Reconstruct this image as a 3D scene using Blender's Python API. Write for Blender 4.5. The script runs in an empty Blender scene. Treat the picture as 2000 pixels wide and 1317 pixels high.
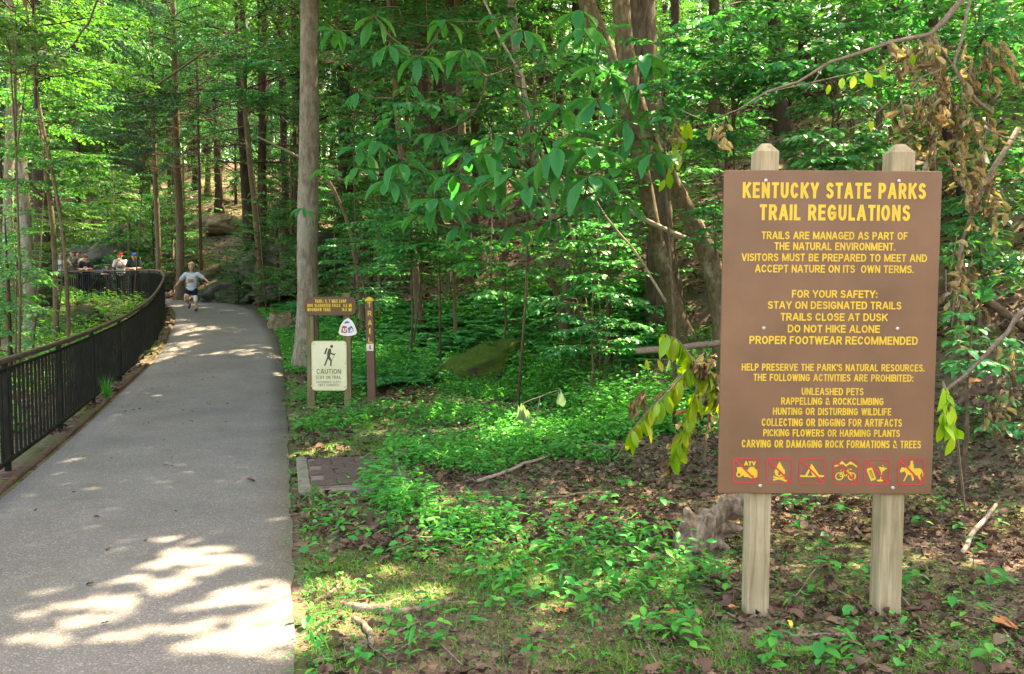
import bpy, math, random
import numpy as np
from mathutils import Vector, Matrix, noise as mnoise
from mathutils.geometry import tessellate_polygon

random.seed(7)
RNG = np.random.default_rng(7)
S = bpy.context.scene
COL = S.collection
R = math.radians

# ------------------------------------------------------------------ camera, sky, sun, exposure
CAM_Z = 1.6
FPX = 1650.0                       # focal length in pixels of the 2000 px wide photograph
PITCH = R(3.23)
cam = bpy.data.cameras.new('camera')
cam.sensor_width = 36.0
cam.lens = FPX / 2000.0 * 36.0
cam.clip_end = 2000.0
cam_o = bpy.data.objects.new('camera', cam)
COL.objects.link(cam_o)
cam_o.location = (0, 0, CAM_Z)
cam_o.rotation_euler = (R(90) - PITCH, 0, 0)
S.camera = cam_o

SUN = Vector((0.40, 0.30, 0.866)).normalized()      # towards the sun: ahead and to the right, high
world = bpy.data.worlds.new('World')
S.world = world
world.use_nodes = True
wn = world.node_tree
bg = wn.nodes['Background']
sky = wn.nodes.new('ShaderNodeTexSky')
sky.sky_type = 'NISHITA'
sky.sun_disc = False
sky.sun_elevation = math.asin(SUN.z)
sky.sun_rotation = math.atan2(SUN.x, SUN.y)
sky.air_density = 1.0
sky.dust_density = 3.0
sky.ozone_density = 0.5
wn.links.new(sky.outputs[0], bg.inputs[0])
bg.inputs[1].default_value = 0.15
sun = bpy.data.lights.new('sun', 'SUN')
sun.energy = 3.9
sun.angle = R(0.5)
sun.color = (1.0, 0.96, 0.91)
sun_o = bpy.data.objects.new('sun', sun)
COL.objects.link(sun_o)
sun_o.location = (20, 15, 45)
sun_o.rotation_euler = (-SUN).to_track_quat('-Z', 'Y').to_euler()
S.view_settings.view_transform = 'Standard'
S.view_settings.look = 'None'
S.view_settings.gamma = 1.0
S.view_settings.exposure = 3.45
S.view_settings.use_white_balance = True          # the photograph is balanced for the shade
S.view_settings.white_balance_temperature = 10500
S.view_settings.white_balance_tint = 14
S.cycles.max_bounces = 7
S.cycles.diffuse_bounces = 4
S.cycles.glossy_bounces = 2
S.cycles.transmission_bounces = 4
S.cycles.sample_clamp_indirect = 6.0
S.cycles.use_denoising = True

# ------------------------------------------------------------------ ways to find a place in the world
def ray(px, py):
    cx, cy = (px - 1000.0) / FPX, (658.5 - py) / FPX
    f = Vector((0, math.cos(PITCH), -math.sin(PITCH)))
    u = Vector((0, math.sin(PITCH), math.cos(PITCH)))
    d = f + Vector((1, 0, 0)) * cx + u * cy
    return d / d.y

def at(px, py, d):
    return Vector((0, 0, CAM_Z)) + ray(px, py) * d

def project(P):
    P = np.asarray(P, float)
    x, y, z = P[..., 0], P[..., 1], P[..., 2] - CAM_Z
    c, s = math.cos(PITCH), math.sin(PITCH)
    depth = np.maximum(y * c - z * s, 1e-3)
    up = y * s + z * c
    return 1000 + FPX * x / depth, 658.5 - FPX * up / depth, depth

# ------------------------------------------------------------------ the lie of the land
RE = np.array([(2.2, -8), (1.1, -4), (-.92, 3.5), (-1.61, 6.07), (-2.41, 9), (-3.42, 12.7), (-4.16, 15.2),
               (-4.88, 17.5), (-5.65, 19.5), (-6.33, 21.1), (-6.95, 22.5), (-7.9, 24.1), (-9.1, 25.9), (-10.7, 28),
               (-12.6, 30.2), (-15, 32.5), (-18, 34.4), (-24, 37), (-34, 40), (-50, 44)], float)
FE = np.array([(0.3, -8), (-1.0, -4), (-3.4, 4), (-4.42, 7.3), (-5.1, 9.6), (-5.95, 12.3), (-6.42, 14.2), (-7.0, 16.4),
               (-7.72, 18.7), (-8.6, 21), (-9.95, 23.8), (-11.6, 26.3), (-13.9, 28.5), (-16.4, 30.3), (-19, 31.9),
               (-25, 34.2), (-35, 37.2), (-50, 41)], float)

def smooth_poly(P, n):
    """a rounder copy of a polyline, n points evenly spaced"""
    for _ in range(2):
        Q = [P[0]]
        for a, b in zip(P[:-1], P[1:]):
            Q += [a * .75 + b * .25, a * .25 + b * .75]
        P = np.array(Q + [P[-1]])
    L = np.concatenate([[0], np.cumsum(np.linalg.norm(np.diff(P, axis=0), axis=1))])
    t = np.linspace(0, L[-1], n)
    return np.stack([np.interp(t, L, P[:, 0]), np.interp(t, L, P[:, 1])], 1)

def offset_poly(P, d):
    T = np.gradient(P, axis=0)
    T /= np.linalg.norm(T, axis=1)[:, None]
    return P + np.stack([T[:, 1], -T[:, 0]], 1) * d

RE = smooth_poly(RE, 90)
FE = smooth_poly(FE, 90)
LE = offset_poly(FE, .24)

def sdist(poly, x, y):
    """signed distance to a polyline, positive on its right"""
    x = np.asarray(x, float).ravel(); y = np.asarray(y, float).ravel()
    best = np.full(x.shape, 1e9); sg = np.ones(x.shape)
    for a, b in zip(poly[:-1], poly[1:]):
        d = b - a
        t = np.clip(((x - a[0]) * d[0] + (y - a[1]) * d[1]) / (d @ d), 0, 1)
        qx, qy = x - a[0] - t * d[0], y - a[1] - t * d[1]
        r = np.hypot(qx, qy)
        cr = d[0] * (y - a[1]) - d[1] * (x - a[0])
        m = r < best
        best[m] = r[m]; sg[m] = np.where(cr[m] < 0, 1, -1)
    return best * sg

ZPY = [-50, 7, 10, 12.4, 13.75, 16.3, 18.7, 21, 24, 30, 40, 400]
ZPZ = [0, 0, .04, .1, .18, .42, .76, 1.02, 1.18, 1.26, 1.3, 1.3]
def zp(y):
    y = np.asarray(y, float)
    return (np.interp(y - .8, ZPY, ZPZ) + np.interp(y, ZPY, ZPZ) + np.interp(y + .8, ZPY, ZPZ)) / 3

def sm(a, b, x):
    t = np.clip((x - a) / (b - a), 0, 1)
    return t * t * (3 - 2 * t)

def wob(x, y):
    return (np.sin(x * 1.9 + y * .7) * np.sin(y * 1.6 - x * .4) * .5 + np.sin(x * .63 - y * .41 + 1.3) * .7
            + np.sin(x * 4.1 + 2 * np.sin(y * 2.3)) * np.sin(y * 3.7 + .5) * .22)

def land(x, y):
    sh = np.shape(x)
    x = np.asarray(x, float).ravel(); y = np.asarray(y, float).ravel()
    dr, df, dl = sdist(RE, x, y), sdist(FE, x, y), sdist(LE, x, y)
    z = zp(y)
    marg = np.interp(y, [-5, 4, 8, 11, 13, 16, 19, 23], [8, 5.6, 4.4, 3.4, 2.6, 1.7, .9, .7])
    t = np.maximum(dr - marg, 0)
    h = .5 * (np.sqrt(t * t + .6) - math.sqrt(.6))
    h = 13 * np.tanh(h / 13)
    right = dr > 0
    z = z + np.where(right, h, 0)
    amp = np.where(right, .02 * sm(.1, 1.2, dr) + .17 * sm(.5, 6, t), 0)
    s = np.maximum(-df - .35, 0)
    fall = np.clip((27 - y) / 8, 0, 1)
    z = z - np.where(df < 0, 1.5 * np.tanh(.16 * s / 1.5) * fall, 0)
    amp = np.where(df < 0, .1 * sm(.3, 2, s), amp)
    z = z + amp * wob(x, y)
    inside = np.minimum(-dr, dl)
    z = z - .09 * sm(.06, .3, inside)
    return z.reshape(sh)

GX0, GY0, GS, GN, GM = -64.0, -14.0, .2, 640, 640
_gx = GX0 + GS * np.arange(GN); _gy = GY0 + GS * np.arange(GM)
GRID = land(*np.meshgrid(_gx, _gy))
def H(x, y):
    u = np.clip((np.asarray(x, float) - GX0) / GS, 0, GN - 1.001); v = np.clip((np.asarray(y, float) - GY0) / GS, 0, GM - 1.001)
    i = u.astype(int); j = v.astype(int); fu = u - i; fv = v - j
    return (GRID[j, i] * (1 - fu) + GRID[j, i + 1] * fu) * (1 - fv) + (GRID[j + 1, i] * (1 - fu) + GRID[j + 1, i + 1] * fu) * fv

def spot(px, py, dmax=70.0):
    """where the line of sight through a point of the photograph meets the ground"""
    r = ray(px, py)
    d = np.arange(1.5, dmax, .02)
    g = H(r.x * d, d) - (CAM_Z + r.z * d)
    k = np.argmax(g > 0)
    dd = d[k] if g[k] > 0 else dmax
    return Vector((r.x * dd, dd, float(H(r.x * dd, dd))))

# ------------------------------------------------------------------ mesh helpers
def link(name, me, parent=None, loc=None):
    o = bpy.data.objects.new(name, me)
    COL.objects.link(o)
    if parent: o.parent = parent
    if loc is not None: o.location = loc
    return o

def tag(o, label=None, cat=None, group=None, kind=None):
    if label: o['label'] = label
    if cat: o['category'] = cat
    if group: o['group'] = group
    if kind: o['kind'] = kind
    return o

def thing(name, label, cat, loc=(0, 0, 0), group=None, rot=None):
    o = link(name, None, None, loc)
    o.empty_display_size = .2
    if rot: o.rotation_euler = rot
    return tag(o, label, cat, group)

def np_mesh(name, V, T, mats, smooth=False, mi=None):
    """a mesh out of numpy arrays, triangles only"""
    me = bpy.data.meshes.new(name)
    V = np.ascontiguousarray(V, np.float32); T = np.ascontiguousarray(T, np.int32)
    me.vertices.add(len(V)); me.vertices.foreach_set('co', V.ravel())
    me.loops.add(T.size); me.loops.foreach_set('vertex_index', T.ravel())
    me.polygons.add(len(T)); me.polygons.foreach_set('loop_start', np.arange(0, T.size, 3, dtype=np.int32))
    if smooth: me.polygons.foreach_set('use_smooth', np.ones(len(T), bool))
    for m in mats: me.materials.append(m)
    if mi is not None: me.polygons.foreach_set('material_index', np.ascontiguousarray(mi, np.int32))
    me.update(calc_edges=True)
    me.validate()
    return me

class MB:
    def __init__(s): s.V = []; s.F = []; s.M = []; s.off = Vector((0, 0, 0))
    def add(s, V, F, m=0):
        k = len(s.V)
        s.V += [tuple(Vector(v) - s.off) for v in V]
        s.F += [tuple(i + k for i in f) for f in F]
        s.M += [m] * len(F)
    def box(s, c, size, rot=None, m=0, bev=0):
        x, y, z = [q / 2 for q in size]
        b = min(bev, x * .9, y * .9, z * .9)
        c = Vector(c)
        if b <= 0:
            V = [(i * x, j * y, k * z) for i in (-1, 1) for j in (-1, 1) for k in (-1, 1)]
            F = [(0, 1, 3, 2), (4, 6, 7, 5), (0, 4, 5, 1), (2, 3, 7, 6), (0, 2, 6, 4), (1, 5, 7, 3)]
        else:
            rings = []
            for (zz, e) in ((-z, b), (-z + b, 0), (z - b, 0), (z, b)):
                X, Y = x - e, y - e; q = b if e == 0 else b * .5
                rings.append([(X - q, -Y, zz), (X, -Y + q, zz), (X, Y - q, zz), (X - q, Y, zz), (-X + q, Y, zz), (-X, Y - q, zz), (-X, -Y + q, zz), (-X + q, -Y, zz)])
            V = sum(rings, []); F = [tuple(range(7, -1, -1)), tuple(range(24, 32))]
            for r in range(3):
                for i in range(8):
                    j = (i + 1) % 8
                    F.append((r * 8 + i, r * 8 + j, r * 8 + 8 + j, r * 8 + 8 + i))
        M = rot if rot is not None else Matrix.Identity(3)
        s.add([c + M @ Vector(v) for v in V], F, m)
    def tube(s, pts, rad, n=8, m=0, cap=True, jit=0.0, flat=1.0, seed=0.0):
        pts = [Vector(p) for p in pts]
        if not hasattr(rad, '__len__'): rad = [rad] * len(pts)
        up = None; V = []
        for i, p in enumerate(pts):
            t = (pts[min(i + 1, len(pts) - 1)] - pts[max(i - 1, 0)])
            if t.length < 1e-9: t = Vector((0, 0, 1))
            t.normalize()
            if up is None: up = Vector((1, 0, 0)) if abs(t.x) < .8 else Vector((0, 1, 0))
            a = (up - t * up.dot(t)); a.normalize(); up = a
            b = t.cross(a)
            for k in range(n):
                th = 2 * math.pi * k / n
                r = rad[i]
                if jit:
                    q = p + (a * math.cos(th) + b * math.sin(th)) * .3
                    r *= 1 + jit * (mnoise.noise(q * 2.2 + Vector((seed, 0, 0))) + .6 * mnoise.noise(Vector((math.cos(th) * 2, math.sin(th) * 2, q.z * .5 + seed))))
                V.append(p + (a * math.cos(th) + b * math.sin(th) * flat) * r)
        F = []
        for i in range(len(pts) - 1):
            for k in range(n):
                j = (k + 1) % n
                F.append((i * n + k, i * n + j, i * n + n + j, i * n + n + k))
        if cap:
            F.append(tuple(range(n - 1, -1, -1)))
            e = (len(pts) - 1) * n
            F.append(tuple(range(e, e + n)))
        s.add(V, F, m)
    def ball(s, c, r, nu=10, nv=7, m=0, rot=None):
        c = Vector(c); r = (r, r, r) if not hasattr(r, '__len__') else r
        M = rot if rot is not None else Matrix.Identity(3)
        V = [c + M @ Vector((0, 0, -r[2]))]
        for i in range(1, nv):
            ph = -math.pi / 2 + math.pi * i / nv
            for k in range(nu):
                th = 2 * math.pi * k / nu
                V.append(c + M @ Vector((r[0] * math.cos(ph) * math.cos(th), r[1] * math.cos(ph) * math.sin(th), r[2] * math.sin(ph))))
        V.append(c + M @ Vector((0, 0, r[2])))
        F = [(0, 1 + (k + 1) % nu, 1 + k) for k in range(nu)]
        for i in range(nv - 2):
            for k in range(nu):
                j = (k + 1) % nu
                F.append((1 + i * nu + k, 1 + i * nu + j, 1 + (i + 1) * nu + j, 1 + (i + 1) * nu + k))
        e = 1 + (nv - 2) * nu
        F += [(e + k, e + (k + 1) % nu, len(V) - 1) for k in range(nu)]
        s.add(V, F, m)
    def cap_limb(s, a, b, ra, rb, n=12):
        """a tapered limb with round ends"""
        a, b = Vector(a), Vector(b); t = (b - a).normalized()
        P = []; Q = []
        for i in range(5):
            f = math.pi / 2 * (1 - i / 4); P.append(a - t * ra * math.sin(f)); Q.append(max(ra * math.cos(f), 1e-3))
        for i in range(5):
            f = math.pi / 2 * i / 4; P.append(b + t * rb * math.sin(f)); Q.append(max(rb * math.cos(f), 1e-3))
        s.tube(P, Q, n)
    def poly(s, pts, z=0.0, m=0, fn=None):
        """a flat shape from its outline; fn maps (u, v, w) into the mesh"""
        t = tessellate_polygon([[Vector((p[0], p[1], 0)) for p in pts]])
        s.add([fn(p[0], p[1], z) for p in pts], [tuple(q) for q in t], m)
    def mesh(s, name, mats, smooth=False):
        me = bpy.data.meshes.new(name)
        me.from_pydata(s.V, [], s.F)
        for q in mats: me.materials.append(q)
        me.polygons.foreach_set('material_index', s.M)
        if smooth: me.polygons.foreach_set('use_smooth', [True] * len(s.F))
        me.update()
        return me
    def build(s, name, mats, parent=None, smooth=False, loc=None):
        return link(name, s.mesh(name, mats if isinstance(mats, (list, tuple)) else [mats], smooth), parent, loc)

def remeshed(mb, voxel, iters=3, disp=None):
    """the pieces of mb grown together into one continuous skin"""
    me = mb.mesh('skin', [])
    o = bpy.data.objects.new('skin', me); COL.objects.link(o)
    md = o.modifiers.new('r', 'REMESH'); md.mode = 'VOXEL'; md.voxel_size = voxel; md.use_smooth_shade = True
    ms = o.modifiers.new('s', 'SMOOTH'); ms.factor = .5; ms.iterations = iters
    dg = bpy.context.evaluated_depsgraph_get(); dg.update()
    res = bpy.data.meshes.new_from_object(o.evaluated_get(dg))
    bpy.data.objects.remove(o); bpy.data.meshes.remove(me)
    if disp:
        for v in res.vertices: v.co = v.co + disp(v.co, v.normal)
        res.update()
    res.materials.clear()
    return res

# ------------------------------------------------------------------ materials
def N(nt, t, **kw):
    n = nt.nodes.new('ShaderNode' + t)
    for k, v in kw.items():
        if k == 'I':
            for a, b in v.items(): n.inputs[a].default_value = b
        else: setattr(n, k, v)
    return n

def ramp(nt, fac, stops):
    n = N(nt, 'ValToRGB')
    e = n.color_ramp.elements
    while len(e) < len(stops): e.new(.5)
    for q, (p, c) in zip(e, stops):
        q.position = p; q.color = (*c, 1)
    nt.links.new(fac, n.inputs[0])
    return n.outputs[0]

def base_mat(name):
    m = bpy.data.materials.new(name); m.use_nodes = True
    nt = m.node_tree; b = nt.nodes['Principled BSDF']
    return m, nt, b

def mixc(nt, fac, a, b, mode='MIX'):
    n = N(nt, 'Mix', data_type='RGBA', blend_type=mode)
    for sock, v in ((n.inputs[0], fac), (n.inputs[6], a), (n.inputs[7], b)):
        if hasattr(v, 'links'): nt.links.new(v, sock)
        elif isinstance(v, (int, float)): sock.default_value = v
        else: sock.default_value = (*v, 1)
    return n.outputs[2]

def coords(nt, scale=(1, 1, 1), obj=True):
    tc = N(nt, 'TexCoord'); mp = N(nt, 'Mapping'); mp.inputs['Scale'].default_value = scale
    nt.links.new(tc.outputs['Object' if obj else 'Generated'], mp.inputs[0])
    return mp.outputs[0]

def noise(nt, vec, scale, detail=4, rough=.6, dist=0):
    n = N(nt, 'TexNoise', I={'Scale': scale, 'Detail': detail, 'Roughness': rough, 'Distortion': dist})
    nt.links.new(vec, n.inputs['Vector'])
    return n.outputs['Fac']

def bump(nt, b, h, strength=.4, dist=.02):
    n = N(nt, 'Bump', I={'Strength': strength, 'Distance': dist})
    nt.links.new(h, n.inputs['Height']); nt.links.new(n.outputs[0], b.inputs['Normal'])

def noisy(name, stops, scale=6, detail=5, rough=.7, stretch=(1, 1, 1), bmp=.3, bd=.01, spec=.3, metal=0):
    m, nt, b = base_mat(name)
    v = coords(nt, stretch)
    f = noise(nt, v, scale, detail)
    nt.links.new(ramp(nt, f, stops), b.inputs['Base Color'])
    b.inputs['Roughness'].default_value = rough; b.inputs['Specular IOR Level'].default_value = spec
    b.inputs['Metallic'].default_value = metal
    if bmp: bump(nt, b, noise(nt, v, scale * 3, 4), bmp, bd)
    return m

def plain(name, c, rough=.5, spec=.4, var=.12, scale=8):
    lo = tuple(q * (1 - var) for q in c); hi = tuple(min(q * (1 + var), 1) for q in c)
    return noisy(name, [(.3, lo), (.7, hi)], scale, 4, rough, bmp=.05, bd=.003, spec=spec)

def leafmat(name, cols, trans=.42, gloss=.05, rough=.38, tint=(.95, 1.3, .55)):
    """leaves: each island gets its own tone; light comes through the blade"""
    m = bpy.data.materials.new(name); m.use_nodes = True
    nt = m.node_tree; nt.nodes.remove(nt.nodes['Principled BSDF'])
    out = nt.nodes['Material Output']
    g = N(nt, 'NewGeometry')
    c = ramp(nt, g.outputs['Random Per Island'], [(i / max(len(cols) - 1, 1), q) for i, q in enumerate(cols)])
    oi = N(nt, 'ObjectInfo')
    hs = N(nt, 'HueSaturation')
    mr = N(nt, 'MapRange', I={'From Min': 0, 'From Max': 1, 'To Min': .78, 'To Max': 1.25})
    nt.links.new(oi.outputs['Random'], mr.inputs[0]); nt.links.new(mr.outputs[0], hs.inputs['Value'])
    nt.links.new(c, hs.inputs['Color']); c = hs.outputs[0]
    df = N(nt, 'BsdfDiffuse'); tr = N(nt, 'BsdfTranslucent'); gl = N(nt, 'BsdfGlossy', I={'Roughness': rough, 'Color': (1, 1, 1, 1)})
    nt.links.new(c, df.inputs[0])
    nt.links.new(mixc(nt, 1.0, c, tint, 'MULTIPLY'), tr.inputs[0])
    m1 = N(nt, 'MixShader', I={0: trans}); nt.links.new(df.outputs[0], m1.inputs[1]); nt.links.new(tr.outputs[0], m1.inputs[2])
    fr = N(nt, 'LayerWeight', I={'Blend': .25}); mm = N(nt, 'Math', operation='MULTIPLY_ADD', I={1: .16, 2: gloss * .3})
    nt.links.new(fr.outputs['Fresnel'], mm.inputs[0])
    if gloss <= 0: mm.inputs[1].default_value = 0
    m2 = N(nt, 'MixShader'); nt.links.new(mm.outputs[0], m2.inputs[0])
    nt.links.new(m1.outputs[0], m2.inputs[1]); nt.links.new(gl.outputs[0], m2.inputs[2])
    nt.links.new(m2.outputs[0], out.inputs[0])
    return m

def bark(name, lo, mid, hi, scale=3.0, stretch=.22, lichen=None, lf=.55, bs=.8):
    m, nt, b = base_mat(name)
    v = coords(nt, (1, 1, stretch)); w = coords(nt, (1, 1, .6))
    f = noise(nt, v, scale * 9, 6, .7, .6)
    c = ramp(nt, f, [(.3, lo), (.5, mid), (.7, hi)])
    if lichen:
        k = noise(nt, w, scale * 1.7, 5, .65)
        c = mixc(nt, ramp(nt, k, [(lf, (0, 0, 0)), (lf + .12, (1, 1, 1))]), c, lichen)
    nt.links.new(c, b.inputs['Base Color'])
    b.inputs['Roughness'].default_value = .9; b.inputs['Specular IOR Level'].default_value = .15
    bump(nt, b, f, bs, .025)
    return m

def ground_mat():
    m, nt, b = base_mat('forest_floor')
    v = coords(nt)
    vo = N(nt, 'TexVoronoi', I={'Scale': 15, 'Randomness': 1.0}); nt.links.new(v, vo.inputs['Vector'])
    sx = N(nt, 'SeparateColor'); nt.links.new(vo.outputs['Color'], sx.inputs[0])
    lit = ramp(nt, sx.outputs[0], [(0, (.036, .023, .019)), (.35, (.074, .048, .039)), (.7, (.12, .082, .066)), (1, (.19, .136, .108))])
    soil = ramp(nt, noise(nt, v, 30, 6), [(.3, (.062, .047, .035)), (.6, (.125, .098, .076)), (.8, (.185, .148, .118))])
    c = mixc(nt, ramp(nt, noise(nt, v, 1.3, 5), [(.42, (0, 0, 0)), (.6, (1, 1, 1))]), soil, lit)
    moss = ramp(nt, noise(nt, v, 45, 5), [(.3, (.035, .06, .014)), (.7, (.085, .135, .03))])
    k = noise(nt, v, .8, 6, .7)
    c = mixc(nt, ramp(nt, k, [(.47, (0, 0, 0)), (.6, (.8, .8, .8))]), c, moss)
    nt.links.new(c, b.inputs['Base Color'])
    b.inputs['Roughness'].default_value = .95; b.inputs['Specular IOR Level'].default_value = .1
    bump(nt, b, mixc(nt, .5, sx.outputs[1], noise(nt, v, 40, 6)), .7, .03)
    return m

def path_mat():
    m, nt, b = base_mat('worn_asphalt')
    v = coords(nt)
    g = noise(nt, v, 130, 3, .7)
    c = ramp(nt, g, [(.28, (.066, .066, .065)), (.5, (.129, .127, .122)), (.72, (.234, .228, .214))])
    vo = N(nt, 'TexVoronoi', I={'Scale': 115, 'Randomness': 1.0}); nt.links.new(v, vo.inputs['Vector'])
    sx = N(nt, 'SeparateColor'); nt.links.new(vo.outputs['Color'], sx.inputs[0])
    c = mixc(nt, ramp(nt, sx.outputs[0], [(.9, (0, 0, 0)), (.93, (.4, .4, .4))]), c, (.36, .35, .33))
    st = ramp(nt, noise(nt, v, .9, 6, .65), [(.3, (.72, .73, .71)), (.7, (1.08, 1.06, 1.03))])
    c = mixc(nt, 1.0, c, st, 'MULTIPLY')
    gm = ramp(nt, noise(nt, v, 2.6, 7, .7), [(.56, (0, 0, 0)), (.7, (.45, .45, .45))])
    c = mixc(nt, gm, c, (.08, .087, .05))
    nt.links.new(c, b.inputs['Base Color'])
    b.inputs['Roughness'].default_value = .9; b.inputs['Specular IOR Level'].default_value = .2
    bump(nt, b, g, .5, .006)
    return m

def rock_mat(name, lo, hi, moss, amt=.5, up=.2):
    m, nt, b = base_mat(name)
    v = coords(nt)
    c = ramp(nt, noise(nt, v, 4, 7, .65), [(.3, lo), (.7, hi)])
    c = mixc(nt, ramp(nt, noise(nt, v, 17, 4), [(.62, (0, 0, 0)), (.7, (.7, .7, .7))]), c, tuple(min(1, q * 1.7) for q in hi))
    g = N(nt, 'NewGeometry'); sp = N(nt, 'SeparateXYZ'); nt.links.new(g.outputs['Normal'], sp.inputs[0])
    ad = N(nt, 'Math', operation='MULTIPLY_ADD', I={1: .45}); nt.links.new(sp.outputs[2], ad.inputs[0]); nt.links.new(noise(nt, v, 3, 6, .7), ad.inputs[2])
    mc = ramp(nt, noise(nt, v, 30, 5), [(.3, tuple(q * .6 for q in moss)), (.7, moss)])
    c = mixc(nt, ramp(nt, ad.outputs[0], [(1 - amt, (0, 0, 0)), (1 - amt + .18, (1, 1, 1))]), c, mc)
    nt.links.new(c, b.inputs['Base Color'])
    b.inputs['Roughness'].default_value = .95; b.inputs['Specular IOR Level'].default_value = .1
    bump(nt, b, noise(nt, v, 14, 7, .7), .7, .05)
    return m

def wood_mat(name, lo, mid, hi, stretch=(9, 9, .5), scale=4):
    m, nt, b = base_mat(name)
    v = coords(nt, stretch)
    f = noise(nt, v, scale, 6, .65, .8)
    c = ramp(nt, f, [(.3, lo), (.5, mid), (.72, hi)])
    st = ramp(nt, noise(nt, coords(nt), 3.5, 5), [(.35, (.78, .8, .74)), (.65, (1.05, 1.04, 1.03))])
    nt.links.new(mixc(nt, 1.0, c, st, 'MULTIPLY'), b.inputs['Base Color'])
    b.inputs['Roughness'].default_value = .8; b.inputs['Specular IOR Level'].default_value = .2
    bump(nt, b, f, .35, .006)
    return m

def paint_mat(name, c, rough=.45, dirt=(.8, .8, .75)):
    """painted board: even paint with faint weather stains and specks"""
    m, nt, b = base_mat(name)
    v = coords(nt)
    st = ramp(nt, noise(nt, v, 3, 6, .6), [(.3, dirt), (.65, (1.04, 1.03, 1.03))])
    k = mixc(nt, 1.0, c, st, 'MULTIPLY')
    sp = ramp(nt, noise(nt, v, 55, 2, .5), [(.74, (0, 0, 0)), (.79, (.4, .4, .4))])
    k = mixc(nt, sp, k, tuple(min(1, q * 1.8 + .05) for q in c))
    nt.links.new(k, b.inputs['Base Color'])
    b.inputs['Roughness'].default_value = rough; b.inputs['Specular IOR Level'].default_value = .35
    bump(nt, b, noise(nt, v, 120, 2), .08, .002)
    return m

GROUND = ground_mat()
PATH = path_mat()
POST = wood_mat('weathered_post', (0.189, 0.1505, 0.0945), (0.294, 0.2415, 0.1645), (0.378, 0.322, 0.238))
OLDPOST = wood_mat('mossy_post', (0.075, 0.06375, 0.03375), (0.1275, 0.1087, 0.06), (0.18, 0.1575, 0.0975))
BROWN = paint_mat('brown_board', (.15, .079, .048), .45, (.72, .73, .68))
DKBROWN = paint_mat('dark_brown_board', (0.08625, 0.0435, 0.024), .5)
REDBROWN = paint_mat('red_brown_post', (0.1, 0.0464, 0.036), .6)
YELLOW = plain('yellow_paint', (0.5184, 0.3384, 0.0324), .5)
RED = plain('red_paint', (0.44, 0.024, 0.036), .5)
CREAM = paint_mat('cream_enamel', (.51, .525, .40), .4, (.82, .84, .62))
CREAMEDGE = plain('pale_edge', (0.4464, 0.4176, 0.216), .5)
DKINK = plain('dark_brown_ink', (.055, .035, .022), .6)
GREYINK = plain('grey_ink', (.13, .115, .075), .6)
WHITE = plain('white_enamel', (0.5625, 0.57, 0.57), .4)
BLUE = plain('blue_enamel', (0.018, 0.09, 0.306), .4)
REDEN = plain('red_enamel', (0.357, 0.02975, 0.0255), .4)
STEEL = noisy('bolt_steel', [(.3, (.3, .29, .26)), (.7, (.55, .53, .48))], 60, 3, .45, metal=.6)
RAILBAR = noisy('dark_railing_metal', [(.3, (.003, .004, .003)), (.55, (.007, .009, .0065)), (.75, (.02, .018, .012))], 14, 6, .7, (1, 1, .4), .3, .004, .15)
RAILTOP = noisy('rusty_top_rail', [(.3, (.03, .017, .012)), (.55, (.06, .033, .024)), (.75, (.11, .07, .052))], 9, 6, .6, bmp=.3, bd=.004)
CONC = noisy('old_concrete', [(.3, (0.0825, 0.07875, 0.06)), (.7, (0.1875, 0.18, 0.1425))], 14, 6, .9)
BRICK = noisy('dark_brick', [(.3, (.042, .03, .026)), (.7, (.088, .062, .053))], 22, 5, .85)
JOINT = noisy('sand_joint', [(.3, (0.1275, 0.0975, 0.0825)), (.7, (0.18, 0.1425, 0.1237))], 60, 3, .95)
DEADWOOD = bark('grey_driftwood', (.045, .032, .024), (.16, .125, .095), (.33, .275, .215), 2.6, .4, (.24, .18, .12), .58, 1.0)
TWIG = bark('dead_twig', (0.072, 0.052, 0.04), (0.16, 0.124, 0.096), (0.264, 0.224, 0.184), 8, .6, bs=.3)
PALETWIG = bark('pale_twig', (0.144, 0.1152, 0.0864), (0.2448, 0.2016, 0.1584), (0.324, 0.288, 0.2376), 8, .6, bs=.3)
TIMBER = bark('dark_timber', (.04, .028, .02), (.085, .06, .042), (.14, .1, .07), 4, .5)
B_GREY = bark('pale_grey_bark', (.075, .064, .05), (.15, .133, .106), (.26, .238, .196), 2.1, .3, (.2, .2, .175), .5, .8)
B_DARK = bark('dark_bark', (0.0165, 0.012, 0.009), (0.0375, 0.027, 0.021), (0.07125, 0.0525, 0.0405), 3, .2)
B_RED = bark('red_brown_bark', (0.0238, 0.01428, 0.01088), (0.0544, 0.034, 0.02516), (0.0952, 0.0612, 0.04624), 3, .18)
B_TAN = bark('tan_bark', (0.048, 0.0368, 0.024), (0.1, 0.0784, 0.0512), (0.16, 0.132, 0.088), 3, .4, (0.112, 0.12, 0.068), .55)
B_LICH = bark('lichen_bark', (0.04, 0.0304, 0.0192), (0.088, 0.068, 0.04), (0.144, 0.116, 0.072), 2.6, .5, (0.192, 0.184, 0.128), .58)
B_ROUGH = bark('rough_brown_bark', (0.02925, 0.02145, 0.0156), (0.078, 0.0598, 0.0455), (0.143, 0.1137, 0.091), 1.7, .22, (0.13, 0.1235, 0.0975), .62, 1.0)
ROCK = rock_mat('mossy_grey_rock', (.035, .04, .038), (.12, .13, .115), (.035, .06, .022), .5)
MOSSROCK = rock_mat('moss_covered_rock', (.05, .036, .024), (.10, .078, .05), (.05, .098, .018), .8)
SLAB = rock_mat('grey_sandstone', (0.06, 0.068, 0.068), (0.124, 0.136, 0.1344), (0.04, 0.06, 0.02), .3)
PALEROCK = rock_mat('pale_sandstone', (0.105, 0.084, 0.0525), (0.21, 0.175, 0.119), (0.056, 0.07, 0.021), .25)

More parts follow.
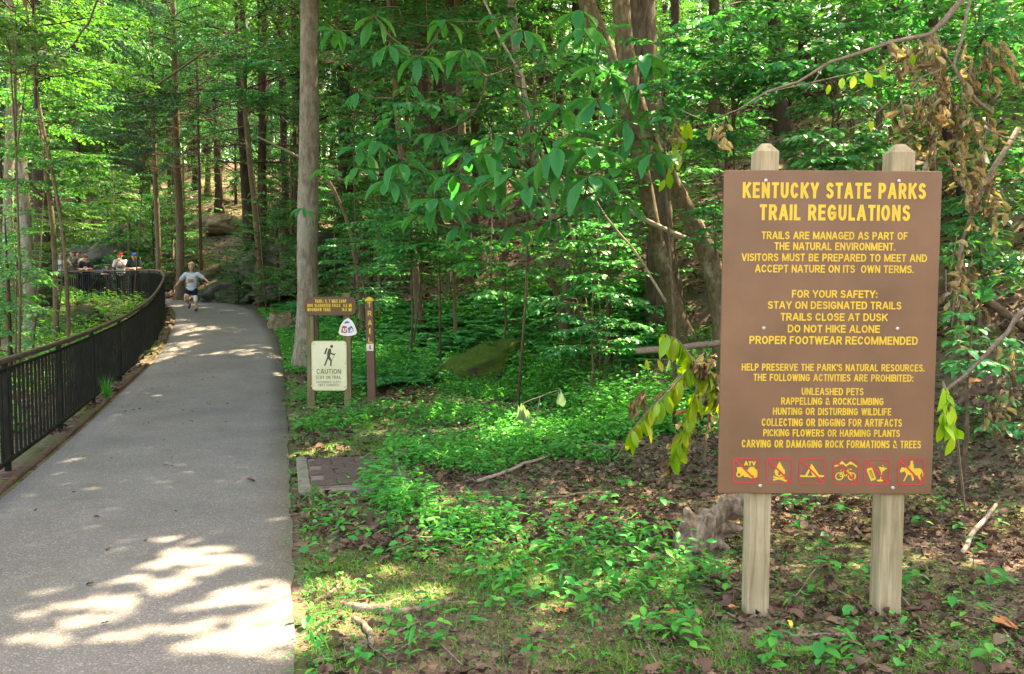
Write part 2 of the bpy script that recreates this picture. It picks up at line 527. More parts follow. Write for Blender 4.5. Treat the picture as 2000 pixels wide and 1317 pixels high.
L_CANOPY = leafmat('canopy_leaf', [(.03, .12, .035), (.05, .16, .04), (.08, .21, .04)], .45)
L_MID = leafmat('forest_leaf', [(0.0138, 0.115, 0.0483), (0.0253, 0.1667, 0.0575), (0.046, 0.2185, 0.0575), (0.1035, 0.276, 0.05175)], .46, .03)
L_HEM = leafmat('hemlock_leaf', [(.012, .085, .052), (.02, .12, .065), (.03, .155, .07)], .36, .03)
L_YEL = leafmat('bright_leaf', [(.025, .15, .04), (.05, .21, .042), (.12, .28, .04)], .5, .03)
L_MAG = leafmat('magnolia_leaf', [(0.0207, 0.23, 0.092), (0.0345, 0.2875, 0.09775), (0.069, 0.322, 0.069)], .5, .015, .34)
L_BEECH = leafmat('beech_leaf', [(0.01265, 0.1725, 0.07475), (0.023, 0.23, 0.08625), (0.05175, 0.2875, 0.0805)], .42, .05, .32)
L_HERB = leafmat('herb_leaf', [(.012, .19, .05), (.025, .26, .055), (.075, .32, .05)], .42, .015)
L_FERN = leafmat('fern_leaf', [(0.0115, 0.1898, 0.06325), (0.0184, 0.253, 0.07475), (0.04025, 0.322, 0.069)], .42, .015)
L_GRASS = leafmat('grass_blade', [(.03, .155, .025), (.07, .22, .032), (.15, .26, .055)], .42, .015)
L_DRY = leafmat('withered_leaf', [(.10, .062, .032), (.2, .135, .07), (.33, .25, .125), (.24, .23, .085), (.4, .32, .19)], .3, .02, tint=(1.1, 1.0, .7))
L_WILT = leafmat('wilting_leaf', [(.15, .38, .025), (.24, .46, .03), (.44, .48, .035)], .45, .05, tint=(1.1, 1.1, .5))
L_LITTER = leafmat('fallen_leaf', [(.046, .03, .024), (.088, .057, .045), (.13, .088, .066), (.2, .143, .105), (.07, .049, .04), (.165, .108, .076)], .1, .0, tint=(1, .9, .7))
L_ORANGE = leafmat('orange_fallen_leaf', [(.36, .15, .06), (.42, .2, .09)], .2, .02, tint=(1, .8, .6))
L_YFALL = leafmat('yellow_fallen_leaf', [(.6, .42, .05), (.55, .45, .1)], .2, .02, tint=(1, .9, .5))
L_PALE = leafmat('pale_leaf_underside', [(.24, .34, .22), (.3, .4, .27)], .35, .02)
# ------------------------------------------------------------------ leaves by the thousand
def tmpl(stations, droop=.2, fold=.1, mid=True):
    """leaf blade: list of (u, half width); returns verts (u, v, w) and triangles"""
    C, Lf, Rt = [], [], []
    V = []
    for u, h in stations:
        w = -droop * u * u
        V.append((u, 0, w)); C.append(len(V) - 1)
        if h > 0:
            V.append((u, h, w + fold * h)); Lf.append(len(V) - 1)
            V.append((u, -h, w + fold * h)); Rt.append(len(V) - 1)
        else:
            Lf.append(C[-1]); Rt.append(C[-1])
    T = []
    for i in range(len(stations) - 1):
        for A, s in ((Lf, 1), (Rt, -1)):
            a, b, c, d = C[i], C[i + 1], A[i + 1], A[i]
            for t in ((a, b, c), (a, c, d)):
                if len(set(t)) == 3: T.append(t if s > 0 else t[::-1])
    return np.array(V, float), np.array(T, int)

T_RHOMB = (np.array([(0, 0, 0), (.45, .5, .05), (1, 0, -.08), (.45, -.5, .05)], float), np.array([(0, 2, 1), (0, 3, 2)]))
T_OVAL = tmpl([(0, 0), (.22, .36), (.55, .5), (.82, .3), (1, 0)], .22, .15)
T_OBOV = tmpl([(0, .03), (.2, .13), (.45, .32), (.68, .5), (.85, .42), (.95, .2), (1, 0)], .3, .18)
T_LANCE = tmpl([(0, 0), (.3, .5), (.7, .36), (1, 0)], .25, .15)
T_CURL = tmpl([(0, 0), (.25, .38), (.55, .5), (.8, .32), (1, 0)], -.35, .75)
T_LIT = tmpl([(0, 0), (.25, .36), (.55, .5), (.8, .28), (1, 0)], -.12, .3)
T_JAG = tmpl([(0, 0), (.14, .2), (.24, .46), (.34, .24), (.48, .5), (.6, .26), (.74, .36), (1, 0)], -.1, .25)
T_BLADE = (np.array([(0, .5, 0), (0, -.5, 0), (.55, .32, .0), (.55, -.32, 0), (1, 0, -.12)], float), np.array([(0, 1, 3), (0, 3, 2), (2, 3, 4)]))

def leafs(P, D, Nn, L, W, t):
    P = np.asarray(P, float); D = np.asarray(D, float); Nn = np.asarray(Nn, float)
    D = D / np.maximum(np.linalg.norm(D, axis=1), 1e-9)[:, None]
    Sd = np.cross(Nn, D); Sd /= np.maximum(np.linalg.norm(Sd, axis=1), 1e-9)[:, None]
    Nn = np.cross(D, Sd)
    L = np.broadcast_to(np.asarray(L, float), (len(P),)); W = np.broadcast_to(np.asarray(W, float), (len(P),))
    tv, tt = t
    V = (P[:, None] + D[:, None] * (tv[None, :, 0, None] * L[:, None, None]) + Sd[:, None] * (tv[None, :, 1, None] * W[:, None, None])
         + Nn[:, None] * (tv[None, :, 2, None] * L[:, None, None]))
    T = tt[None] + (np.arange(len(P)) * len(tv))[:, None, None]
    return V.reshape(-1, 3), T.reshape(-1, 3)

def merge(parts):
    """several (V, T, material index) into one"""
    Vs, Ts, Ms, k = [], [], [], 0
    for V, T, m in parts:
        if len(V) == 0: continue
        Vs.append(V); Ts.append(T + k); Ms.append(np.full(len(T), m)); k += len(V)
    return np.concatenate(Vs), np.concatenate(Ts), np.concatenate(Ms)

def tubes_np(segs, n=4):
    """many thin branches: list of (points, radii)"""
    Vs, Ts, k = [], [], 0
    th = np.arange(n) * 2 * math.pi / n
    for P, r in segs:
        P = np.asarray(P, float); r = np.broadcast_to(np.asarray(r, float), (len(P),))
        T = np.gradient(P, axis=0); T /= np.maximum(np.linalg.norm(T, axis=1), 1e-9)[:, None]
        ref = np.where(np.abs(T[:, 2:3]) > .9, np.array([[1., 0, 0]]), np.array([[0, 0, 1.]]))
        A = np.cross(T, ref); A /= np.maximum(np.linalg.norm(A, axis=1), 1e-9)[:, None]; B = np.cross(T, A)
        V = P[:, None] + (A[:, None] * np.cos(th)[None, :, None] + B[:, None] * np.sin(th)[None, :, None]) * r[:, None, None]
        i = np.arange(len(P) - 1)[:, None]; q = np.arange(n)[None]; q2 = (q + 1) % n
        a, b, c, d = i * n + q, i * n + q2, i * n + n + q2, i * n + n + q
        T2 = np.concatenate([np.stack([a, b, c], -1).reshape(-1, 3), np.stack([a, c, d], -1).reshape(-1, 3)])
        Vs.append(V.reshape(-1, 3)); Ts.append(T2 + k); k += len(P) * n
    if not Vs: return np.zeros((0, 3)), np.zeros((0, 3), int)
    return np.concatenate(Vs), np.concatenate(Ts)

def unit(v): return v / np.maximum(np.linalg.norm(v, axis=-1, keepdims=True), 1e-9)

def rotz(v, a):
    c, s = np.cos(a), np.sin(a)
    return np.stack([v[..., 0] * c - v[..., 1] * s, v[..., 0] * s + v[..., 1] * c, v[..., 2]], -1)

def spray(rng, o, d, length, leaf, twigs, LP, LD, LN, LL, sub=True, droop=.25, dens=1.0, rad=None, flat=.3):
    """one flat branch with side twigs, its leaves laid out left and right"""
    o = np.asarray(o, float); d = unit(np.asarray(d, float))
    n = 7
    t = np.linspace(0, 1, n)
    hor = unit(np.array([d[0], d[1], 0.0]) + 1e-6)
    P = o + d * (t * length)[:, None] + np.array([0, 0, -1.0]) * (droop * length * t ** 2)[:, None]
    P[1:-1] += rng.normal(0, .012 * length, (n - 2, 3))
    r0 = rad or .008 * length + .003
    twigs.append((P, r0 * (1 - .8 * t)))
    def leaves_on(P, k0):
        Ls = np.linalg.norm(np.diff(P, axis=0), axis=1).sum()
        k = max(int(Ls / (leaf * .4) * dens), 3)
        tt = np.linspace(k0, 1, k) * (len(P) - 1)
        i = np.minimum(tt.astype(int), len(P) - 2); f = (tt - i)[:, None]
        Q = P[i] * (1 - f) + P[i + 1] * f
        Dn = unit(P[i + 1] - P[i])
        side = np.where(np.arange(k) % 2 == 0, 1, -1) * (R(58) + rng.normal(0, .25, k))
        side[-1] = 0
        LP.append(Q); LD.append(rotz(Dn, side) + rng.normal(0, .16, (k, 3)) + np.array([0, 0, -.12]))
        LN.append(np.array([0, 0, 1.0]) + rng.normal(0, flat, (k, 3)))
        LL.append(leaf * rng.uniform(.65, 1.15, k))
    leaves_on(P, .15 if not sub else .5)
    if sub:
        k = max(int(length / (leaf * 1.25) * dens), 4)
        for j, u in enumerate(np.linspace(.18, .95, k)):
            i = min(int(u * (n - 1)), n - 2); f = u * (n - 1) - i
            q = P[i] * (1 - f) + P[i + 1] * f
            dd = rotz(unit(P[i + 1] - P[i]), (1 if j % 2 else -1) * (R(50) + rng.normal(0, .2)))
            ln = length * (.5 * (1.12 - u) + .08) * rng.uniform(.65, 1.25)
            m = 4; t2 = np.linspace(0, 1, m)
            Q = q + dd * (t2 * ln)[:, None] - np.array([0, 0, 1.0]) * (droop * .6 * ln * t2 ** 2)[:, None]
            twigs.append((Q, r0 * .35 * (1 - .7 * t2)))
            leaves_on(Q, .12)

def foliage_mesh(name, LP, LD, LN, LL, twigs, leafm, twigm, t=T_OVAL, wr=.55, nt=4):
    P, D, Nn, L = np.concatenate(LP), np.concatenate(LD), np.concatenate(LN), np.concatenate(LL)
    V1, T1 = leafs(P, D, Nn, L, L * wr, t)
    V2, T2 = tubes_np(twigs, nt)
    V, T, M = merge([(V1, T1, 0), (V2, T2, 1)])
    return np_mesh(name, V, T, [leafm, twigm], False, M)

def crown_mesh(name, seed, hc, rad, nb, leaf, leafm, twigm, droop=.25, rise=.25, wr=.55, low=.0, prof=.6, dens=1.0, flat=.35, t=T_RHOMB):
    rng = np.random.default_rng(seed)
    tw, LP, LD, LN, LL = [], [], [], [], []
    for i in range(nb):
        u = low + (1 - low) * ((i + rng.uniform(0, 1)) / nb)
        a = i * 2.4 + rng.normal(0, .5)
        ln = rad * (1 - prof * u) * rng.uniform(.55, 1.05)
        spray(rng, (0, 0, hc * u), (math.cos(a), math.sin(a), rise + rng.normal(0, .12) + .5 * u), ln, leaf, tw, LP, LD, LN, LL, True, droop, dens, None, flat)
    tw.append(([(0, 0, -.4), (0.02, .01, hc * .5), (0, 0, hc)], [.06, .045, .01]))
    return foliage_mesh(name, LP, LD, LN, LL, tw, leafm, twigm, t, wr, 3)

# ------------------------------------------------------------------ ground, path
def terrain():
    def axis(lo, hi, fine0, fine1, s, big):
        a = list(np.arange(fine0, fine1, s))
        x, st = fine1, s
        while x < hi: a.append(x); st = min(st * 1.12, big); x += st
        a.append(hi)
        x, st = fine0, s; b = []
        while True:
            st = min(st * 1.12, big); x -= st
            if x <= lo: break
            b.append(x)
        return np.array([lo] + b[::-1] + a)
    X = axis(-260, 260, -14, 9, .17, 12); Y = axis(-120, 400, 1.5, 27, .17, 12)
    gx, gy = np.meshgrid(X, Y)
    Z = np.zeros_like(gx)
    for j in range(0, len(Y), 20):
        Z[j:j + 20] = land(gx[j:j + 20], gy[j:j + 20])
    V = np.stack([gx, gy, Z], -1).reshape(-1, 3)
    n = len(X); i, j = np.meshgrid(np.arange(n - 1), np.arange(len(Y) - 1))
    a = (j * n + i).ravel()
    T = np.concatenate([np.stack([a, a + 1, a + n + 1], 1), np.stack([a, a + n + 1, a + n], 1)])
    tag(link('ground', np_mesh('ground', V, T, [GROUND], True)), 'forest floor of brown leaf litter, soil and moss beside the path', 'ground', kind='structure')
terrain()

def path():
    n, k = 520, 9
    A = smooth_poly(RE, n); B = smooth_poly(LE, n)
    # pair the stations: for each right point the nearest left point further on
    q = []
    j = 0
    for a in A:
        d = np.linalg.norm(B - a, axis=1); jj = int(np.argmin(d)); j = max(j, jj); q.append(B[j])
    B = np.array(q)
    for _ in range(6): B[1:-1] = (B[:-2] + B[1:-1] * 2 + B[2:]) / 4
    V, F = [], []
    edge = lambda i: .006 * math.sin(i * .45) + .007 * math.sin(i * 1.9) + .008 * math.sin(i * 5.1)
    for i in range(n):
        for c in range(k):
            f = c / (k - 1)
            p = A[i] * (1 - f) + B[i] * f
            if c == 0: p = p + np.array([edge(i), 0])
            V.append((p[0], p[1], float(zp(p[1])) + .018 + .012 * math.sin(math.pi * f)))
        for e in (A[i] + np.array([edge(i), 0]), B[i]): V.append((e[0], e[1], float(zp(e[1])) - .1))
    w = k + 2
    for i in range(n - 1):
        for c in range(k - 1): F.append((i * w + c, i * w + c + 1, (i + 1) * w + c + 1, (i + 1) * w + c)[::-1])
        F.append((i * w, (i + 1) * w, (i + 1) * w + k, i * w + k)[::-1])
        F.append((i * w + k - 1, i * w + k + 1, (i + 1) * w + k + 1, (i + 1) * w + k - 1)[::-1])
    mb = MB(); mb.add(V, F)
    tag(mb.build('path', PATH, smooth=True), 'grey asphalt walking path curving left past the railing', 'path', kind='structure')
path()

# ------------------------------------------------------------------ railing along the left of the path
def railing():
    P = smooth_poly(FE, 2000)
    L = np.concatenate([[0], np.cumsum(np.linalg.norm(np.diff(P, axis=0), axis=1))])
    s0 = float(np.interp(1.5, P[:, 1], L)); s1 = float(np.interp(34, -P[:, 0], L))
    pos = lambda s: Vector((float(np.interp(s, L, P[:, 0])), float(np.interp(s, L, P[:, 1])), 0))
    def pz(s, h):
        p = pos(s); p.z = float(zp(p.y)) + h; return p
    base = pz(s0 + 6, 0)
    root = thing('railing', 'long dark metal railing with rusty brown handrail curving along the path', 'railing', base)
    ss = np.arange(s0, s1, .35)
    for nm, h, r, m, fl in (('top_rail', .97, .028, RAILTOP, 1.0), ('bottom_rail', .085, .024, RAILBAR, 1.0), ('upper_rail', .895, .015, RAILBAR, 1.0)):
        mb = MB(); mb.off = base
        mb.tube([pz(s, h) for s in ss], r, 10, flat=fl)
        mb.build(nm, m, root, True)
    def ang(s):
        t = pos(s + .1) - pos(s - .1); return Matrix.Rotation(math.atan2(t.y, t.x), 3, 'Z')
    k, rest, npart = 0, MB(), 0
    rest.off = base
    for s in np.arange(s0 + .05, s1, .148):
        k += 1
        if k % 14 == 0:
            mb = MB(); mb.off = base
            mb.box(pz(s, .46), (.045, .045, .98), ang(s)); mb.build('post', RAILBAR, root)
            continue
        p = pz(s, .49)
        if 3.8 < p.y and npart < 100:
            mb = MB(); mb.off = base
            mb.box(p, (.022, .022, .82), ang(s)); mb.build('baluster', RAILBAR, root); npart += 1
        else: rest.box(p, (.022, .022, .82), ang(s))
    tag(rest.build('balusters', RAILBAR, root), kind='stuff')
    # raking braces on the far run
    for px in (128, 203):
        s = None
        for q in np.arange(s0, s1, .05):
            p = pos(q)
            if p.y > 24:
                x, _, _ = project(np.array(p))
                if x < px: s = q; break
        a = pz(s, .88); b = a + Vector((-.35, -.8, -1.15))
        b.z = float(H(b.x, b.y)) - .05
        mb = MB(); mb.off = base; mb.tube([a, b], .03, 6); mb.build('brace', RAILBAR, root)
    # low timber kerb on the path side
    mb = MB(); kb = [pz(s, .015) + (ang(s) @ Vector((0, -.15, 0))) for s in np.arange(s0, s1, .3)]
    mb.off = kb[10]
    mb.tube([q + Vector((0, 0, .012 * math.sin(i * 1.7) - .008)) for i, q in enumerate(kb)], .034, 8, jit=.3)
    tag(mb.build('timber_edging', TIMBER, None, True, kb[10]), 'low dark timber edging between the path and the railing', 'edging')
railing()
# ------------------------------------------------------------------ lettering, drawn with strokes
def arc(cx, cy, rx, ry, a0, a1, n=9):
    return [(cx + rx * math.cos(R(a0 + (a1 - a0) * i / n)), cy + ry * math.sin(R(a0 + (a1 - a0) * i / n))) for i in range(n + 1)]
GL = {
 'A': (.78, [[(0, 0), (.43, 1)], [(1, 0), (.57, 1)], [(.2, .3), (.8, .3)]]),
 'B': (.68, [[(0, 0), (0, 1)], [(0, 1), (.55, 1)] + arc(.55, .76, .4, .24, 90, -90) + [(0, .52)], [(0, .52), (.6, .52)] + arc(.6, .26, .4, .26, 90, -90) + [(0, 0)]]),
 'C': (.72, [arc(.5, .5, .5, .5, 42, 318, 16)]),
 'D': (.72, [[(0, 0), (0, 1)], [(0, 1), (.45, 1)] + arc(.45, .5, .55, .5, 90, -90, 12) + [(0, 0)]]),
 'E': (.62, [[(1, 1), (0, 1), (0, 0), (1, 0)], [(0, .52), (.9, .52)]]),
 'F': (.58, [[(1, 1), (0, 1), (0, 0)], [(0, .5), (.85, .5)]]),
 'G': (.76, [arc(.5, .5, .5, .5, 42, 330, 16) + [(1, .22), (1, .46), (.58, .46)]]),
 'H': (.7, [[(0, 0), (0, 1)], [(1, 0), (1, 1)], [(0, .52), (1, .52)]]),
 'I': (.17, [[(.5, 0), (.5, 1)]]),
 'J': (.55, [[(1, 1), (1, .3)] + arc(.5, .3, .5, .3, 0, -180)]),
 'K': (.72, [[(0, 0), (0, 1)], [(1, 1), (.08, .42)], [(.36, .6), (1, 0)]]),
 'L': (.56, [[(0, 1), (0, 0), (1, 0)]]),
 'M': (.92, [[(0, 0), (0, 1)], [(1, 0), (1, 1)], [(.06, 1), (.48, .05)], [(.94, 1), (.52, .05)]]),
 'N': (.72, [[(0, 0), (0, 1)], [(1, 0), (1, 1)], [(.04, 1), (.96, 0)]]),
 'O': (.76, [arc(.5, .5, .5, .5, 90, 450, 22)]),
 'P': (.66, [[(0, 0), (0, 1)], [(0, 1), (.55, 1)] + arc(.55, .73, .45, .27, 90, -90) + [(0, .46)]]),
 'Q': (.76, [arc(.5, .5, .5, .5, 90, 450, 22), [(.6, .25), (1, 0)]]),
 'R': (.7, [[(0, 0), (0, 1)], [(0, 1), (.58, 1)] + arc(.58, .74, .4, .26, 90, -90) + [(0, .48)], [(.5, .48), (1, 0)]]),
 'S': (.66, [arc(.5, .755, .47, .245, 35, 215, 10) + arc(.5, .255, .5, .255, 60, -145, 12)]),
 'T': (.62, [[(0, 1), (1, 1)], [(.5, 1), (.5, 0)]]),
 'U': (.7, [[(0, 1), (0, .36)] + arc(.5, .36, .5, .36, 180, 360, 10) + [(1, 1)]]),
 'V': (.72, [[(0, 1), (.46, 0)], [(1, 1), (.54, 0)]]),
 'W': (1.0, [[(0, 1), (.24, 0)], [(.24, 0), (.49, 1)], [(.51, 1), (.76, 0)], [(1, 1), (.76, 0)]]),
 'X': (.7, [[(0, 0), (1, 1)], [(0, 1), (1, 0)]]),
 'Y': (.72, [[(0, 1), (.5, .42)], [(1, 1), (.5, .42)], [(.5, .45), (.5, 0)]]),
 'Z': (.66, [[(0, 1), (1, 1), (0, 0), (1, 0)]]),
 '0': (.6, [arc(.5, .5, .5, .5, 90, 450, 20)]),
 '1': (.34, [[(.1, .78), (.8, 1), (.8, 0)]]),
 '2': (.6, [arc(.5, .72, .5, .28, 165, -30, 10) + [(0, 0), (1, 0)]]),
 '3': (.6, [arc(.45, .76, .45, .24, 150, -90, 10) + arc(.5, .26, .5, .26, 90, -150, 10)]),
 '5': (.6, [[(.95, 1), (.15, 1), (.08, .5)] + arc(.48, .32, .5, .32, 120, -150, 12)]),
 '7': (.58, [[(0, 1), (1, 1), (.3, 0)]]),
 '8': (.6, [arc(.5, .76, .42, .24, 90, 450, 16), arc(.5, .26, .5, .26, 90, 450, 16)]),
 '&': (.76, [[(1, 0), (.2, .74)] + arc(.42, .82, .24, .18, 200, -20, 8) + [(.1, .38)] + arc(.36, .24, .34, .24, 150, 300, 8) + [(.95, .45)]]),
 '.': (.17, [[(.5, 0), (.5, .02)]]), ':': (.17, [[(.5, .02), (.5, .05)], [(.5, .62), (.5, .65)]]), "'": (.17, [[(.5, .8), (.5, 1)]]),
}
def ribbon(mb, pts, th, z, m, fn, ext=True):
    P = [Vector((p[0], p[1])) for p in pts]
    closed = (P[0] - P[-1]).length < 1e-4
    if ext and not closed:
        P[0] = P[0] + (P[0] - P[1]).normalized() * th / 2; P[-1] = P[-1] + (P[-1] - P[-2]).normalized() * th / 2
    Lr = []
    n = len(P)
    for i in range(n):
        if closed:
            a, c = P[(i - 1) % (n - 1)], P[(i + 1) % (n - 1)]
        else:
            a, c = P[max(i - 1, 0)], P[min(i + 1, n - 1)]
        t1 = (P[i] - a).normalized() if (P[i] - a).length > 1e-6 else (c - P[i]).normalized()
        t2 = (c - P[i]).normalized() if (c - P[i]).length > 1e-6 else t1
        n1 = Vector((-t1.y, t1.x)); n2 = Vector((-t2.y, t2.x))
        q = n1 + n2
        if q.length < 1e-3: q = n1
        q.normalize(); k = min(1 / max(q.dot(n1), .35), 2.2)
        Lr.append((P[i] + q * th / 2 * k, P[i] - q * th / 2 * k))
    for i in range(n - 1):
        a, b = Lr[i], Lr[i + 1]
        mb.add([fn(a[1].x, a[1].y, z), fn(b[1].x, b[1].y, z), fn(b[0].x, b[0].y, z), fn(a[0].x, a[0].y, z)], [(0, 1, 2, 3)], m)

def write(mb, text, x0, x1, y0, y1, bold, fn, z=.0008, m=0, space=.34, track=.16, wsc=1.0):
    """one line of capitals filling the box x0..x1, y0..y1 (y up); bold = stroke over cap height"""
    h = y1 - y0
    tot = sum((space if c == ' ' else GL[c][0] * wsc + track) for c in text) - track
    k = (x1 - x0) / tot
    t = bold * h
    x, zi = x0, 0
    for c in text:
        if c == ' ': x += space * k; continue
        w, strokes = GL[c]; w = w * wsc * k
        for st in strokes:
            zi += 1
            if w > t * 1.2: pts = [(x + t / 2 + p[0] * (w - t), y0 + t / 2 + p[1] * (h - t)) for p in st]
            else: pts = [(x + w / 2, y0 + t / 2 + p[1] * (h - t)) for p in st]
            ribbon(mb, pts, t, z + .00012 * (zi % 5), m, fn)
        x += w + track * k

def rrect(x0, y0, x1, y1, r, n=5):
    return arc(x1 - r, y1 - r, r, r, 0, 90, n) + arc(x0 + r, y1 - r, r, r, 90, 180, n) + arc(x0 + r, y0 + r, r, r, 180, 270, n) + arc(x1 - r, y0 + r, r, r, 270, 360, n)

def slab_from(mb, outline, th, fn, m=0):
    """a flat board with the given outline (counter-clockwise); fn(u, v, w): w towards the reader"""
    n = len(outline)
    V = [fn(p[0], p[1], 0) for p in outline] + [fn(p[0], p[1], -th) for p in outline]
    mb.add(V, [tuple(range(n)), tuple(range(2 * n - 1, n - 1, -1))] + [(i, n + i, n + (i + 1) % n, (i + 1) % n) for i in range(n)], m)

def square_post(mb, x, y, z0, z1, w, cham=.03, d=None, rot=0.0, cap=None):
    """a sawn post with eased edges and a bevelled top"""
    d = d or w; e = .006
    rr = []
    top = cap if cap is not None else .035
    for z, s in ((z0, 0), (z1 - top, 0), (z1, cham)):
        a, b = w / 2 - s, d / 2 - s
        rr.append([(a - e, -b, z), (a, -b + e, z), (a, b - e, z), (a - e, b, z), (-a + e, b, z), (-a, b - e, z), (-a, -b + e, z), (-a + e, -b, z)])
    M = Matrix.Rotation(rot, 3, 'Z')
    V = [Vector((x, y, 0)) + M @ Vector(p) for q in rr for p in q]
    F = [tuple(range(16, 24))]
    for r in range(2):
        for i in range(8): F.append((r * 8 + i, r * 8 + (i + 1) % 8, r * 8 + 8 + (i + 1) % 8, r * 8 + 8 + i))
    mb.add(V, F)

# ------------------------------------------------------------------ the big regulation sign
def regulation_sign():
    D = 4.0
    c = at(1622, 652.5, D)
    sc = FPX / D / math.cos(PITCH) * 1.0
    roll = R(.32)
    root = thing('park_sign', 'large brown notice board with yellow trail rules standing on two weathered timber posts', 'sign', (c.x - math.sin(roll) * (c.z - float(H(c.x, c.y))) - .006, c.y, float(H(c.x, c.y))), rot=(0, roll, 0))
    zc = c.z - root.location.z
    TL, TR, BR, BL = at(1415, 336, D), at(1840, 337, D), at(1825, 970, D), at(1408, 966, D)
    W = ((TR - TL).length + (BR - BL).length) / 2; Hh = ((TL - BL).length + (TR - BR).length) / 2
    def uv(px, py):
        """a point on the board, metres from its centre, from where it is read in the photograph"""
        p = at(px, py, D) - c
        q = Matrix.Rotation(-roll, 3, 'Y') @ p
        return q.x, q.z
    fn = lambda u, v, w: (u, -w, zc + v)
    mb = MB(); mb.box((0, .011, zc), (W, .022, Hh), None, 0, .003)
    board = mb.build('board', BROWN, root)
    front = lambda u, v, w: fn(u, v, w)
    lines = [
        ('title_lettering', [('KENTUCKY STATE PARKS', 1453, 1811, 357, 388, .185, .3), ('TRAIL REGULATIONS', 1486, 1780, 400, 431, .185, .3)], .62),
        ('lettering', [('TRAILS ARE MANAGED AS PART OF', 1490, 1775, 453, 468, .17, .42), ('THE NATURAL ENVIRONMENT.', 1515, 1751, 474, 489, .17, .42),
                       ('VISITORS MUST BE PREPARED TO MEET AND', 1451, 1813, 496, 511, .17, .42), ('ACCEPT NATURE ON ITS  OWN TERMS.', 1477, 1787, 518, 533, .17, .36)], 1.0),
        ('lettering', [('FOR YOUR SAFETY:', 1549, 1716, 567, 582, .18, .34), ('STAY ON DESIGNATED TRAILS', 1502, 1763, 589, 604, .18, .34), ('TRAILS CLOSE AT DUSK', 1527, 1736, 612, 627, .18, .34),
                       ('DO NOT HIKE ALONE', 1541, 1721, 635, 650, .18, .34), ('PROPER FOOTWEAR RECOMMENDED', 1466, 1795, 657, 673, .18, .34)], 1.0),
        ('lettering', [("HELP PRESERVE THE PARK'S NATURAL RESOURCES.", 1451, 1808, 711, 725, .165, .42), ('THE FOLLOWING ACTIVITIES ARE PROHIBITED:', 1474, 1786, 731, 745, .165, .42)], .92),
        ('lettering', [('UNLEASHED PETS', 1568, 1689, 758, 772, .165, .42), ('RAPPELLING & ROCKCLIMBING', 1528, 1728, 777, 791, .165, .42), ('HUNTING OR DISTURBING WILDLIFE', 1512, 1743, 797, 811, .165, .42),
                       ('COLLECTING OR DIGGING FOR ARTIFACTS', 1490, 1764, 818, 833, .165, .42), ('PICKING FLOWERS OR HARMING PLANTS', 1493, 1760, 839, 853, .165, .42),
                       ('CARVING OR DAMAGING ROCK FORMATIONS & TREES', 1451, 1801, 860, 875, .165, .42)], .92)]
    for nm, ls, ws in lines:
        mb = MB()
        for s, xa, xb, ya, yb, bd, sp in ls:
            ym = (ya + yb) / 2
            u0, u1 = uv(xa, ym)[0], uv(xb, ym)[0]; v1, v0 = uv((xa + xb) / 2, ya)[1], uv((xa + xb) / 2, yb)[1]
            write(mb, s, u0, u1, v0, v1, bd, front, .0008, 0, sp, .1, ws)
        mb.build(nm, YELLOW, board)
    # pictograms of forbidden things, each in a red struck-through frame
    def icon(x0, y0, x1, y1, draw, label):
        cu, cv = uv((x0 + x1) / 2, (y0 + y1) / 2)
        a = uv(x1, y0)[0] - uv(x0, y0)[0]; k = a / 100
        g = lambda u, v, w: fn(cu + (u - 50) * k, cv + (50 - v) * k, w)
        mb = MB(); draw(mb, g); o = mb.build('pictogram', [YELLOW, BROWN], board); o['label'] = label
        rb = MB()
        fr = [(p[0], p[1]) for p in rrect(2, 2, 98, 98, 16)]
        ribbon(rb, fr + [fr[0]], 4.2, .0016, 0, g)
        ribbon(rb, [(9, 9), (91, 91)], 6.5, .0018, 0, g, False)
        rb.build('prohibition_frame', RED, o)
    ring = lambda mb, g, x, y, r, t, z=.0008, m=0: ribbon(mb, arc(x, y, r, r, 0, 360, 18), t, z, m, g)
    disc = lambda mb, g, x, y, r, z=.0008, m=0, ry=None: mb.poly(arc(x, y, r, ry or r, 0, 342, 18), z, m, g)
    def atv(mb, g):
        write(mb, 'ATV', 43, 88, -31, -14, .3, lambda u, v, w: g(u, -v, w), .0008, 0, .3, .1)
        mb.poly([(15, 38), (36, 36), (44, 45), (58, 48), (60, 42), (76, 36), (94, 48), (97, 60), (95, 76), (78, 82), (66, 80), (58, 72), (44, 66), (34, 74), (18, 62)], .0008, 0, g)
        ribbon(mb, [(64, 38), (82, 37)], 3, .001, 0, g)
        ring(mb, g, 24, 66, 9, 5, .001); disc(mb, g, 24, 66, 5, .0012, 1); disc(mb, g, 78, 70, 12, .0011); disc(mb, g, 78, 72, 3.5, .0013, 1)
        mb.poly([(40, 66), (58, 66), (62, 76), (44, 76)], .0009, 0, g)
    def fire(mb, g):
        mb.poly([(50, 13), (61, 33), (66, 42), (71, 46), (72, 58), (66, 70), (50, 73), (36, 67), (31, 54), (37, 38)], .0008, 0, g)
        mb.poly([(50, 50), (56, 60), (52, 68), (46, 66), (45, 58)], .0011, 1, g)
        ribbon(mb, [(30, 84), (74, 74)], 7, .0008, 0, g); ribbon(mb, [(30, 73), (76, 88)], 7, .001, 0, g)
    def tent(mb, g):
        mb.poly([(48, 21), (80, 68), (22, 68)], .0008, 0, g)
        mb.poly([(42, 44), (52, 68), (33, 68)], .0011, 1, g)
        ribbon(mb, [(8, 69), (92, 69)], 7.5, .0009, 0, g)
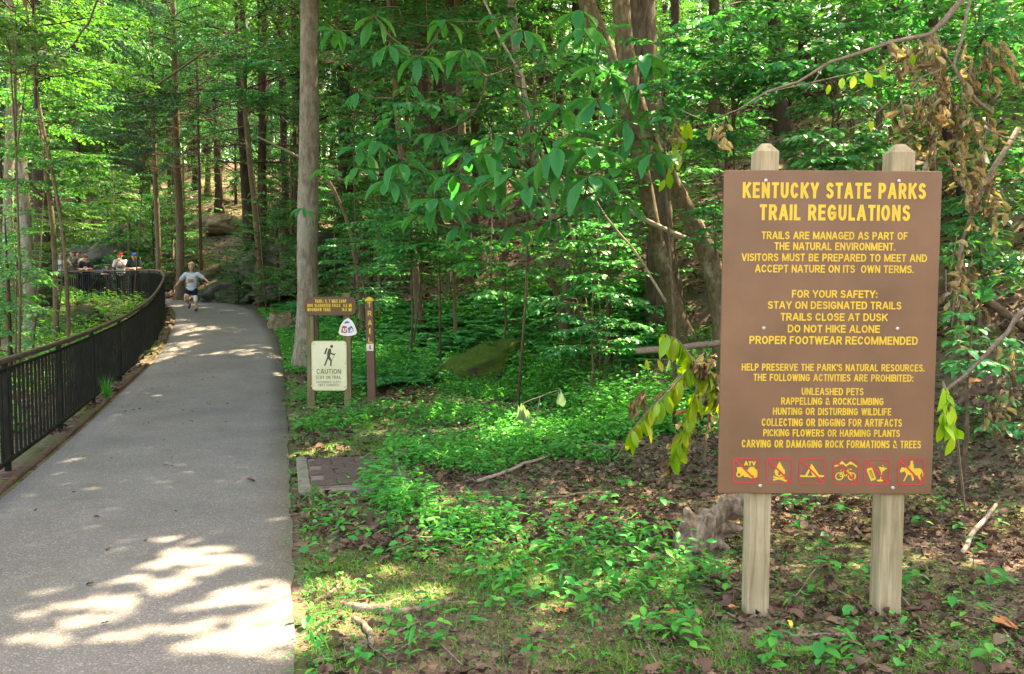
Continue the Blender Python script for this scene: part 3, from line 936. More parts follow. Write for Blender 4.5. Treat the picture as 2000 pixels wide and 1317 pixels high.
    def bike(mb, g):
        ribbon(mb, [(8, 28), (22, 25), (34, 12), (50, 27), (67, 13), (90, 30)], 6, .0008, 0, g)
        mb.poly([(28, 22), (34, 12), (42, 22)], .0009, 0, g); mb.poly([(60, 22), (67, 13), (77, 22)], .0009, 0, g)
        for x in (25, 73): ring(mb, g, x, 68, 13.5, 4.2)
        for a, b in (((25, 68), (37, 47)), ((37, 47), (63, 47)), ((63, 47), (73, 68)), ((25, 68), (47, 70)), ((47, 70), (37, 47)), ((47, 70), (64, 47)), ((63, 47), (61, 41)), ((58, 41), (70, 40)), ((30, 44), (43, 44)), ((37, 47), (36, 44))):
            ribbon(mb, [a, b], 4, .001, 0, g)
    def bottle(mb, g):
        rot = lambda u, v: (28 + .93 * u + .37 * v, 60 - .37 * u + .93 * v)
        body = [(u, v) for u, v in rrect(-11, -25, 11, 25, 4)]
        mb.poly([rot(u, v) for u, v in body], .0008, 0, g)
        write(mb, 'BEER', -17, 17, -5, 6, .2, lambda u, v, w: g(*rot(v, u), w), .0011, 1, .3, .15)
        mb.poly([(54, 30), (90, 36), (66, 53)], .0008, 0, g)
        ribbon(mb, [(68, 50), (63, 80)], 4, .001, 0, g); disc(mb, g, 62, 84, 13, .0009, 0, 4)
        ribbon(mb, [(70, 24), (76, 34)], 2, .001, 0, g)
    def horse(mb, g):
        mb.poly([(14, 33), (25, 35), (36, 33), (45, 36), (60, 38), (82, 36), (90, 44), (88, 57), (84, 62), (88, 84), (81, 82), (75, 65), (56, 63), (62, 78), (58, 85), (54, 82), (50, 64), (38, 61), (25, 87), (21, 86), (32, 61), (26, 48), (11, 54), (7, 48)], .0008, 0, g)
        ribbon(mb, [(88, 42), (94, 56), (93, 66)], 3.5, .001, 0, g)
        disc(mb, g, 51, 13, 5.5); mb.poly([(46, 18), (57, 18), (60, 36), (62, 40), (40, 40), (47, 30)], .0009, 0, g)
        ribbon(mb, [(47, 24), (37, 38)], 3.5, .001, 0, g)
    icon(1434, 895, 1484, 943, atv, 'yellow quad bike with the letters ATV, struck out in red')
    icon(1499, 896, 1550, 944, fire, 'yellow campfire on two logs, struck out in red')
    icon(1563, 896, 1614, 945, tent, 'yellow tent on a ground line, struck out in red')
    icon(1629, 897, 1680, 946, bike, 'yellow bicycle under mountain peaks, struck out in red')
    icon(1690, 897, 1741, 946, bottle, 'yellow tilted can and cocktail glass, struck out in red')
    icon(1756, 897, 1808, 946, horse, 'yellow horse and rider, struck out in red')
    for px, py in ((1498, 353), (1758, 354), (1494, 641), (1755, 642), (1487, 949), (1746, 953)):
        u, v = uv(px, py); mb = MB()
        mb.tube([fn(u, v, 0), fn(u, v, .003), fn(u, v, .005)], [.0085, .0085, .005], 10)
        mb.build('bolt', STEEL, board)
    # posts
    for px, foot, top, w, pxt in ((1478, 1215, 284, .106, 1494), (1736, 1193, 284, .111, 1751)):
        f = at(px, foot, D + .09)
        u = (Matrix.Rotation(-roll, 3, 'Y') @ (at((px + pxt) / 2, 652, D + .1) - c)).x
        zt = at(pxt, top, D + .1).z - root.location.z
        mb = MB(); square_post(mb, u, .024 + w / 2, -.5, zt, w, .033, cap=.042)
        mb.build('post', POST, root)
regulation_sign()

# ------------------------------------------------------------------ trailhead signs by the grey trunk
def trailhead():
    a, b = spot(606, 795), spot(678, 796)
    D = (a.y + b.y) / 2
    c = at(643, 700, D)
    g = (a + b) / 2
    root = thing('trail_sign', 'two mossy posts carrying a brown direction board, cream caution plate and small shield', 'sign', g)
    loc = lambda px, py: at(px, py, D - .06) - root.location
    for (x0, x1, xb, top, nm) in ((602, 617, 606, 573, 0), (672, 687, 679, 573, 1)):
        p = at((x0 + x1) / 2, 600, D); q = at(xb, 795, D)
        w = 15 / FPX * D
        mb = MB()
        zt = at(x0, top, D).z - g.z
        V = Vector(((p.x + q.x) / 2 - g.x, 0, 0))
        square_post(mb, V.x, .0, -.4, zt, w * .95, .004, cap=.004, rot=.05)
        o = mb.build('post', OLDPOST, root)
    fn0 = lambda o: (lambda u, v, w: (u, o - w, v))
    y_ = -.075 - .0
    # direction board
    x0, z1 = loc(596, 580).x, loc(596, 580).z; x1, z0 = loc(695, 616).x, loc(695, 616).z
    fn = fn0(y_)
    mb = MB(); slab_from(mb, rrect(x0, z0, x1, z1, .06), .03, fn); bd = mb.build('direction_board', DKBROWN, root)
    mb = MB()
    def ln(mb, s, xa, xb, ya, yb, bold, fn, ws=.9, z=.001, sp=.5):
        write(mb, s, loc(xa, (ya + yb) / 2).x, loc(xb, (ya + yb) / 2).x, loc(600, yb).z, loc(600, ya).z, bold, fn, z, 0, sp, .16, ws)
    ln(mb, 'TRAIL1 2. 7 MILE LOOP', 615.5, 677, 585, 591.5, .19, fn)
    ln(mb, 'DOG SLAUGHTER FALLS', 601, 665, 593.6, 600, .19, fn); ln(mb, '3.5 MI', 671, 687, 593.6, 600, .19, fn)
    ln(mb, 'MOONBOW TRAIL', 601, 646.5, 601.5, 608, .19, fn); ln(mb, '10.5 MI', 668, 687, 601.5, 608, .19, fn)
    mb.build('lettering', YELLOW, bd)
    # caution plate
    fn = fn0(y_ + .012)
    P = lambda px, py: (loc(px, py).x, loc(px, py).z)
    (x0, z1), (x1, z0) = P(608, 666), P(678, 763)
    mb = MB(); slab_from(mb, rrect(x0, z0, x1, z1, .045), .004, fn); cp = mb.build('caution_plate', CREAM, root)
    mb = MB(); fr = rrect(x0 + .006, z0 + .006, x1 - .006, z1 - .006, .04); ribbon(mb, fr + [fr[0]], .009, .0008, 0, fn); mb.build('plate_border', CREAMEDGE, cp)
    mb = MB()
    k = 90 / 988.0
    Q = lambda x, y: P(600 + x * k, 660 + y * k)
    mb.poly([Q(525 + 33 * math.cos(t * .35), 185 + 33 * math.sin(t * .35)) for t in range(18)], .001, 0, fn)
    mb.poly([Q(*p) for p in ((405, 218), (442, 222), (400, 352), (362, 345))], .001, 0, fn)
    mb.poly([Q(*p) for p in ((455, 245), (485, 225), (512, 240), (518, 290), (512, 320), (600, 348), (585, 378), (500, 350), (490, 400), (530, 490), (520, 605), (490, 605), (497, 500), (452, 450), (388, 602), (358, 598), (428, 420), (430, 330))], .0012, 0, fn)
    ribbon(mb, [Q(606, 330), Q(530, 480)], .006, .0014, 0, fn)
    mb.build('hiker_pictogram', DKINK, cp)
    mb = MB()
    ln(mb, 'CAUTION', 618.5, 666, 721, 730.5, .13, fn, 1.1); ln(mb, 'STAY ON TRAIL', 617, 666.5, 734, 740.5, .12, fn, 1.0)
    mb.build('lettering', DKINK, cp)
    mb = MB()
    ln(mb, 'HAZARDOUS CLIFFS', 618, 666, 744, 748.6, .13, fn, .9); ln(mb, 'SWIFT CURRENTS', 621, 663, 750, 754.6, .13, fn, .9)
    mb.build('faded_lettering', GREYINK, cp)
    for px, py in ((612, 672), (674.5, 672.5), (674.8, 710), (609.5, 720), (609, 754), (673.5, 756)):
        x, z = P(px, py); mb = MB(); mb.tube([fn(x, z, 0), fn(x, z, .006)], [.012, .008], 8); mb.build('bolt', STEEL, cp)
    # recreation trail shield
    fn = fn0(y_ + .006)
    k2 = 160 / 1756.0
    Z = lambda x, y: P(580 + x * k2, 560 + y * k2)
    out = [(1095, 676), (1170, 720), (1225, 800), (1262, 890), (1288, 985), (1262, 1025), (1180, 1052), (1090, 1060), (1000, 1052), (920, 1025), (893, 985), (920, 880), (960, 790), (1020, 715)][::-1]
    mb = MB(); slab_from(mb, [Z(*p) for p in out], .004, fn); sh = mb.build('trail_shield', WHITE, root)
    mb = MB()
    mb.poly([Z(*p) for p in ((1078, 732), (1112, 752), (1158, 798), (1105, 778), (1060, 790), (1008, 792), (1040, 752))], .001, 0, fn)
    mb.poly([Z(*p) for p in ((1088, 890), (1170, 838), (1196, 872), (1222, 965), (1110, 995))], .001, 0, fn)
    mb.build('blue_panel', BLUE, sh)
    mb = MB()
    mb.poly([Z(*p) for p in ((985, 835), (1080, 856), (1062, 905), (1085, 965), (1050, 998), (950, 985), (962, 890))], .001, 0, fn)
    mb.build('red_panel', REDEN, sh)
    mb = MB()
    write(mb, 'U', Z(976, 0)[0], Z(1044, 0)[0], Z(0, 970)[1], Z(0, 890)[1], .3, fn, .002); write(mb, 'A', Z(1122, 0)[0], Z(1200, 0)[0], Z(0, 978)[1], Z(0, 895)[1], .24, fn, .002)
    ribbon(mb, [Z(1092, 800), Z(1115, 850), Z(1075, 900), Z(1100, 950), Z(1075, 1010)], .012, .0022, 0, fn)
    mb.build('lettering', WHITE, sh)
trailhead()

def trail_post():
    g = spot(727, 797); D = g.y
    root = thing('trail_post', 'slim red-brown marker post spelling TRAIL downwards beside the cream caution plate', 'post', g)
    w = 15.5 / FPX * D
    zt = at(722, 580, D).z - g.z
    lean = (at(722, 590, D).x - g.x) / zt
    root.rotation_euler = (0, lean, 0)
    zm = at(724, 669, D).z - g.z
    mb = MB(); square_post(mb, 0, 0, -.4, zt - .05, w, .002, cap=.004); o = mb.build('shaft', REDBROWN, root)
    mb = MB(); square_post(mb, 0, 0, zt - .055, zt, w * 1.04, .035, cap=.04); mb.build('cap', YELLOW, root)
    fn = lambda u, v, q: (u, -w / 2 - q, v)
    mb = MB()
    k = 1 / FPX * D
    for c, ya, yb in (('T', 590, 600), ('R', 607, 617), ('A', 625, 635), ('I', 641, 652), ('L', 659, 669)):
        z1, z0 = at(723, ya, D).z - g.z, at(723, yb, D).z - g.z
        hw = .0 if c == 'I' else 3.8 * k
        if c == 'I': ribbon(mb, [(0, z0), (0, z1)], .019, .001, 0, fn, False)
        else: write(mb, c, -hw + .004, hw + .004, z0, z1, .18, fn, .001)
    mb.build('lettering', YELLOW, root)
    mb = MB(); z1, z0 = at(723, 671, D).z - g.z, at(723, 685, D).z - g.z
    mb.box((0, -w / 2 - .003, (z0 + z1) / 2), (w * .9, .005, z1 - z0), None, 0, .001); pl = mb.build('metal_band', STEEL, root)
    mb = MB(); ribbon(mb, [(0, z0 + .02), (0, z1 - .02)], .018, .007, 0, fn, False); mb.build('dark_bar', DKINK, pl)
trail_post()

# ------------------------------------------------------------------ brick pad with its concrete rim
def brick_pad():
    o = spot(632, 935)
    w, l = .62, 1.1
    i = int(np.argmin(np.abs(RE[:, 1] - o.y))); t = RE[i + 1] - RE[i - 1]; t /= np.linalg.norm(t)
    uy = Vector((t[0], t[1], 0)); ux = Vector((t[1], -t[0], 0))
    mid = Vector((RE[i][0], RE[i][1], 0)) + ux * (.17 + w * .62)
    o = Vector((mid.x, mid.y, float(H(mid.x, mid.y))))
    root = thing('brick_pad', 'small sunken pad of dark bricks with a pale concrete rim at the path edge', 'paving', o)
    fn = lambda u, v, z: (ux.x * u + uy.x * v, ux.y * u + uy.y * v, z)
    mb = MB(); mb.box((0, 0, 0), (1, 1, 1))
    V = [fn(v[0] * w * 1.25, v[1] * l * 1.05, v[2] * .06 + .012) for v in mb.V]
    q = MB(); q.add(V, mb.F); q.build('joint_bed', JOINT, root)
    bw, bl = .2, .1
    ny, nx = int(l / bl), int(w * 1.25 / bw)
    for j in range(ny):
        for i in range(nx + 1):
            u = -w * .62 + (i + .5 * (j // 2 % 2)) * bw * 1.0 + .1; v = -l / 2 + (j + .5) * l / ny
            if u > w * .62: continue
            m = MB(); m.box((0, 0, .03 + RNG.uniform(-.002, .002)), (bw - .009, l / ny - .006, .05), None, 0, .004)
            q = MB(); q.add([fn(p[0] + u, p[1] + v, p[2]) for p in m.V], m.F); q.build('brick', BRICK, root)
    m = MB(); m.box((-w * .62 - .055, 0, .01), (.1, l * 1.25, .08), None, 0, .012)
    q = MB(); q.add([fn(*p) for p in m.V], m.F); q.build('concrete_rim', CONC, root)
    m = MB(); m.box((-w * .2, -l * .56, .0), (w * .7, .08, .075), None, 0, .012)
    q = MB(); q.add([fn(*p) for p in m.V], m.F); q.build('concrete_rim', CONC, root)
brick_pad()

# ------------------------------------------------------------------ rocks, stump, logs, branches
def rock(name, label, c, r, mat, seed, rot=0.0, rough=.28, tilt=0.0, freq=1.3, cat='rock', sub=5):
    import bmesh
    bm = bmesh.new(); bmesh.ops.create_icosphere(bm, subdivisions=sub, radius=1)
    M = Matrix.Rotation(rot, 3, 'Z') @ Matrix.Rotation(tilt, 3, 'Y')
    for v in bm.verts:
        p = v.co.copy(); s = Vector((seed * 7.1, seed * 3.3, 0))
        k = 1 + rough * mnoise.noise(p * freq + s) + rough * .5 * mnoise.noise(p * freq * 2.7 + s) + rough * .22 * mnoise.noise(p * freq * 7 + s)
        if mat is ROCK or mat is SLAB: k *= 1 + .085 * math.tanh(4 * math.sin(p.z * 7 + 2.2 * mnoise.noise(p * 1.1 + s) + seed))
        q = Vector((math.copysign(abs(p.x) ** .8, p.x), math.copysign(abs(p.y) ** .8, p.y), math.copysign(abs(p.z) ** .8, p.z)))
        v.co = M @ Vector((q.x * r[0], q.y * r[1], q.z * r[2])) * k
    me = bpy.data.meshes.new(name); bm.to_mesh(me); bm.free()
    me.polygons.foreach_set('use_smooth', [True] * len(me.polygons)); me.materials.append(mat)
    return tag(link(name, me, None, c), label, cat)

p = at(948, 716, 13.2); rock('boulder', 'low boulder wholly covered in yellow-green moss among the ferns', (p.x, p.y, p.z - .12), (.74, .46, .4), MOSSROCK, 1, -.1, .3, -.42)
p = spot(552, 642); rock('rock', 'small pale sandstone rock on the mossy bank left of the grey trunk', (p.x, p.y, p.z + .1), (.3, .24, .25), PALEROCK, 2, .5, .25)
p = spot(786, 898); rock('stone', 'fist-sized pale stone in the green herbs right of the brick pad', (p.x, p.y, p.z + .02), (.085, .07, .095), PALEROCK, 3, .3, .25, sub=3)
p = at(565, 500, 24.5); rock('boulder', 'big grey mossy boulder bulging behind the grey trunk above the path bend', (p.x, p.y, p.z - .2), (1.25, 1.0, .78), ROCK, 4, .3, .3, -.25)
p = at(555, 565, 23); rock('boulder', 'flat mossy ledge stone below the big boulder behind the grey trunk', (p.x, p.y, p.z), (.85, .6, .25), ROCK, 5, .1, .35, -.3)
p = at(470, 560, 25.3); rock('boulder', 'mossy boulder at the path bend between the running boy and the twin trunks', (p.x, p.y, p.z - .1), (1.0, .8, .55), ROCK, 6, -.2, .35, -.35)
p = at(425, 575, 26); rock('boulder', 'low dark mossy stone right behind the running boy', (p.x, p.y, p.z - .05), (.75, .5, .4), ROCK, 7, .4, .35, -.3)
p = at(515, 540, 25.5); rock('boulder', 'sloping green rock between the two trunks and the grey trunk', (p.x, p.y, p.z), (.9, .9, .6), ROCK, 14, .8, .35, -.4)
p = at(188, 487, 37); rock('boulder', 'long pale grey sandstone slab sloping behind the people at the railing', (p.x, p.y, p.z - .5), (2.2, 1.4, .95), SLAB, 8, .2, .16, -.4)
p = at(430, 428, 40); rock('boulder', 'brown blocky rock on the leafy slope far above the running boy', (p.x, p.y, p.z - .25), (1.0, .8, .5), PALEROCK, 9, .2, .25)
p = at(300, 545, 31); rock('boulder', 'dark mossy rock behind the rail just left of the running boy', (p.x, p.y, p.z - .1), (.7, .6, .45), ROCK, 10, .2, .3)
p = at(1925, 905, 7.6); rock('boulder', 'dark mossy ledge in the bank at the lower right of the big sign', (p.x, p.y, p.z - .12), (1.0, .6, .28), MOSSROCK, 11, .1, .3)
p = spot(163, 638); rock('boulder', 'dark stump-like rock in the sunny plants inside the railing curve', (p.x, p.y, p.z + .15), (.4, .35, .3), ROCK, 13, .1, .3)

def stump():
    c = spot(1385, 1075); D = c.y
    mb = MB(); mb.off = c
    A = lambda px, py, dd=0: at(px, py, D + dd)
    for a, b, ra, rb in (((1350, 1066), (1378, 1022), .115, .085), ((1345, 1028), (1350, 1085), .06, .085), ((1382, 1018), (1418, 992), .075, .05), ((1415, 984), (1470, 976), .045, .06), ((1440, 990), (1475, 1010), .05, .04),
                         ((1385, 1030), (1462, 1034), .058, .016), ((1402, 1040), (1440, 1056), .03, .004), ((1394, 1052), (1456, 1098), .032, .014), ((1342, 1000), (1358, 1030), .035, .055),
                         ((1336, 1076), (1280, 1096), .04, .01), ((1376, 1060), (1372, 1092), .07, .05), ((1388, 1012), (1372, 1000), .05, .03)):
        mb.cap_limb(A(*a), A(*b, .02), ra, rb, 12)
    def disp(co, n):
        q = co * 7; r = co * 24
        return n * (.016 * mnoise.noise(q) + .007 * mnoise.noise(Vector((r.x * 1.3, r.y, r.z * .35))) - .02 * max(0, .35 - 2.5 * abs(mnoise.noise(Vector((co.x * 8, co.y * 8, co.z * 3.5))))))
    me = remeshed(mb, .008, 3, disp)
    me.materials.append(DEADWOOD)
    tag(link('stump', me, None, c), 'weathered grey root stump lying behind the left post of the big sign', 'stump')
stump()

def limb(name, label, pts, rad, mat, cat='branch', n=8, side=(), group=None, jit=.25):
    mb = MB(); o = Vector(pts[0]); mb.off = o
    # a few extra bends
    P = []
    for i in range(len(pts) - 1):
        a, b = Vector(pts[i]), Vector(pts[i + 1])
        for k in range(3):
            q = a.lerp(b, k / 3); P.append(q + (Vector((RNG.normal(), RNG.normal(), RNG.normal())) * (b - a).length * .015 if k else Vector()))
    P.append(Vector(pts[-1]))
    r = np.interp(np.linspace(0, 1, len(P)), np.linspace(0, 1, len(rad)), rad)
    mb.tube(P, list(r), n, jit=jit, seed=float(RNG.uniform(0, 50)))
    for s in side: mb.tube([Vector(q) for q in s[0]], s[1], 5)
    return tag(mb.build(name, mat, None, True, o), label, cat, group)

def lying(pxs, lift=.01):
    return [spot(*p) + Vector((0, 0, lift)) for p in pxs]

limb('fallen_branch', 'long pale bare branch lying across the leaf litter left of the yellowing twig', lying([(935, 947), (985, 930), (1040, 908), (1085, 892), (1140, 876)], .03), [.017, .014, .006], PALETWIG,
     side=[([spot(1040, 908), spot(1052, 922)], [.006, .003]), ([spot(985, 930), spot(960, 938)], [.005, .003])])
limb('fallen_branch', 'thin grey stick lying level below the long pale branch', lying([(1020, 978), (1090, 976), (1150, 968), (1190, 966)], .02), [.008, .005], TWIG)
limb('fallen_branch', 'short thick broken branch leaning in the litter right of the sign posts', [spot(1878, 1090) + Vector((0, 0, .02)), spot(1905, 1050) + Vector((0, 0, .05)), spot(1945, 1012) + Vector((0, 0, .09))], [.017, .016, .013], PALETWIG)
limb('root', 'curved grey root surfacing in the sunlit soil beside the path', lying([(672, 1188), (720, 1195), (780, 1202), (840, 1192), (890, 1172)], .012), [.018, .026, .016, .008], DEADWOOD, 'root')
limb('root', 'bent grey root end poking from the soil below the long curved root', lying([(690, 1215), (712, 1228), (725, 1250), (724, 1272)], .015), [.013, .016, .012], DEADWOOD, 'root')
limb('root', 'thin forked root lying in the sun left of the long curved root', lying([(615, 1180), (650, 1160), (690, 1125)], .01), [.012, .008, .004], DEADWOOD, 'root', side=[([spot(650, 1160), spot(655, 1130)], [.006, .003])])
limb('root', 'short root stub in front of the bent grey root', lying([(655, 1245), (690, 1275)], .008), [.01, .012], DEADWOOD, 'root')
limb('log', 'smooth grey fallen log lying behind the yellowing branch left of the sign', [at(1242, 686, 8.8), at(1330, 680, 8.9), at(1420, 668, 9.0), at(1520, 655, 9.1)], [.032, .034, .032], TWIG, 'log')
limb('log', 'long brown fallen trunk on the slope behind the running boy', [at(398, 540, 27.5), at(430, 528, 28), at(470, 515, 28.6), at(520, 500, 29.4)], [.19, .18, .14], TIMBER, 'log', 10)
limb('log', 'mossy fallen trunk on the slope above the sandstone slab', [at(140, 470, 40), at(200, 455, 40), at(255, 440, 40.5)], [.22, .2, .15], B_TAN, 'log', 10)
limb('fallen_branch', 'thin twig standing tilted in the litter between the two sign posts', [spot(1518, 1215), spot(1560, 1170) + Vector((0, 0, .03)), spot(1592, 1130) + Vector((0, 0, .05))], [.004, .003], TWIG)
limb('fallen_branch', 'long thin twig on the ground right of the right sign post', lying([(1760, 1170), (1795, 1215), (1830, 1270)], .01), [.007, .005], TWIG)
limb('fallen_branch', 'dead twig lying straight along the ground in front of the posts', lying([(1540, 1250), (1640, 1246), (1720, 1240)], .012), [.008, .01, .006], TWIG)
limb('fallen_branch', 'slender twig lying in the grass at the lower edge left of the sign', lying([(1258, 1245), (1270, 1280), (1290, 1317)], .012), [.006, .004], TWIG)
limb('fallen_branch', 'pale twig on the soil near the middle of the grass', lying([(812, 1052), (870, 1056), (925, 1060)], .012), [.007, .004], PALETWIG)
limb('fallen_branch', 'bare branch slanting up through the leaves right of the big sign', [at(1838, 765, 5.6), at(1880, 738, 5.6), at(1945, 672, 5.55), at(2010, 598, 5.5)], [.012, .014, .016], TWIG)
limb('fallen_branch', 'grey dead limb sloping down behind the withered leaves right of the sign', [at(1870, 530, 8.4), at(1925, 585, 8.4), at(2005, 645, 8.4)], [.05, .045, .04], B_TAN)
# ------------------------------------------------------------------ trees
CROWNS = {
 'tall': [crown_mesh('crown', 11, 9, 4.2, 34, .12, L_MID, B_DARK, .22, .25, dens=.85), crown_mesh('crown', 12, 10, 3.8, 34, .12, L_MID, B_DARK, .3, .15, dens=.85),
          crown_mesh('crown', 13, 8, 4.4, 30, .13, L_CANOPY, B_DARK, .2, .3, dens=.85)],
 'hem': [crown_mesh('crown', 21, 10, 4.0, 52, .11, L_HEM, B_DARK, .35, .05, .42, 0, .7, 1.1, .3), crown_mesh('crown', 22, 9, 3.6, 46, .11, L_HEM, B_DARK, .4, .05, .42, 0, .65, 1.1, .3)],
 'yel': [crown_mesh('crown', 31, 6, 3.2, 34, .12, L_YEL, B_DARK, .15, .3), crown_mesh('crown', 32, 7, 3.4, 34, .12, L_YEL, B_TAN, .2, .2)],
 'small': [crown_mesh('crown', 41, 4, 2.2, 24, .1, L_MID, B_DARK, .2, .2, .55, 0, .5), crown_mesh('crown', 42, 3.5, 2.0, 22, .1, L_MID, B_TAN, .2, .2, .55, 0, .4)],
}
def trunk_part(root, pts, rad, mat, n=10, jit=.12, flare=True, name='trunk'):
    o = Vector(root.location)
    P, r = [], []
    for i in range(len(pts) - 1):
        a, b = Vector(pts[i]), Vector(pts[i + 1]); k = max(2, min(14, int((b - a).length / .45)))
        for j in range(k):
            P.append(a.lerp(b, j / k)); r.append(rad[i] + (rad[i + 1] - rad[i]) * j / k)
    P.append(Vector(pts[-1])); r.append(rad[-1])
    # round the bends
    for _ in range(3):
        P = [P[0]] + [(P[i - 1] + P[i] * 2 + P[i + 1]) / 4 for i in range(1, len(P) - 1)] + [P[-1]]
    if flare:
        z0 = P[0].z
        r = [q * (1 + .55 * math.exp(-max(p.z - z0 - .15, 0) / (q * 1.6))) for p, q in zip(P, r)]
        P = [P[0] - Vector((0, 0, .4))] + P; r = [r[0] * 1.1] + r
    mb = MB(); mb.off = o
    mb.tube(P, r, n, jit=jit, seed=float(RNG.uniform(0, 90)))
    return mb.build(name, mat, root, True)

def crown_part(root, me, loc, sc=1.0, rz=0.0, tilt=0.0):
    o = link('crown', me, root, Vector(loc) - Vector(root.location))
    o.scale = (sc, sc, sc); o.rotation_euler = (tilt, 0, rz)
    return o

def tree(label, pxs, d, wpx, mat, crown=None, top=14.0, group=None, name='tree', zc=None, sc=1.0, n=10, wtop=.45, base=None):
    """pxs: the trunk's course read from the foot upward; d: distance of its foot; wpx: its width there"""
    pts = [at(px, py, d) for px, py in pxs]
    g = Vector((pts[0].x, d, float(H(pts[0].x, d))))
    pts[0] = g
    root = thing(name, label, 'tree', g, group)
    dirv = (pts[-1] - pts[-2]); dirv.normalize()
    if dirv.z < .5: dirv = Vector((dirv.x * .4, dirv.y, .9)).normalized()
    zt = g.z + top
    if pts[-1].z < zt - 1:
        k = (zt - pts[-1].z) / max(dirv.z, .3)
        pts.append(pts[-1] + Vector((dirv.x * k * .6, 0, dirv.z * k)))
    r0 = wpx / FPX * d / 2
    hh = [(p.z - g.z) / max(pts[-1].z - g.z, .1) for p in pts]
    trunk_part(root, pts, [r0 * (1 - (1 - wtop) * q) for q in hh], mat, n)
    if crown:
        kind, i = crown
        me = CROWNS[kind][i % len(CROWNS[kind])]
        z = (zc if zc is not None else g.z + top * .42)
        # the trunk's place at that height
        q = pts[-1]
        for a, b in zip(pts[:-1], pts[1:]):
            if a.z <= z <= b.z: q = a.lerp(b, (z - a.z) / max(b.z - a.z, .01))
        crown_part(root, me, (q.x, q.y, z), sc, float(RNG.uniform(0, 6.28)))
    return root, pts

GREY, _ = tree('tall straight pale grey trunk rising out of view behind the trail direction board', [(600, 735), (600, 560), (603, 400), (604, 200), (605, 0)], 14.6, 41, B_GREY, None, 17, n=18, wtop=.6)
BIG, _ = tree('broad rough brown trunk, thickest of all, behind the crossing curved stems', [(1302, 585), (1290, 450), (1272, 300), (1257, 150), (1250, 0)], 12.8, 56, B_ROUGH, None, 18, n=22, wtop=.7)
MAGT = thing('magnolia_tree', 'curved mottled stem, left of a crossing pair, bearing whorls of huge green leaves', 'tree', spot(1333, 668))
dm = MAGT.location.y
MAG_P = [MAGT.location.copy()] + [at(px, py, dm) for px, py in ((1305, 560), (1283, 480), (1262, 380), (1250, 300), (1232, 220), (1200, 130), (1165, 55), (1140, 0), (1100, -160))]
trunk_part(MAGT, MAG_P, [.14, .115, .105, .098, .095, .1, .115, .12, .115, .09], B_LICH, 14, .12)
TW = thing('tree', 'curved mottled stem, right of a crossing pair, leaning away from the big sign', 'tree', Vector((at(1428, 640, 10.6).x, 10.6, float(H(at(1428, 640, 10.6).x, 10.6)))))
trunk_part(TW, [TW.location.copy()] + [at(px, py, 10.6) for px, py in ((1405, 545), (1372, 470), (1335, 400), (1295, 330), (1262, 260), (1235, 180), (1218, 100), (1212, 0), (1200, -200))],
           [.145, .13, .12, .115, .11, .105, .105, .11, .11, .09], B_LICH, 14, .12)

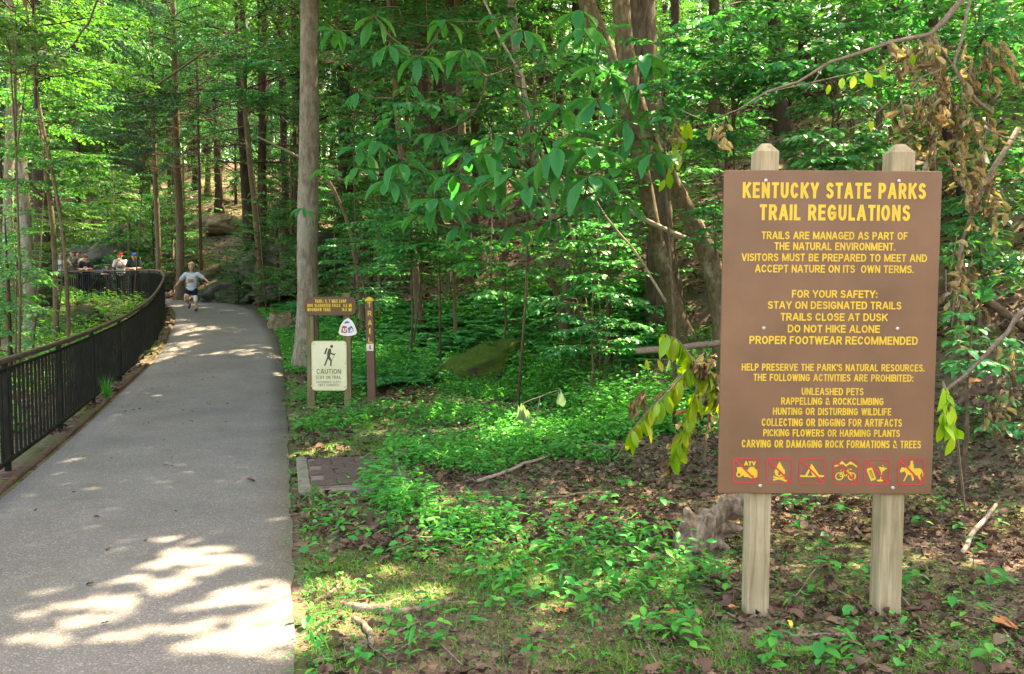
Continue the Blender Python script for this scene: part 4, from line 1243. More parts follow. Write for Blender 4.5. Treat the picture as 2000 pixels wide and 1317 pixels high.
TREES = [
 # label, course, distance, width px, bark, crown(kind, index), top, crown height, crown scale
 ('leaning sunlit thin trunk with one bright edge, inside the railing curve', [(133, 622), (130, 520), (122, 430), (95, 300), (75, 210), (60, 100)], 15.5, 8, B_TAN, ('yel', 0), 10, 5.2, .8),
 ('slim mossy trunk between the bright thin trunk and the thick pale one', [(108, 597), (108, 500), (100, 400), (86, 300), (70, 200)], 18.5, 11, B_TAN, ('tall', 1), 12, 6.0, .8),
 ('thick pale mossy trunk at the left in front of the gathered people', [(62, 612), (58, 540), (50, 420), (38, 280), (28, 150)], 20, 24, B_GREY, ('tall', 2), 15, 6.5, .9),
 ('stout dark trunk directly behind the thick pale mossy one', [(88, 590), (82, 420), (78, 250), (76, 60)], 24, 34, B_DARK, ('hem', 0), 18, 7.5, 1.0),
 ('thin slightly bent trunk just beyond the top of the railing curve', [(311, 520), (308, 440), (303, 350), (300, 250)], 29, 11, B_TAN, ('hem', 1), 13, 6.2, .9),
 ('brown trunk with peeling sunlit edge directly above the running boy', [(352, 560), (352, 430), (346, 330), (344, 250)], 27.5, 17, B_TAN, ('tall', 0), 14, 7.2, .9),
 ('pole-thin trunk in the gap right of the peeling brown trunk', [(393, 500), (391, 420), (389, 330)], 33, 7, B_RED, ('hem', 0), 12, 8.0, .8),
 ('thick dark trunk, bigger of two standing close at the boulders', [(492, 500), (484, 400), (476, 280), (470, 120)], 27, 26, B_DARK, ('tall', 1), 17, 7.8, 1.0),
 ('curving mossy trunk, thinner of two standing close at the boulders', [(510, 580), (506, 480), (496, 380), (486, 300), (478, 200)], 23.5, 14, B_LICH, ('tall', 0), 13, 6.3, .8),
 ('thin leaning dead pole slanting down to the right of the grey trunk', [(712, 520), (690, 450), (660, 385), (640, 350)], 17, 14, B_TAN, None, 3.0, None, 1),
 ('dark straight trunk right of the grey trunk half veiled by leaves', [(680, 430), (678, 320), (676, 200), (672, 60)], 27, 34, B_DARK, ('hem', 1), 18, 9.0, 1.0),
 ('dark slender trunk midway between the grey trunk and the red-brown pair', [(776, 400), (774, 280), (770, 150), (768, 40)], 31, 19, B_DARK, ('tall', 2), 17, 10, 1.0),
 ('thick red-brown trunk, left of a pair behind the long magnolia leaves', [(836, 440), (830, 330), (826, 200), (822, 60)], 23, 36, B_RED, ('tall', 0), 18, 9.5, 1.0),
 ('thick red-brown trunk, right of a pair behind the long magnolia leaves', [(893, 470), (890, 330), (884, 180), (878, 30)], 21, 33, B_RED, ('tall', 1), 18, 9.0, 1.0),
 ('tan smooth trunk in front of the right red-brown trunk', [(918, 520), (912, 430), (905, 330), (900, 230)], 17, 19, B_TAN, ('small', 0), 9, 6.5, 1.0),
 ('spindly curved tan trunk below the left red-brown trunk', [(822, 600), (812, 530), (800, 430), (786, 320), (775, 220)], 16.5, 17, B_TAN, ('small', 1), 9, 6.0, 1.0),
 ('curved grey trunk sweeping down to the right above the mossy boulder', [(1118, 600), (1100, 470), (1060, 350), (1030, 280), (1012, 160), (998, 0)], 13.6, 22, B_GREY, ('small', 0), 11, 7.5, 1.1),
 ('dark straight trunk behind the leaves just above the left sign post', [(1528, 330), (1522, 200), (1512, 60)], 19, 26, B_DARK, ('tall', 2), 16, 8.5, 1.0),
 ('dark trunk behind the leaves between the tops of the two sign posts', [(1580, 330), (1574, 200), (1570, 60)], 22, 24, B_RED, ('tall', 0), 16, 9.5, 1.0),
 ('slim brown trunk showing between the curved grey trunk and the thickest trunk', [(1130, 400), (1128, 280), (1126, 150)], 22, 18, B_DARK, ('hem', 0), 16, 9.5, .9),
 ('broad dark trunk left of the thickest trunk, far up the slope', [(1075, 330), (1068, 180), (1064, 40)], 28, 36, B_RED, ('tall', 1), 18, 11.5, 1.0),
 ('forked brown trunk low at the right edge behind the withered leaves', [(1905, 470), (1895, 400), (1870, 330), (1850, 250)], 11, 30, B_DARK, ('small', 1), 7, 5.2, 1.0),
 ('pale straight trunk at the far left edge of the wood', [(14, 560), (16, 400), (22, 200)], 30, 22, B_GREY, ('yel', 1), 15, 7.0, 1.2),
 ('dark trunk just left of the long sandstone slab', [(150, 470), (148, 360), (150, 220)], 41, 18, B_DARK, ('yel', 1), 15, 7.5, 1.3),
 ('twisted dark trunk right of the long sandstone slab', [(232, 470), (228, 400), (236, 300)], 42, 14, B_DARK, ('yel', 0), 13, 7.0, 1.3),
 ('slim dark trunk left of the grey trunk with a broken side branch', [(560, 440), (556, 320), (552, 180)], 32, 17, B_DARK, ('tall', 1), 16, 10, .9),
 ('thin brown trunk right beside the grey trunk on its left', [(578, 430), (577, 300), (574, 150)], 34, 12, B_RED, ('hem', 1), 15, 10, .9),
 ('red-brown trunk up the slope above the brown blocky rock', [(428, 400), (424, 280), (420, 150)], 44, 15, B_RED, ('hem', 1), 17, 9.5, 1.1),
 ('mottled leaning stub of a trunk below the curved grey trunk', [(1112, 650), (1096, 600), (1078, 545)], 13.0, 24, B_LICH, None, 1.2, None, 1),
 ('short dark broken trunk standing right of the tan smooth trunk', [(930, 490), (926, 430), (920, 400)], 18.5, 40, B_DARK, None, 2.0, None, 1),
 ('thin straight stem rising from the ferns left of the curved grey trunk', [(985, 540), (984, 420), (986, 300), (990, 180)], 15.5, 11, B_TAN, ('small', 0), 7, 6.0, .8),
 ('thin pale stem rising through the leaves left of the tan smooth trunk', [(890, 540), (884, 440), (876, 380)], 15, 7, B_TAN, None, 4, None, 1),
]
for lab, pxs, d, w, m, cr, top, zc, sc in TREES:
    tree(lab, pxs, d, w, m, cr, top, None, 'tree', zc, sc)

# bare vine beside the curved grey trunk, broken stems
limb('vine', 'long thin bare vine hanging in a bend along the curved grey trunk', [at(px, py, 11.2) for px, py in ((945, 0), (985, 90), (1022, 150), (1030, 200), (1060, 300), (1095, 390), (1125, 480))], [.012, .016, .02, .02, .022, .024], PALETWIG, 'vine')
limb('branch', 'dead bare branch slanting across in front of the crossing stems', [at(px, py, 9.6) for px, py in ((1120, 330), (1180, 420), (1260, 520), (1300, 590))], [.012, .014, .016], PALETWIG)
limb('branch', 'dead pale branch passing behind the crossing stems to the sign', [at(px, py, 11.6) for px, py in ((1200, 390), (1260, 430), (1340, 465), (1420, 500))], [.03, .035, .03], PALETWIG)
limb('branch', 'broken pale branch sticking out left of the grey trunk', [at(px, py, 24) for px, py in ((500, 265), (540, 285), (590, 310))], [.02, .03, .04], PALETWIG)
limb('branch', 'long bare branch crossing the dark hemlock boughs at the upper left', [at(px, py, 22) for px, py in ((255, 190), (290, 180), (330, 150), (400, 100), (470, 55))], [.02, .03, .035, .03], B_TAN)
limb('branch', 'thin bare branch curving down from above at the upper left', [at(px, py, 14) for px, py in ((190, 0), (170, 50), (140, 90), (100, 115), (20, 140))], [.02, .016, .012, .006], B_TAN)
limb('vine', 'thin straight hanging vine right of the tan smooth trunk', [at(px, py, 12) for px, py in ((960, 520), (962, 400), (958, 250))], [.008, .008, .007], PALETWIG, 'vine')

# ------------------------------------------------------------------ the crowded wood up the slope
def hill_trees():
    rng = np.random.default_rng(5)
    placed = []
    tries = 0
    barks = [B_DARK, B_RED, B_DARK, B_TAN]
    groups = {'hem': ('dark hemlock among the crowded trunks of the shaded wood', 'hemlocks in the wood'), 'tall': ('straight leafy tree among the crowded trunks up the slope', 'leafy trees in the wood'),
              'yel': ('bright green sunlit tree deep in the wood', 'sunlit trees deep in the wood')}
    tub = {}
    while len(placed) < 112 and tries < 6000:
        tries += 1
        y = rng.uniform(24, 66); px = rng.uniform(-150, 2150)
        x = (px - 1000) / FPX * y
        if sdist(RE, x, y)[0] < 1.2 + (0 if x > -8 else 1.5): continue
        if min([1e9] + [(x - q[0]) ** 2 + (y - q[1]) ** 2 for q in placed]) < 2.2 ** 2: continue
        placed.append((x, y))
        kind = rng.choice(['hem', 'tall', 'yel'], p=[.38, .42, .2] if px < 700 else [.22, .56, .22])
        if kind == 'yel' and y < 38: kind = 'tall'
        lab, grp = groups[kind]
        g = Vector((x, y, float(H(x, y))))
        root = thing('hemlock_tree' if kind == 'hem' else 'tree', lab, 'tree', g, grp)
        h = rng.uniform(13, 19); r = rng.uniform(.09, .24); lx = rng.normal(0, .5)
        pts = [g, g + Vector((lx * .2, 0, h * .3)), g + Vector((lx * .6, 0, h * .65)), g + Vector((lx, 0, h))]
        trunk_part(root, pts, [r, r * .85, r * .65, r * .3], barks[int(rng.integers(4))], 8)
        me = CROWNS[kind][int(rng.integers(len(CROWNS[kind])))]
        far = min(max((y - 24) / 30, 0), 1)
        crown_part(root, me, pts[1] + Vector((0, 0, rng.uniform(-.8, 1.2) - far * 2.2)), rng.uniform(.95, 1.3), rng.uniform(0, 6.28))
        if y > 33 and px < 640: crown_part(root, CROWNS['hem' if kind == 'hem' else 'tall'][int(rng.integers(2))], pts[2] + Vector((0, 0, rng.uniform(-1, .5))), rng.uniform(.9, 1.2), rng.uniform(0, 6.28))  # upper crown added to shade and darken the wood below
hill_trees()

def far_wood():
    """the wood beyond, which reads as one mass"""
    rng = np.random.default_rng(9)
    P, D, Nn, L, tw = [], [], [], [], []
    for i in range(260):
        y = rng.uniform(66, 120); px = rng.uniform(-250, 2250); x = (px - 1000) / FPX * y
        z0 = float(land(x, y)[()]) if False else float(land(np.array([x]), np.array([y]))[0])
        h = rng.uniform(13, 22)
        tw.append(([(x, y, z0 - .5), (x + .2, y, z0 + h * .5), (x, y, z0 + h)], [.25, .2, .06]))
        for c in range(9):
            cx, cy, cz = x + rng.normal(0, 2.2), y + rng.normal(0, 2.2), z0 + rng.uniform(.5, h)
            n = 100
            P.append(np.stack([cx + rng.normal(0, 1.1, n), cy + rng.normal(0, 1.1, n), cz + rng.normal(0, .55, n)], 1))
            D.append(rng.normal(0, 1, (n, 3))); Nn.append(np.array([0, 0, 1.]) + rng.normal(0, .6, (n, 3))); L.append(rng.uniform(.3, .55, n))
    P, D, Nn, L = map(np.concatenate, (P, D, Nn, L))
    V1, T1 = leafs(P, D, Nn, L, L * .6, T_RHOMB); V2, T2 = tubes_np(tw, 5)
    V, T, M = merge([(V1, T1, 0), (V2, T2, 1)])
    tag(link('far_woods', np_mesh('far_woods', V, T, [L_MID, B_DARK], False, M)), 'mass of distant trees filling the view beyond the slope', 'woods', kind='stuff')
far_wood()

# ------------------------------------------------------------------ the roof of leaves, added out of view to shade path and sign
def in_any(px, py, patches):
    m = np.zeros(px.shape, bool)
    for cx, cy, rx, ry, rot in patches:
        c, s = math.cos(R(rot)), math.sin(R(rot))
        u = ((px - cx) * c + (py - cy) * s) / rx; v = (-(px - cx) * s + (py - cy) * c) / ry
        m |= (u * u + v * v) < 1
    return m

GAPS = [(505, 1215, 80, 26, -6), (470, 1270, 110, 17, -10), (440, 1310, 140, 14, -8), (520, 1170, 50, 14, -12), (600, 1185, 50, 24, 0), (560, 1240, 40, 40, 0),  # wanted sun patches on the ground; leaves in their sunbeams are left out
        (400, 1225, 60, 9, -14), (350, 1285, 70, 9, -12), (250, 1290, 60, 8, -12), (180, 1300, 70, 9, -10), (60, 1305, 50, 8, -8), (190, 1231, 38, 11, -6), (140, 1265, 50, 7, -14),
        (310, 1140, 55, 10, -12), (240, 1178, 20, 9, 0), (215, 1183, 14, 6, 0), (270, 1185, 20, 6, -8), (320, 1188, 26, 7, -6), (300, 1160, 20, 5, 0), (415, 1138, 42, 8, -6), (330, 1118, 24, 5, 0),
        (280, 1205, 24, 5, 0), (370, 1165, 26, 5, -10), (345, 1240, 30, 6, -12), (430, 1195, 36, 7, -14), (20, 1260, 26, 6, 0), (95, 1240, 30, 5, -8), (330, 1096, 30, 4, -4), (400, 1113, 22, 4, 0),
        (140, 918, 40, 5, -10),
        (640, 880, 60, 14, -10), (590, 893, 26, 8, 0), (740, 850, 26, 5, 0),
        (700, 1190, 90, 20, -6), (640, 1215, 50, 20, 0), (790, 1160, 70, 12, -10), (850, 1165, 30, 7, 0), (760, 1120, 30, 6, 0), (660, 1150, 40, 8, 0),
        (1080, 1185, 50, 10, -8), (1190, 1138, 40, 10, -6), (1050, 1225, 30, 7, 0), (1060, 1140, 14, 10, 0), (1300, 1150, 24, 6, 0), (700, 1240, 40, 8, 0), (620, 1270, 30, 10, 0),
        (415, 700, 70, 5, -4), (470, 690, 50, 3, -4), (380, 650, 40, 6, -8), (350, 635, 24, 9, 0), (350, 675, 45, 6, -8), (330, 690, 40, 7, -8), (300, 705, 30, 6, -8), (440, 655, 40, 2.5, 0), (490, 660, 36, 2.5, 0),
        (430, 612, 60, 2.5, 0), (480, 625, 36, 2, 0), (375, 600, 40, 3, 0), (505, 703, 40, 3, -3), (530, 735, 14, 3, 0), (300, 790, 14, 2, 0),
        (220, 600, 50, 14, 0), (280, 590, 24, 8, 0), (60, 640, 30, 10, 0), (30, 560, 20, 10, 0), (130, 560, 14, 60, 0), (60, 500, 40, 12, 0), (100, 660, 50, 5, 0), (180, 570, 24, 8, 0)]

ROOF = []
def canopy():
    rng = np.random.default_rng(3)
    cell = .105
    hosts = [('grey', GREY), ('big', BIG), ('mag', MAGT), ('twin', TW)]
    extra = [((9.2, 8.2), 'unseen tall tree beyond the right edge added to shade the sign', 16), ((12.5, 15.5), 'unseen tall tree higher up the right bank, added for shade', 17), ((8.2, 18.5), 'straight tree added for shade on the slope hidden behind the big sign', 17),  # extra trees added to carry the shading leaves
             ((4.6, -1.5), 'unseen tall tree behind the viewer beside the path, added for shade', 16), ((-9.5, 7.5), 'unseen tree added for shade on the low ground left of the railing', 15), ((-12.5, 14.0), 'unseen tree added for shade on the low ground further left of the railing', 15)]
    for (x, y), lab, h in extra:
        g = Vector((x, y, float(H(x, y))))
        root = thing('tree', lab, 'tree', g)
        trunk_part(root, [g, g + Vector((.1, 0, h * .5)), g + Vector((-.1, .1, h))], [.24, .19, .08], B_DARK, 10)
        hosts.append((lab, root))
    tops = {}
    gaps = [(cx, cy, rx + 13, ry + 1.7, r) if cy < 760 else (cx, cy, rx * (.75 if cy < 1080 else 1) + 3 + (14 if rx < 60 else 9) * (cy > 1080), ry * (.75 if cy < 1080 else 1) + 1.2 + (4.2 if rx < 60 else 2.4) * (cy > 1080), r) for cx, cy, rx, ry, r in GAPS]
    for nm, r in hosts: tops[nm] = np.array([r.location.x, r.location.y])
    tops['mag'] = np.array([MAG_P[-1].x, dm]); 
    acc = {nm: [] for nm, _ in hosts}
    sv = np.array(SUN) / SUN.z
    for layer in range(6):
        gx = np.arange(-10.5, 9.5, cell); gy = np.arange(.8, 24, cell)
        X, Y = np.meshgrid(gx, gy)
        X = (X + rng.uniform(0, cell, X.shape)).ravel(); Y = (Y + rng.uniform(0, cell, Y.shape)).ravel()
        Z = np.asarray(H(X, Y))
        hz = 8.4 + .8 * layer + 1.3 * np.sin(X * .55 + 1.1 * layer) * np.cos(Y * .5 - layer) + rng.normal(0, .35, X.shape) + np.maximum(Z, 0) * .7
        P = np.stack([X, Y, Z], 1) + sv[None] * (hz - Z)[:, None]
        G = np.stack([X, Y, Z], 1)
        px, py, dep = project(G)
        wx = px + 9 * np.sin(X * 9 + Y * 4) * (6 / np.maximum(Y, 2)); wy = py + 3 * np.sin(X * 7 - Y * 5) * (6 / np.maximum(Y, 2))
        broad = in_any(wx, wy, [q for q in gaps if q[2] > 60 and q[1] > 1080])
        keep = ~in_any(wx, wy, gaps) | (broad & (rng.uniform(0, 1, X.shape) < .035))
        # thin, patchy cover letting light into the wood behind, full cover shading the path
        if layer >= 2:
            keep &= (Y < 4.7) | (sdist(RE, X, Y) < .7)
        open_ = sm(6.5, 9, Y) * sm(.3, 1.2, sdist(RE, X, Y)) + sm(.4, 1.2, -sdist(FE, X, Y)) * sm(9, 13, Y)
        hole = np.sin(X * 2.1 + 1.3 * np.sin(Y * 1.7)) * np.sin(Y * 2.4 + 1.1 * np.sin(X * 1.3)) + .5 * np.sin(X * 4.7 + Y * 3.1)
        keep &= rng.uniform(0, 1, X.shape) < .97 - open_ * np.where(hole > .12, .88, .2)
        # leave the view itself free of hanging canopy
        ppx, ppy, _ = project(P)
        keep &= ~((ppy > -30) & (ppx > -60) & (ppx < 2060) & (P[:, 1] < 19))
        P = P[keep]
        names = list(tops); d2 = np.stack([np.hypot(P[:, 0] - tops[k][0], P[:, 1] - tops[k][1]) for k in names])
        who = d2.argmin(0)
        for i, k in enumerate(names): acc[k].append(P[who == i])
    for nm, root in hosts:
        P = np.concatenate(acc[nm])
        if len(P) < 50: continue
        o = np.array(root.location)
        n = len(P)
        D = rng.normal(0, 1, (n, 3)); D[:, 2] = D[:, 2] * .3 - .15
        Nn = np.array([0, 0, 1.]) * .9 + np.array(SUN) * .4 + rng.normal(0, .33, (n, 3))
        L = rng.uniform(.13, .2, n)
        V1, T1 = leafs(P - unit(D) * L[:, None] * .5 - o, D, Nn, L, L * .62, T_RHOMB)
        tw = []
        top = tops[nm]
        zt = float(P[:, 2].mean())
        for q in P[rng.integers(0, n, 26)]:
            a = np.array([top[0], top[1], zt * rng.uniform(.62, .9)]); 
            if nm in ('mag',): a[:] = (MAG_P[-1].x, dm, MAG_P[-1].z - .2)
            c = (a + q) / 2 + rng.normal(0, .3, 3) + np.array([0, 0, .4])
            tw.append((np.array([a, a * .6 + c * .4, c, c * .4 + q * .6, q]) - o, [.07, .055, .04, .025, .01]))
        V2, T2 = tubes_np(tw, 5)
        V, T, M = merge([(V1, T1, 0), (V2, T2, 1)])
        ROOF.append(link('crown', np_mesh('crown', V, T, [L_CANOPY, B_DARK], False, M), root))
canopy()
# ------------------------------------------------------------------ the magnolia's great leaf whorls
def magnolia():
    rng = np.random.default_rng(17)
    o = np.array(MAGT.location)
    W = [ # px, py, distance, size
     (440, 700, 0, 0),
     (705, 292, 9.6, 1.0), (742, 278, 9.4, .9), (762, 352, 9.0, 1.0), (822, 332, 9.2, .8), (855, 388, 8.4, 1.15), (905, 300, 8.8, .9), (942, 300, 8.6, 1.0), (965, 262, 9.2, .9), (938, 372, 8.3, 1.0),
     (1035, 372, 7.9, 1.05), (1000, 330, 8.6, .9), (1075, 318, 8.3, .9), (1050, 262, 9.2, .8), (905, 100, 9.2, .9), (930, 215, 9.4, .8), (1090, 205, 8.8, 1.1), (1120, 125, 9.0, 1.0), (1180, 60, 9.0, .9), (1165, 195, 8.3, 1.1),
     (1120, 260, 8.2, 1.1), (1160, 290, 8.0, 1.15), (1215, 240, 8.2, 1.0), (1245, 270, 8.4, 1.0), (1280, 215, 8.6, .9), (1205, 330, 8.2, 1.0), (1100, 340, 8.2, 1.0), (1250, 170, 8.8, .9), (1300, 235, 8.8, .8), (1060, 100, 9.4, .9), (800, 170, 10, .8),
     (760, 90, 10, .9), (700, 180, 10.3, .8), (870, 40, 9.8, .9), (980, 30, 9.6, .9), (1010, 190, 9.2, .8), (850, 262, 9.6, .8), (592, 408, 11.5, .55), (1140, 385, 8.4, .9), (1330, 180, 9, .8), (1225, 400, 8.8, .8), (1190, 140, 8.2, 1.1), (1255, 110, 8.3, 1.1), (1140, 60, 8.6, 1.0), (1280, 300, 8.0, .9), (1090, 290, 8.0, 1.2), (980, 345, 8.2, 1.1), (1150, 345, 7.9, 1.1), (780, 320, 9.0, 1.0), (700, 330, 9.4, .9), (660, 60, 10.4, .9), (730, 30, 10.2, 1.0), (820, 110, 9.8, 1.0), (860, 190, 9.6, .9), (770, 230, 9.8, .9), (950, 150, 9.3, 1.0), (1020, 60, 9.2, 1.0), (890, 340, 8.8, 1.0), (980, 280, 8.8, 1.0), (640, 330, 10.2, .7), (1130, 20, 9.0, 1.0), (820, 420, 9.6, .8), (900, 440, 9.4, .8), (1010, 440, 9.6, .9), (1080, 430, 9.2, .9)]
    W = W[1:]
    LP, LD, LN, LL, tw, ends = [], [], [], [], [], []
    nodes = [np.array(MAG_P[i].lerp(MAG_P[i + 1], q / 6)) for i in range(2, len(MAG_P) - 1) for q in range(6)]
    for px, py, d, s in W:
        c = np.array(at(px, py, d))
        k = int(rng.integers(6, 9))
        a0 = rng.uniform(0, 6.28)
        a = a0 + np.arange(k) * 2 * math.pi / k + rng.normal(0, .15, k)
        tilt = rng.normal(0, .22, 2)
        D = np.stack([np.cos(a), np.sin(a), -.22 + tilt[0] * np.cos(a) + tilt[1] * np.sin(a) + rng.normal(0, .12, k)], 1)
        LP.append(c + D * .015); LD.append(D); LN.append(np.array([0, 0, 1.]) + rng.normal(0, .16, (k, 3)) + .25 * D); LL.append(.31 * s * rng.uniform(.75, 1.1, k))
        if px < 620: tw.append((np.array([np.array(at(640, 430, d + .5)), c]), [.006, .004]))
        else: ends.append(c)
    # each whorl grows from the nearest wood already there
    stem0 = np.array(MAG_P[4])
    ends.sort(key=lambda q: min(np.linalg.norm(q - k) for k in nodes))
    wood = [(k, 0) for k in nodes]
    for c in ends:
        nd, lv = min(wood, key=lambda k: np.linalg.norm(k[0] - c) + .9 * max(k[0][2] - c[2] + .1, 0) + (.35 if k[1] == 0 else 0) + .25 * max(k[1] - 3, 0))
        v = c - nd; ln = np.linalg.norm(v); bow = rng.normal(0, .05 * ln, 3) + np.array([0, 0, -.1 * ln])
        m1 = nd + v * .35 + bow; m2 = nd + v * .7 + bow * .8
        r = .02 if lv == 0 else .012
        tw.append((np.array([nd, m1, m2, c]), [r, r * .8, r * .65, .006]))
        wood += [(m1, lv + 1), (m2, lv + 1), (c * .97 + m2 * .03, lv + 1)]
    P, D, Nn, L = np.concatenate(LP), np.concatenate(LD), np.concatenate(LN), np.concatenate(LL)
    q = rng.uniform(0, 1, len(L)) < .5
    T_OB2 = tmpl([(0, .03), (.2, .12), (.42, .3), (.64, .48), (.82, .44), (.94, .22), (1, 0)], .62, .34)
    V1, T1, _ = merge([(*leafs(P[m] - o, D[m], Nn[m], L[m], L[m] * rng.uniform(.34, .43, m.sum()), t), 0) for m, t in ((q, T_OBOV), (~q, T_OB2))])
    V2, T2 = tubes_np([(p - o, r) for p, r in tw], 6)
    V, T, M = merge([(V1, T1, 0), (V2, T2, 1)])
    link('foliage', np_mesh('foliage', V, T, [L_MAG, B_TAN], True, M), MAGT)
magnolia()

# ------------------------------------------------------------------ shrubs and saplings of the understorey
def sapling(name, label, px, py, d, tops, leaf, leafm, seed, stem=.014, t=T_OVAL, group=None, droop=.18, foot=None, wr=.58, dens=1.0, cat='shrub'):
    """stem from the ground with flat sprays; tops: (px, py, distance, reach) of the sprays' ends"""
    rng = np.random.default_rng(seed)
    g = Vector(foot) if foot is not None else Vector((at(px, py, d).x, d, float(H(at(px, py, d).x, d))))
    root = thing(name, label, cat, g, group)
    o = np.array(g)
    hi = max(tops, key=lambda q: at(q[0], q[1], q[2]).z)
    zt = at(hi[0], hi[1], hi[2]).z
    xm = np.mean([at(q[0], q[1], q[2]).x for q in tops]); ym = np.mean([q[2] for q in tops])
    st = [g - Vector((0, 0, .1)), g.lerp(Vector((xm, ym, zt)), .3) + Vector((.04, 0, .05)), g.lerp(Vector((xm, ym, zt)), .65), Vector((xm, ym, zt))]
    mb = MB(); mb.off = g; mb.tube(st, [stem * 1.5, stem * 1.2, stem * .8, stem * .3], 7); mb.build('stem', B_TAN, root, True)
    LP, LD, LN, LL, tw = [], [], [], [], []
    for tx, ty, td, reach in tops:
        e = np.array(at(tx, ty, td))
        zz = min(max((e[2] - g.z - .1 * reach) / max(zt - g.z, .1), .12), .97)
        s = np.array(st[1].lerp(st[3], max((zz - .3) / .7, 0)) if zz > .3 else st[0].lerp(st[1], zz / .3))
        v = e - s; ln = np.linalg.norm(v)
        if ln < .25 * reach: v = np.array([math.cos(seed + tx), math.sin(seed + ty), .15]); ln = reach
        if ln > reach: s = e - v / ln * reach * 1.02; ln2 = reach; tw.append((np.array([np.array(st[2]), s]) - o, [.008, .006]))
        else: ln2 = ln
        spray(rng, s - o, v + np.array([0, 0, droop * ln2]), ln2, leaf, tw, LP, LD, LN, LL, True, droop, dens)
    me = foliage_mesh('foliage', LP, LD, LN, LL, tw, leafm, B_TAN, t, wr)
    link('foliage', me, root)
    return root

rg = np.random.default_rng(23)
def fan(x0, x1, y0, y1, d0, d1, n, reach):
    return [(rg.uniform(x0, x1), rg.uniform(y0, y1), rg.uniform(d0, d1), reach * rg.uniform(.7, 1.2)) for _ in range(n)]

def fan2(*q): return fan(*q[:6], int(q[6] * 1.3), q[7])
sapling('beech_sapling', 'wide leafy sapling spreading flat green sprays above the left sign post', 1440, 560, 10.5, fan2(1280, 1560, 20, 180, 8.2, 10.2, 22, 1.3), .1, L_BEECH, 1)
sapling('beech_sapling', 'leafy sapling spreading flat sprays above the gap between the sign posts', 1600, 560, 10.0, fan2(1500, 1760, 10, 190, 8.0, 10.5, 20, 1.2), .1, L_BEECH, 2)
sapling('beech_sapling', 'lower leafy sapling right behind the top edge of the big sign', 1600, 600, 8.6, fan2(1480, 1760, 240, 330, 7.2, 9.0, 18, .9), .09, L_BEECH, 3)
sapling('beech_sapling', 'leafy sapling behind the left post top and the curved stems', 1430, 560, 9.8, fan2(1340, 1500, 190, 320, 8.8, 10.5, 14, .9), .09, L_BEECH, 4)
sapling('beech_sapling', 'leafy sapling high at the right edge behind the withered leaves', 1900, 560, 9.5, fan2(1760, 2030, 10, 200, 8.2, 10.5, 20, 1.2), .1, L_BEECH, 5)
sapling('beech_sapling', 'dense dark sapling at the right edge beside the middle of the sign', 1930, 640, 9.0, fan2(1840, 2030, 220, 420, 8.0, 10.0, 18, .9), .095, L_MID, 6)
sapling('shrub', 'green shrub low behind the right side of the big sign', 1900, 720, 8.4, fan2(1840, 2020, 430, 640, 7.2, 9.0, 16, .7), .1, L_MID, 7)
sapling('shrub', 'small sprig of broad leaves poking out right of the sign at mid height', 1875, 760, 6.4, fan2(1850, 1950, 600, 720, 5.9, 6.5, 6, .4), .1, L_BEECH, 8)
sapling('shrub', 'bush of broad leaves between the crossing stems and the sign edge', 1400, 620, 9.6, fan2(1340, 1440, 380, 480, 8.8, 9.8, 8, .6), .095, L_BEECH, 9)
sapling('shrub', 'dark leafy shrub under the magnolia leaves left of the crossing stems', 1170, 600, 11.5, fan2(1090, 1230, 430, 560, 10, 12.5, 16, .8), .095, L_MAG, 10)
sapling('shrub', 'layered green shrub above the ferns left of the mossy boulder', 800, 620, 14.5, fan2(700, 900, 400, 520, 12.5, 15.5, 20, 1.2), .095, L_MAG, 11)
sapling('shrub', 'layered green shrub directly above the mossy boulder', 980, 650, 13.5, fan2(880, 1080, 450, 600, 11.5, 14, 22, 1.1), .09, L_MAG, 12)
sapling('shrub', 'leafy shrub around the mottled leaning trunk stub', 1130, 640, 12.5, fan2(1040, 1220, 480, 620, 11, 13, 14, .9), .09, L_MID, 13)
sapling('shrub', 'small tree of green sprays right behind the grey trunk at mid height', 650, 560, 20, fan2(560, 740, 250, 420, 18, 22, 16, 1.7), .095, L_MID, 14)
sapling('shrub', 'spreading green sapling high right of the grey trunk', 690, 560, 19, fan2(610, 800, 60, 240, 16, 20, 22, 1.8), .095, L_MID, 15)
sapling('shrub', 'sunlit yellow-green sapling beyond the railing near the sandstone slab', 215, 560, 33, fan2(150, 270, 330, 440, 30, 36, 16, 2.0), .15, L_YEL, 16)
sapling('shrub', 'sunlit yellow-green sapling in front of the stout dark trunk at the left', 110, 590, 21, fan2(30, 200, 400, 500, 18, 23, 18, 1.4), .095, L_YEL, 17)
sapling('shrub', 'dark low sapling at the left edge above the railing', 20, 660, 14, fan2(-30, 90, 480, 600, 12, 16, 12, 1.0), .1, L_MID, 18)
sapling('beech_sapling', 'bright spray of leaves hanging in at the top left corner', 30, 640, 11, fan2(-40, 130, 10, 130, 9, 12, 12, 1.1), .1, L_YEL, 19)
sapling('shrub', 'green sprays over the dark hemlock boughs left of the grey trunk', 520, 560, 21, fan2(380, 590, 70, 200, 18, 22, 26, 1.9), .095, L_BEECH, 20)
sapling('shrub', 'low sapling with drooping sprays on the bank left of the grey trunk', 545, 600, 22, fan2(500, 600, 330, 430, 20, 23, 9, 1.2), .09, L_MID, 21)
sapling('shrub', 'green sapling behind the running boy beside the mossy stones', 450, 560, 26, fan2(400, 480, 480, 545, 24, 26, 8, .8), .1, L_MID, 22)
sapling('shrub', 'leafy sapling filling the gap between the magnolia and the red-brown pair', 950, 520, 16, fan2(840, 1080, 60, 260, 12, 16, 22, 1.4), .1, L_MID, 23)
sapling('shrub', 'layered dark sapling at the left in front of the wood', 60, 620, 17, fan2(-20, 220, 180, 380, 15, 21, 24, 1.7), .095, L_MID, 24)
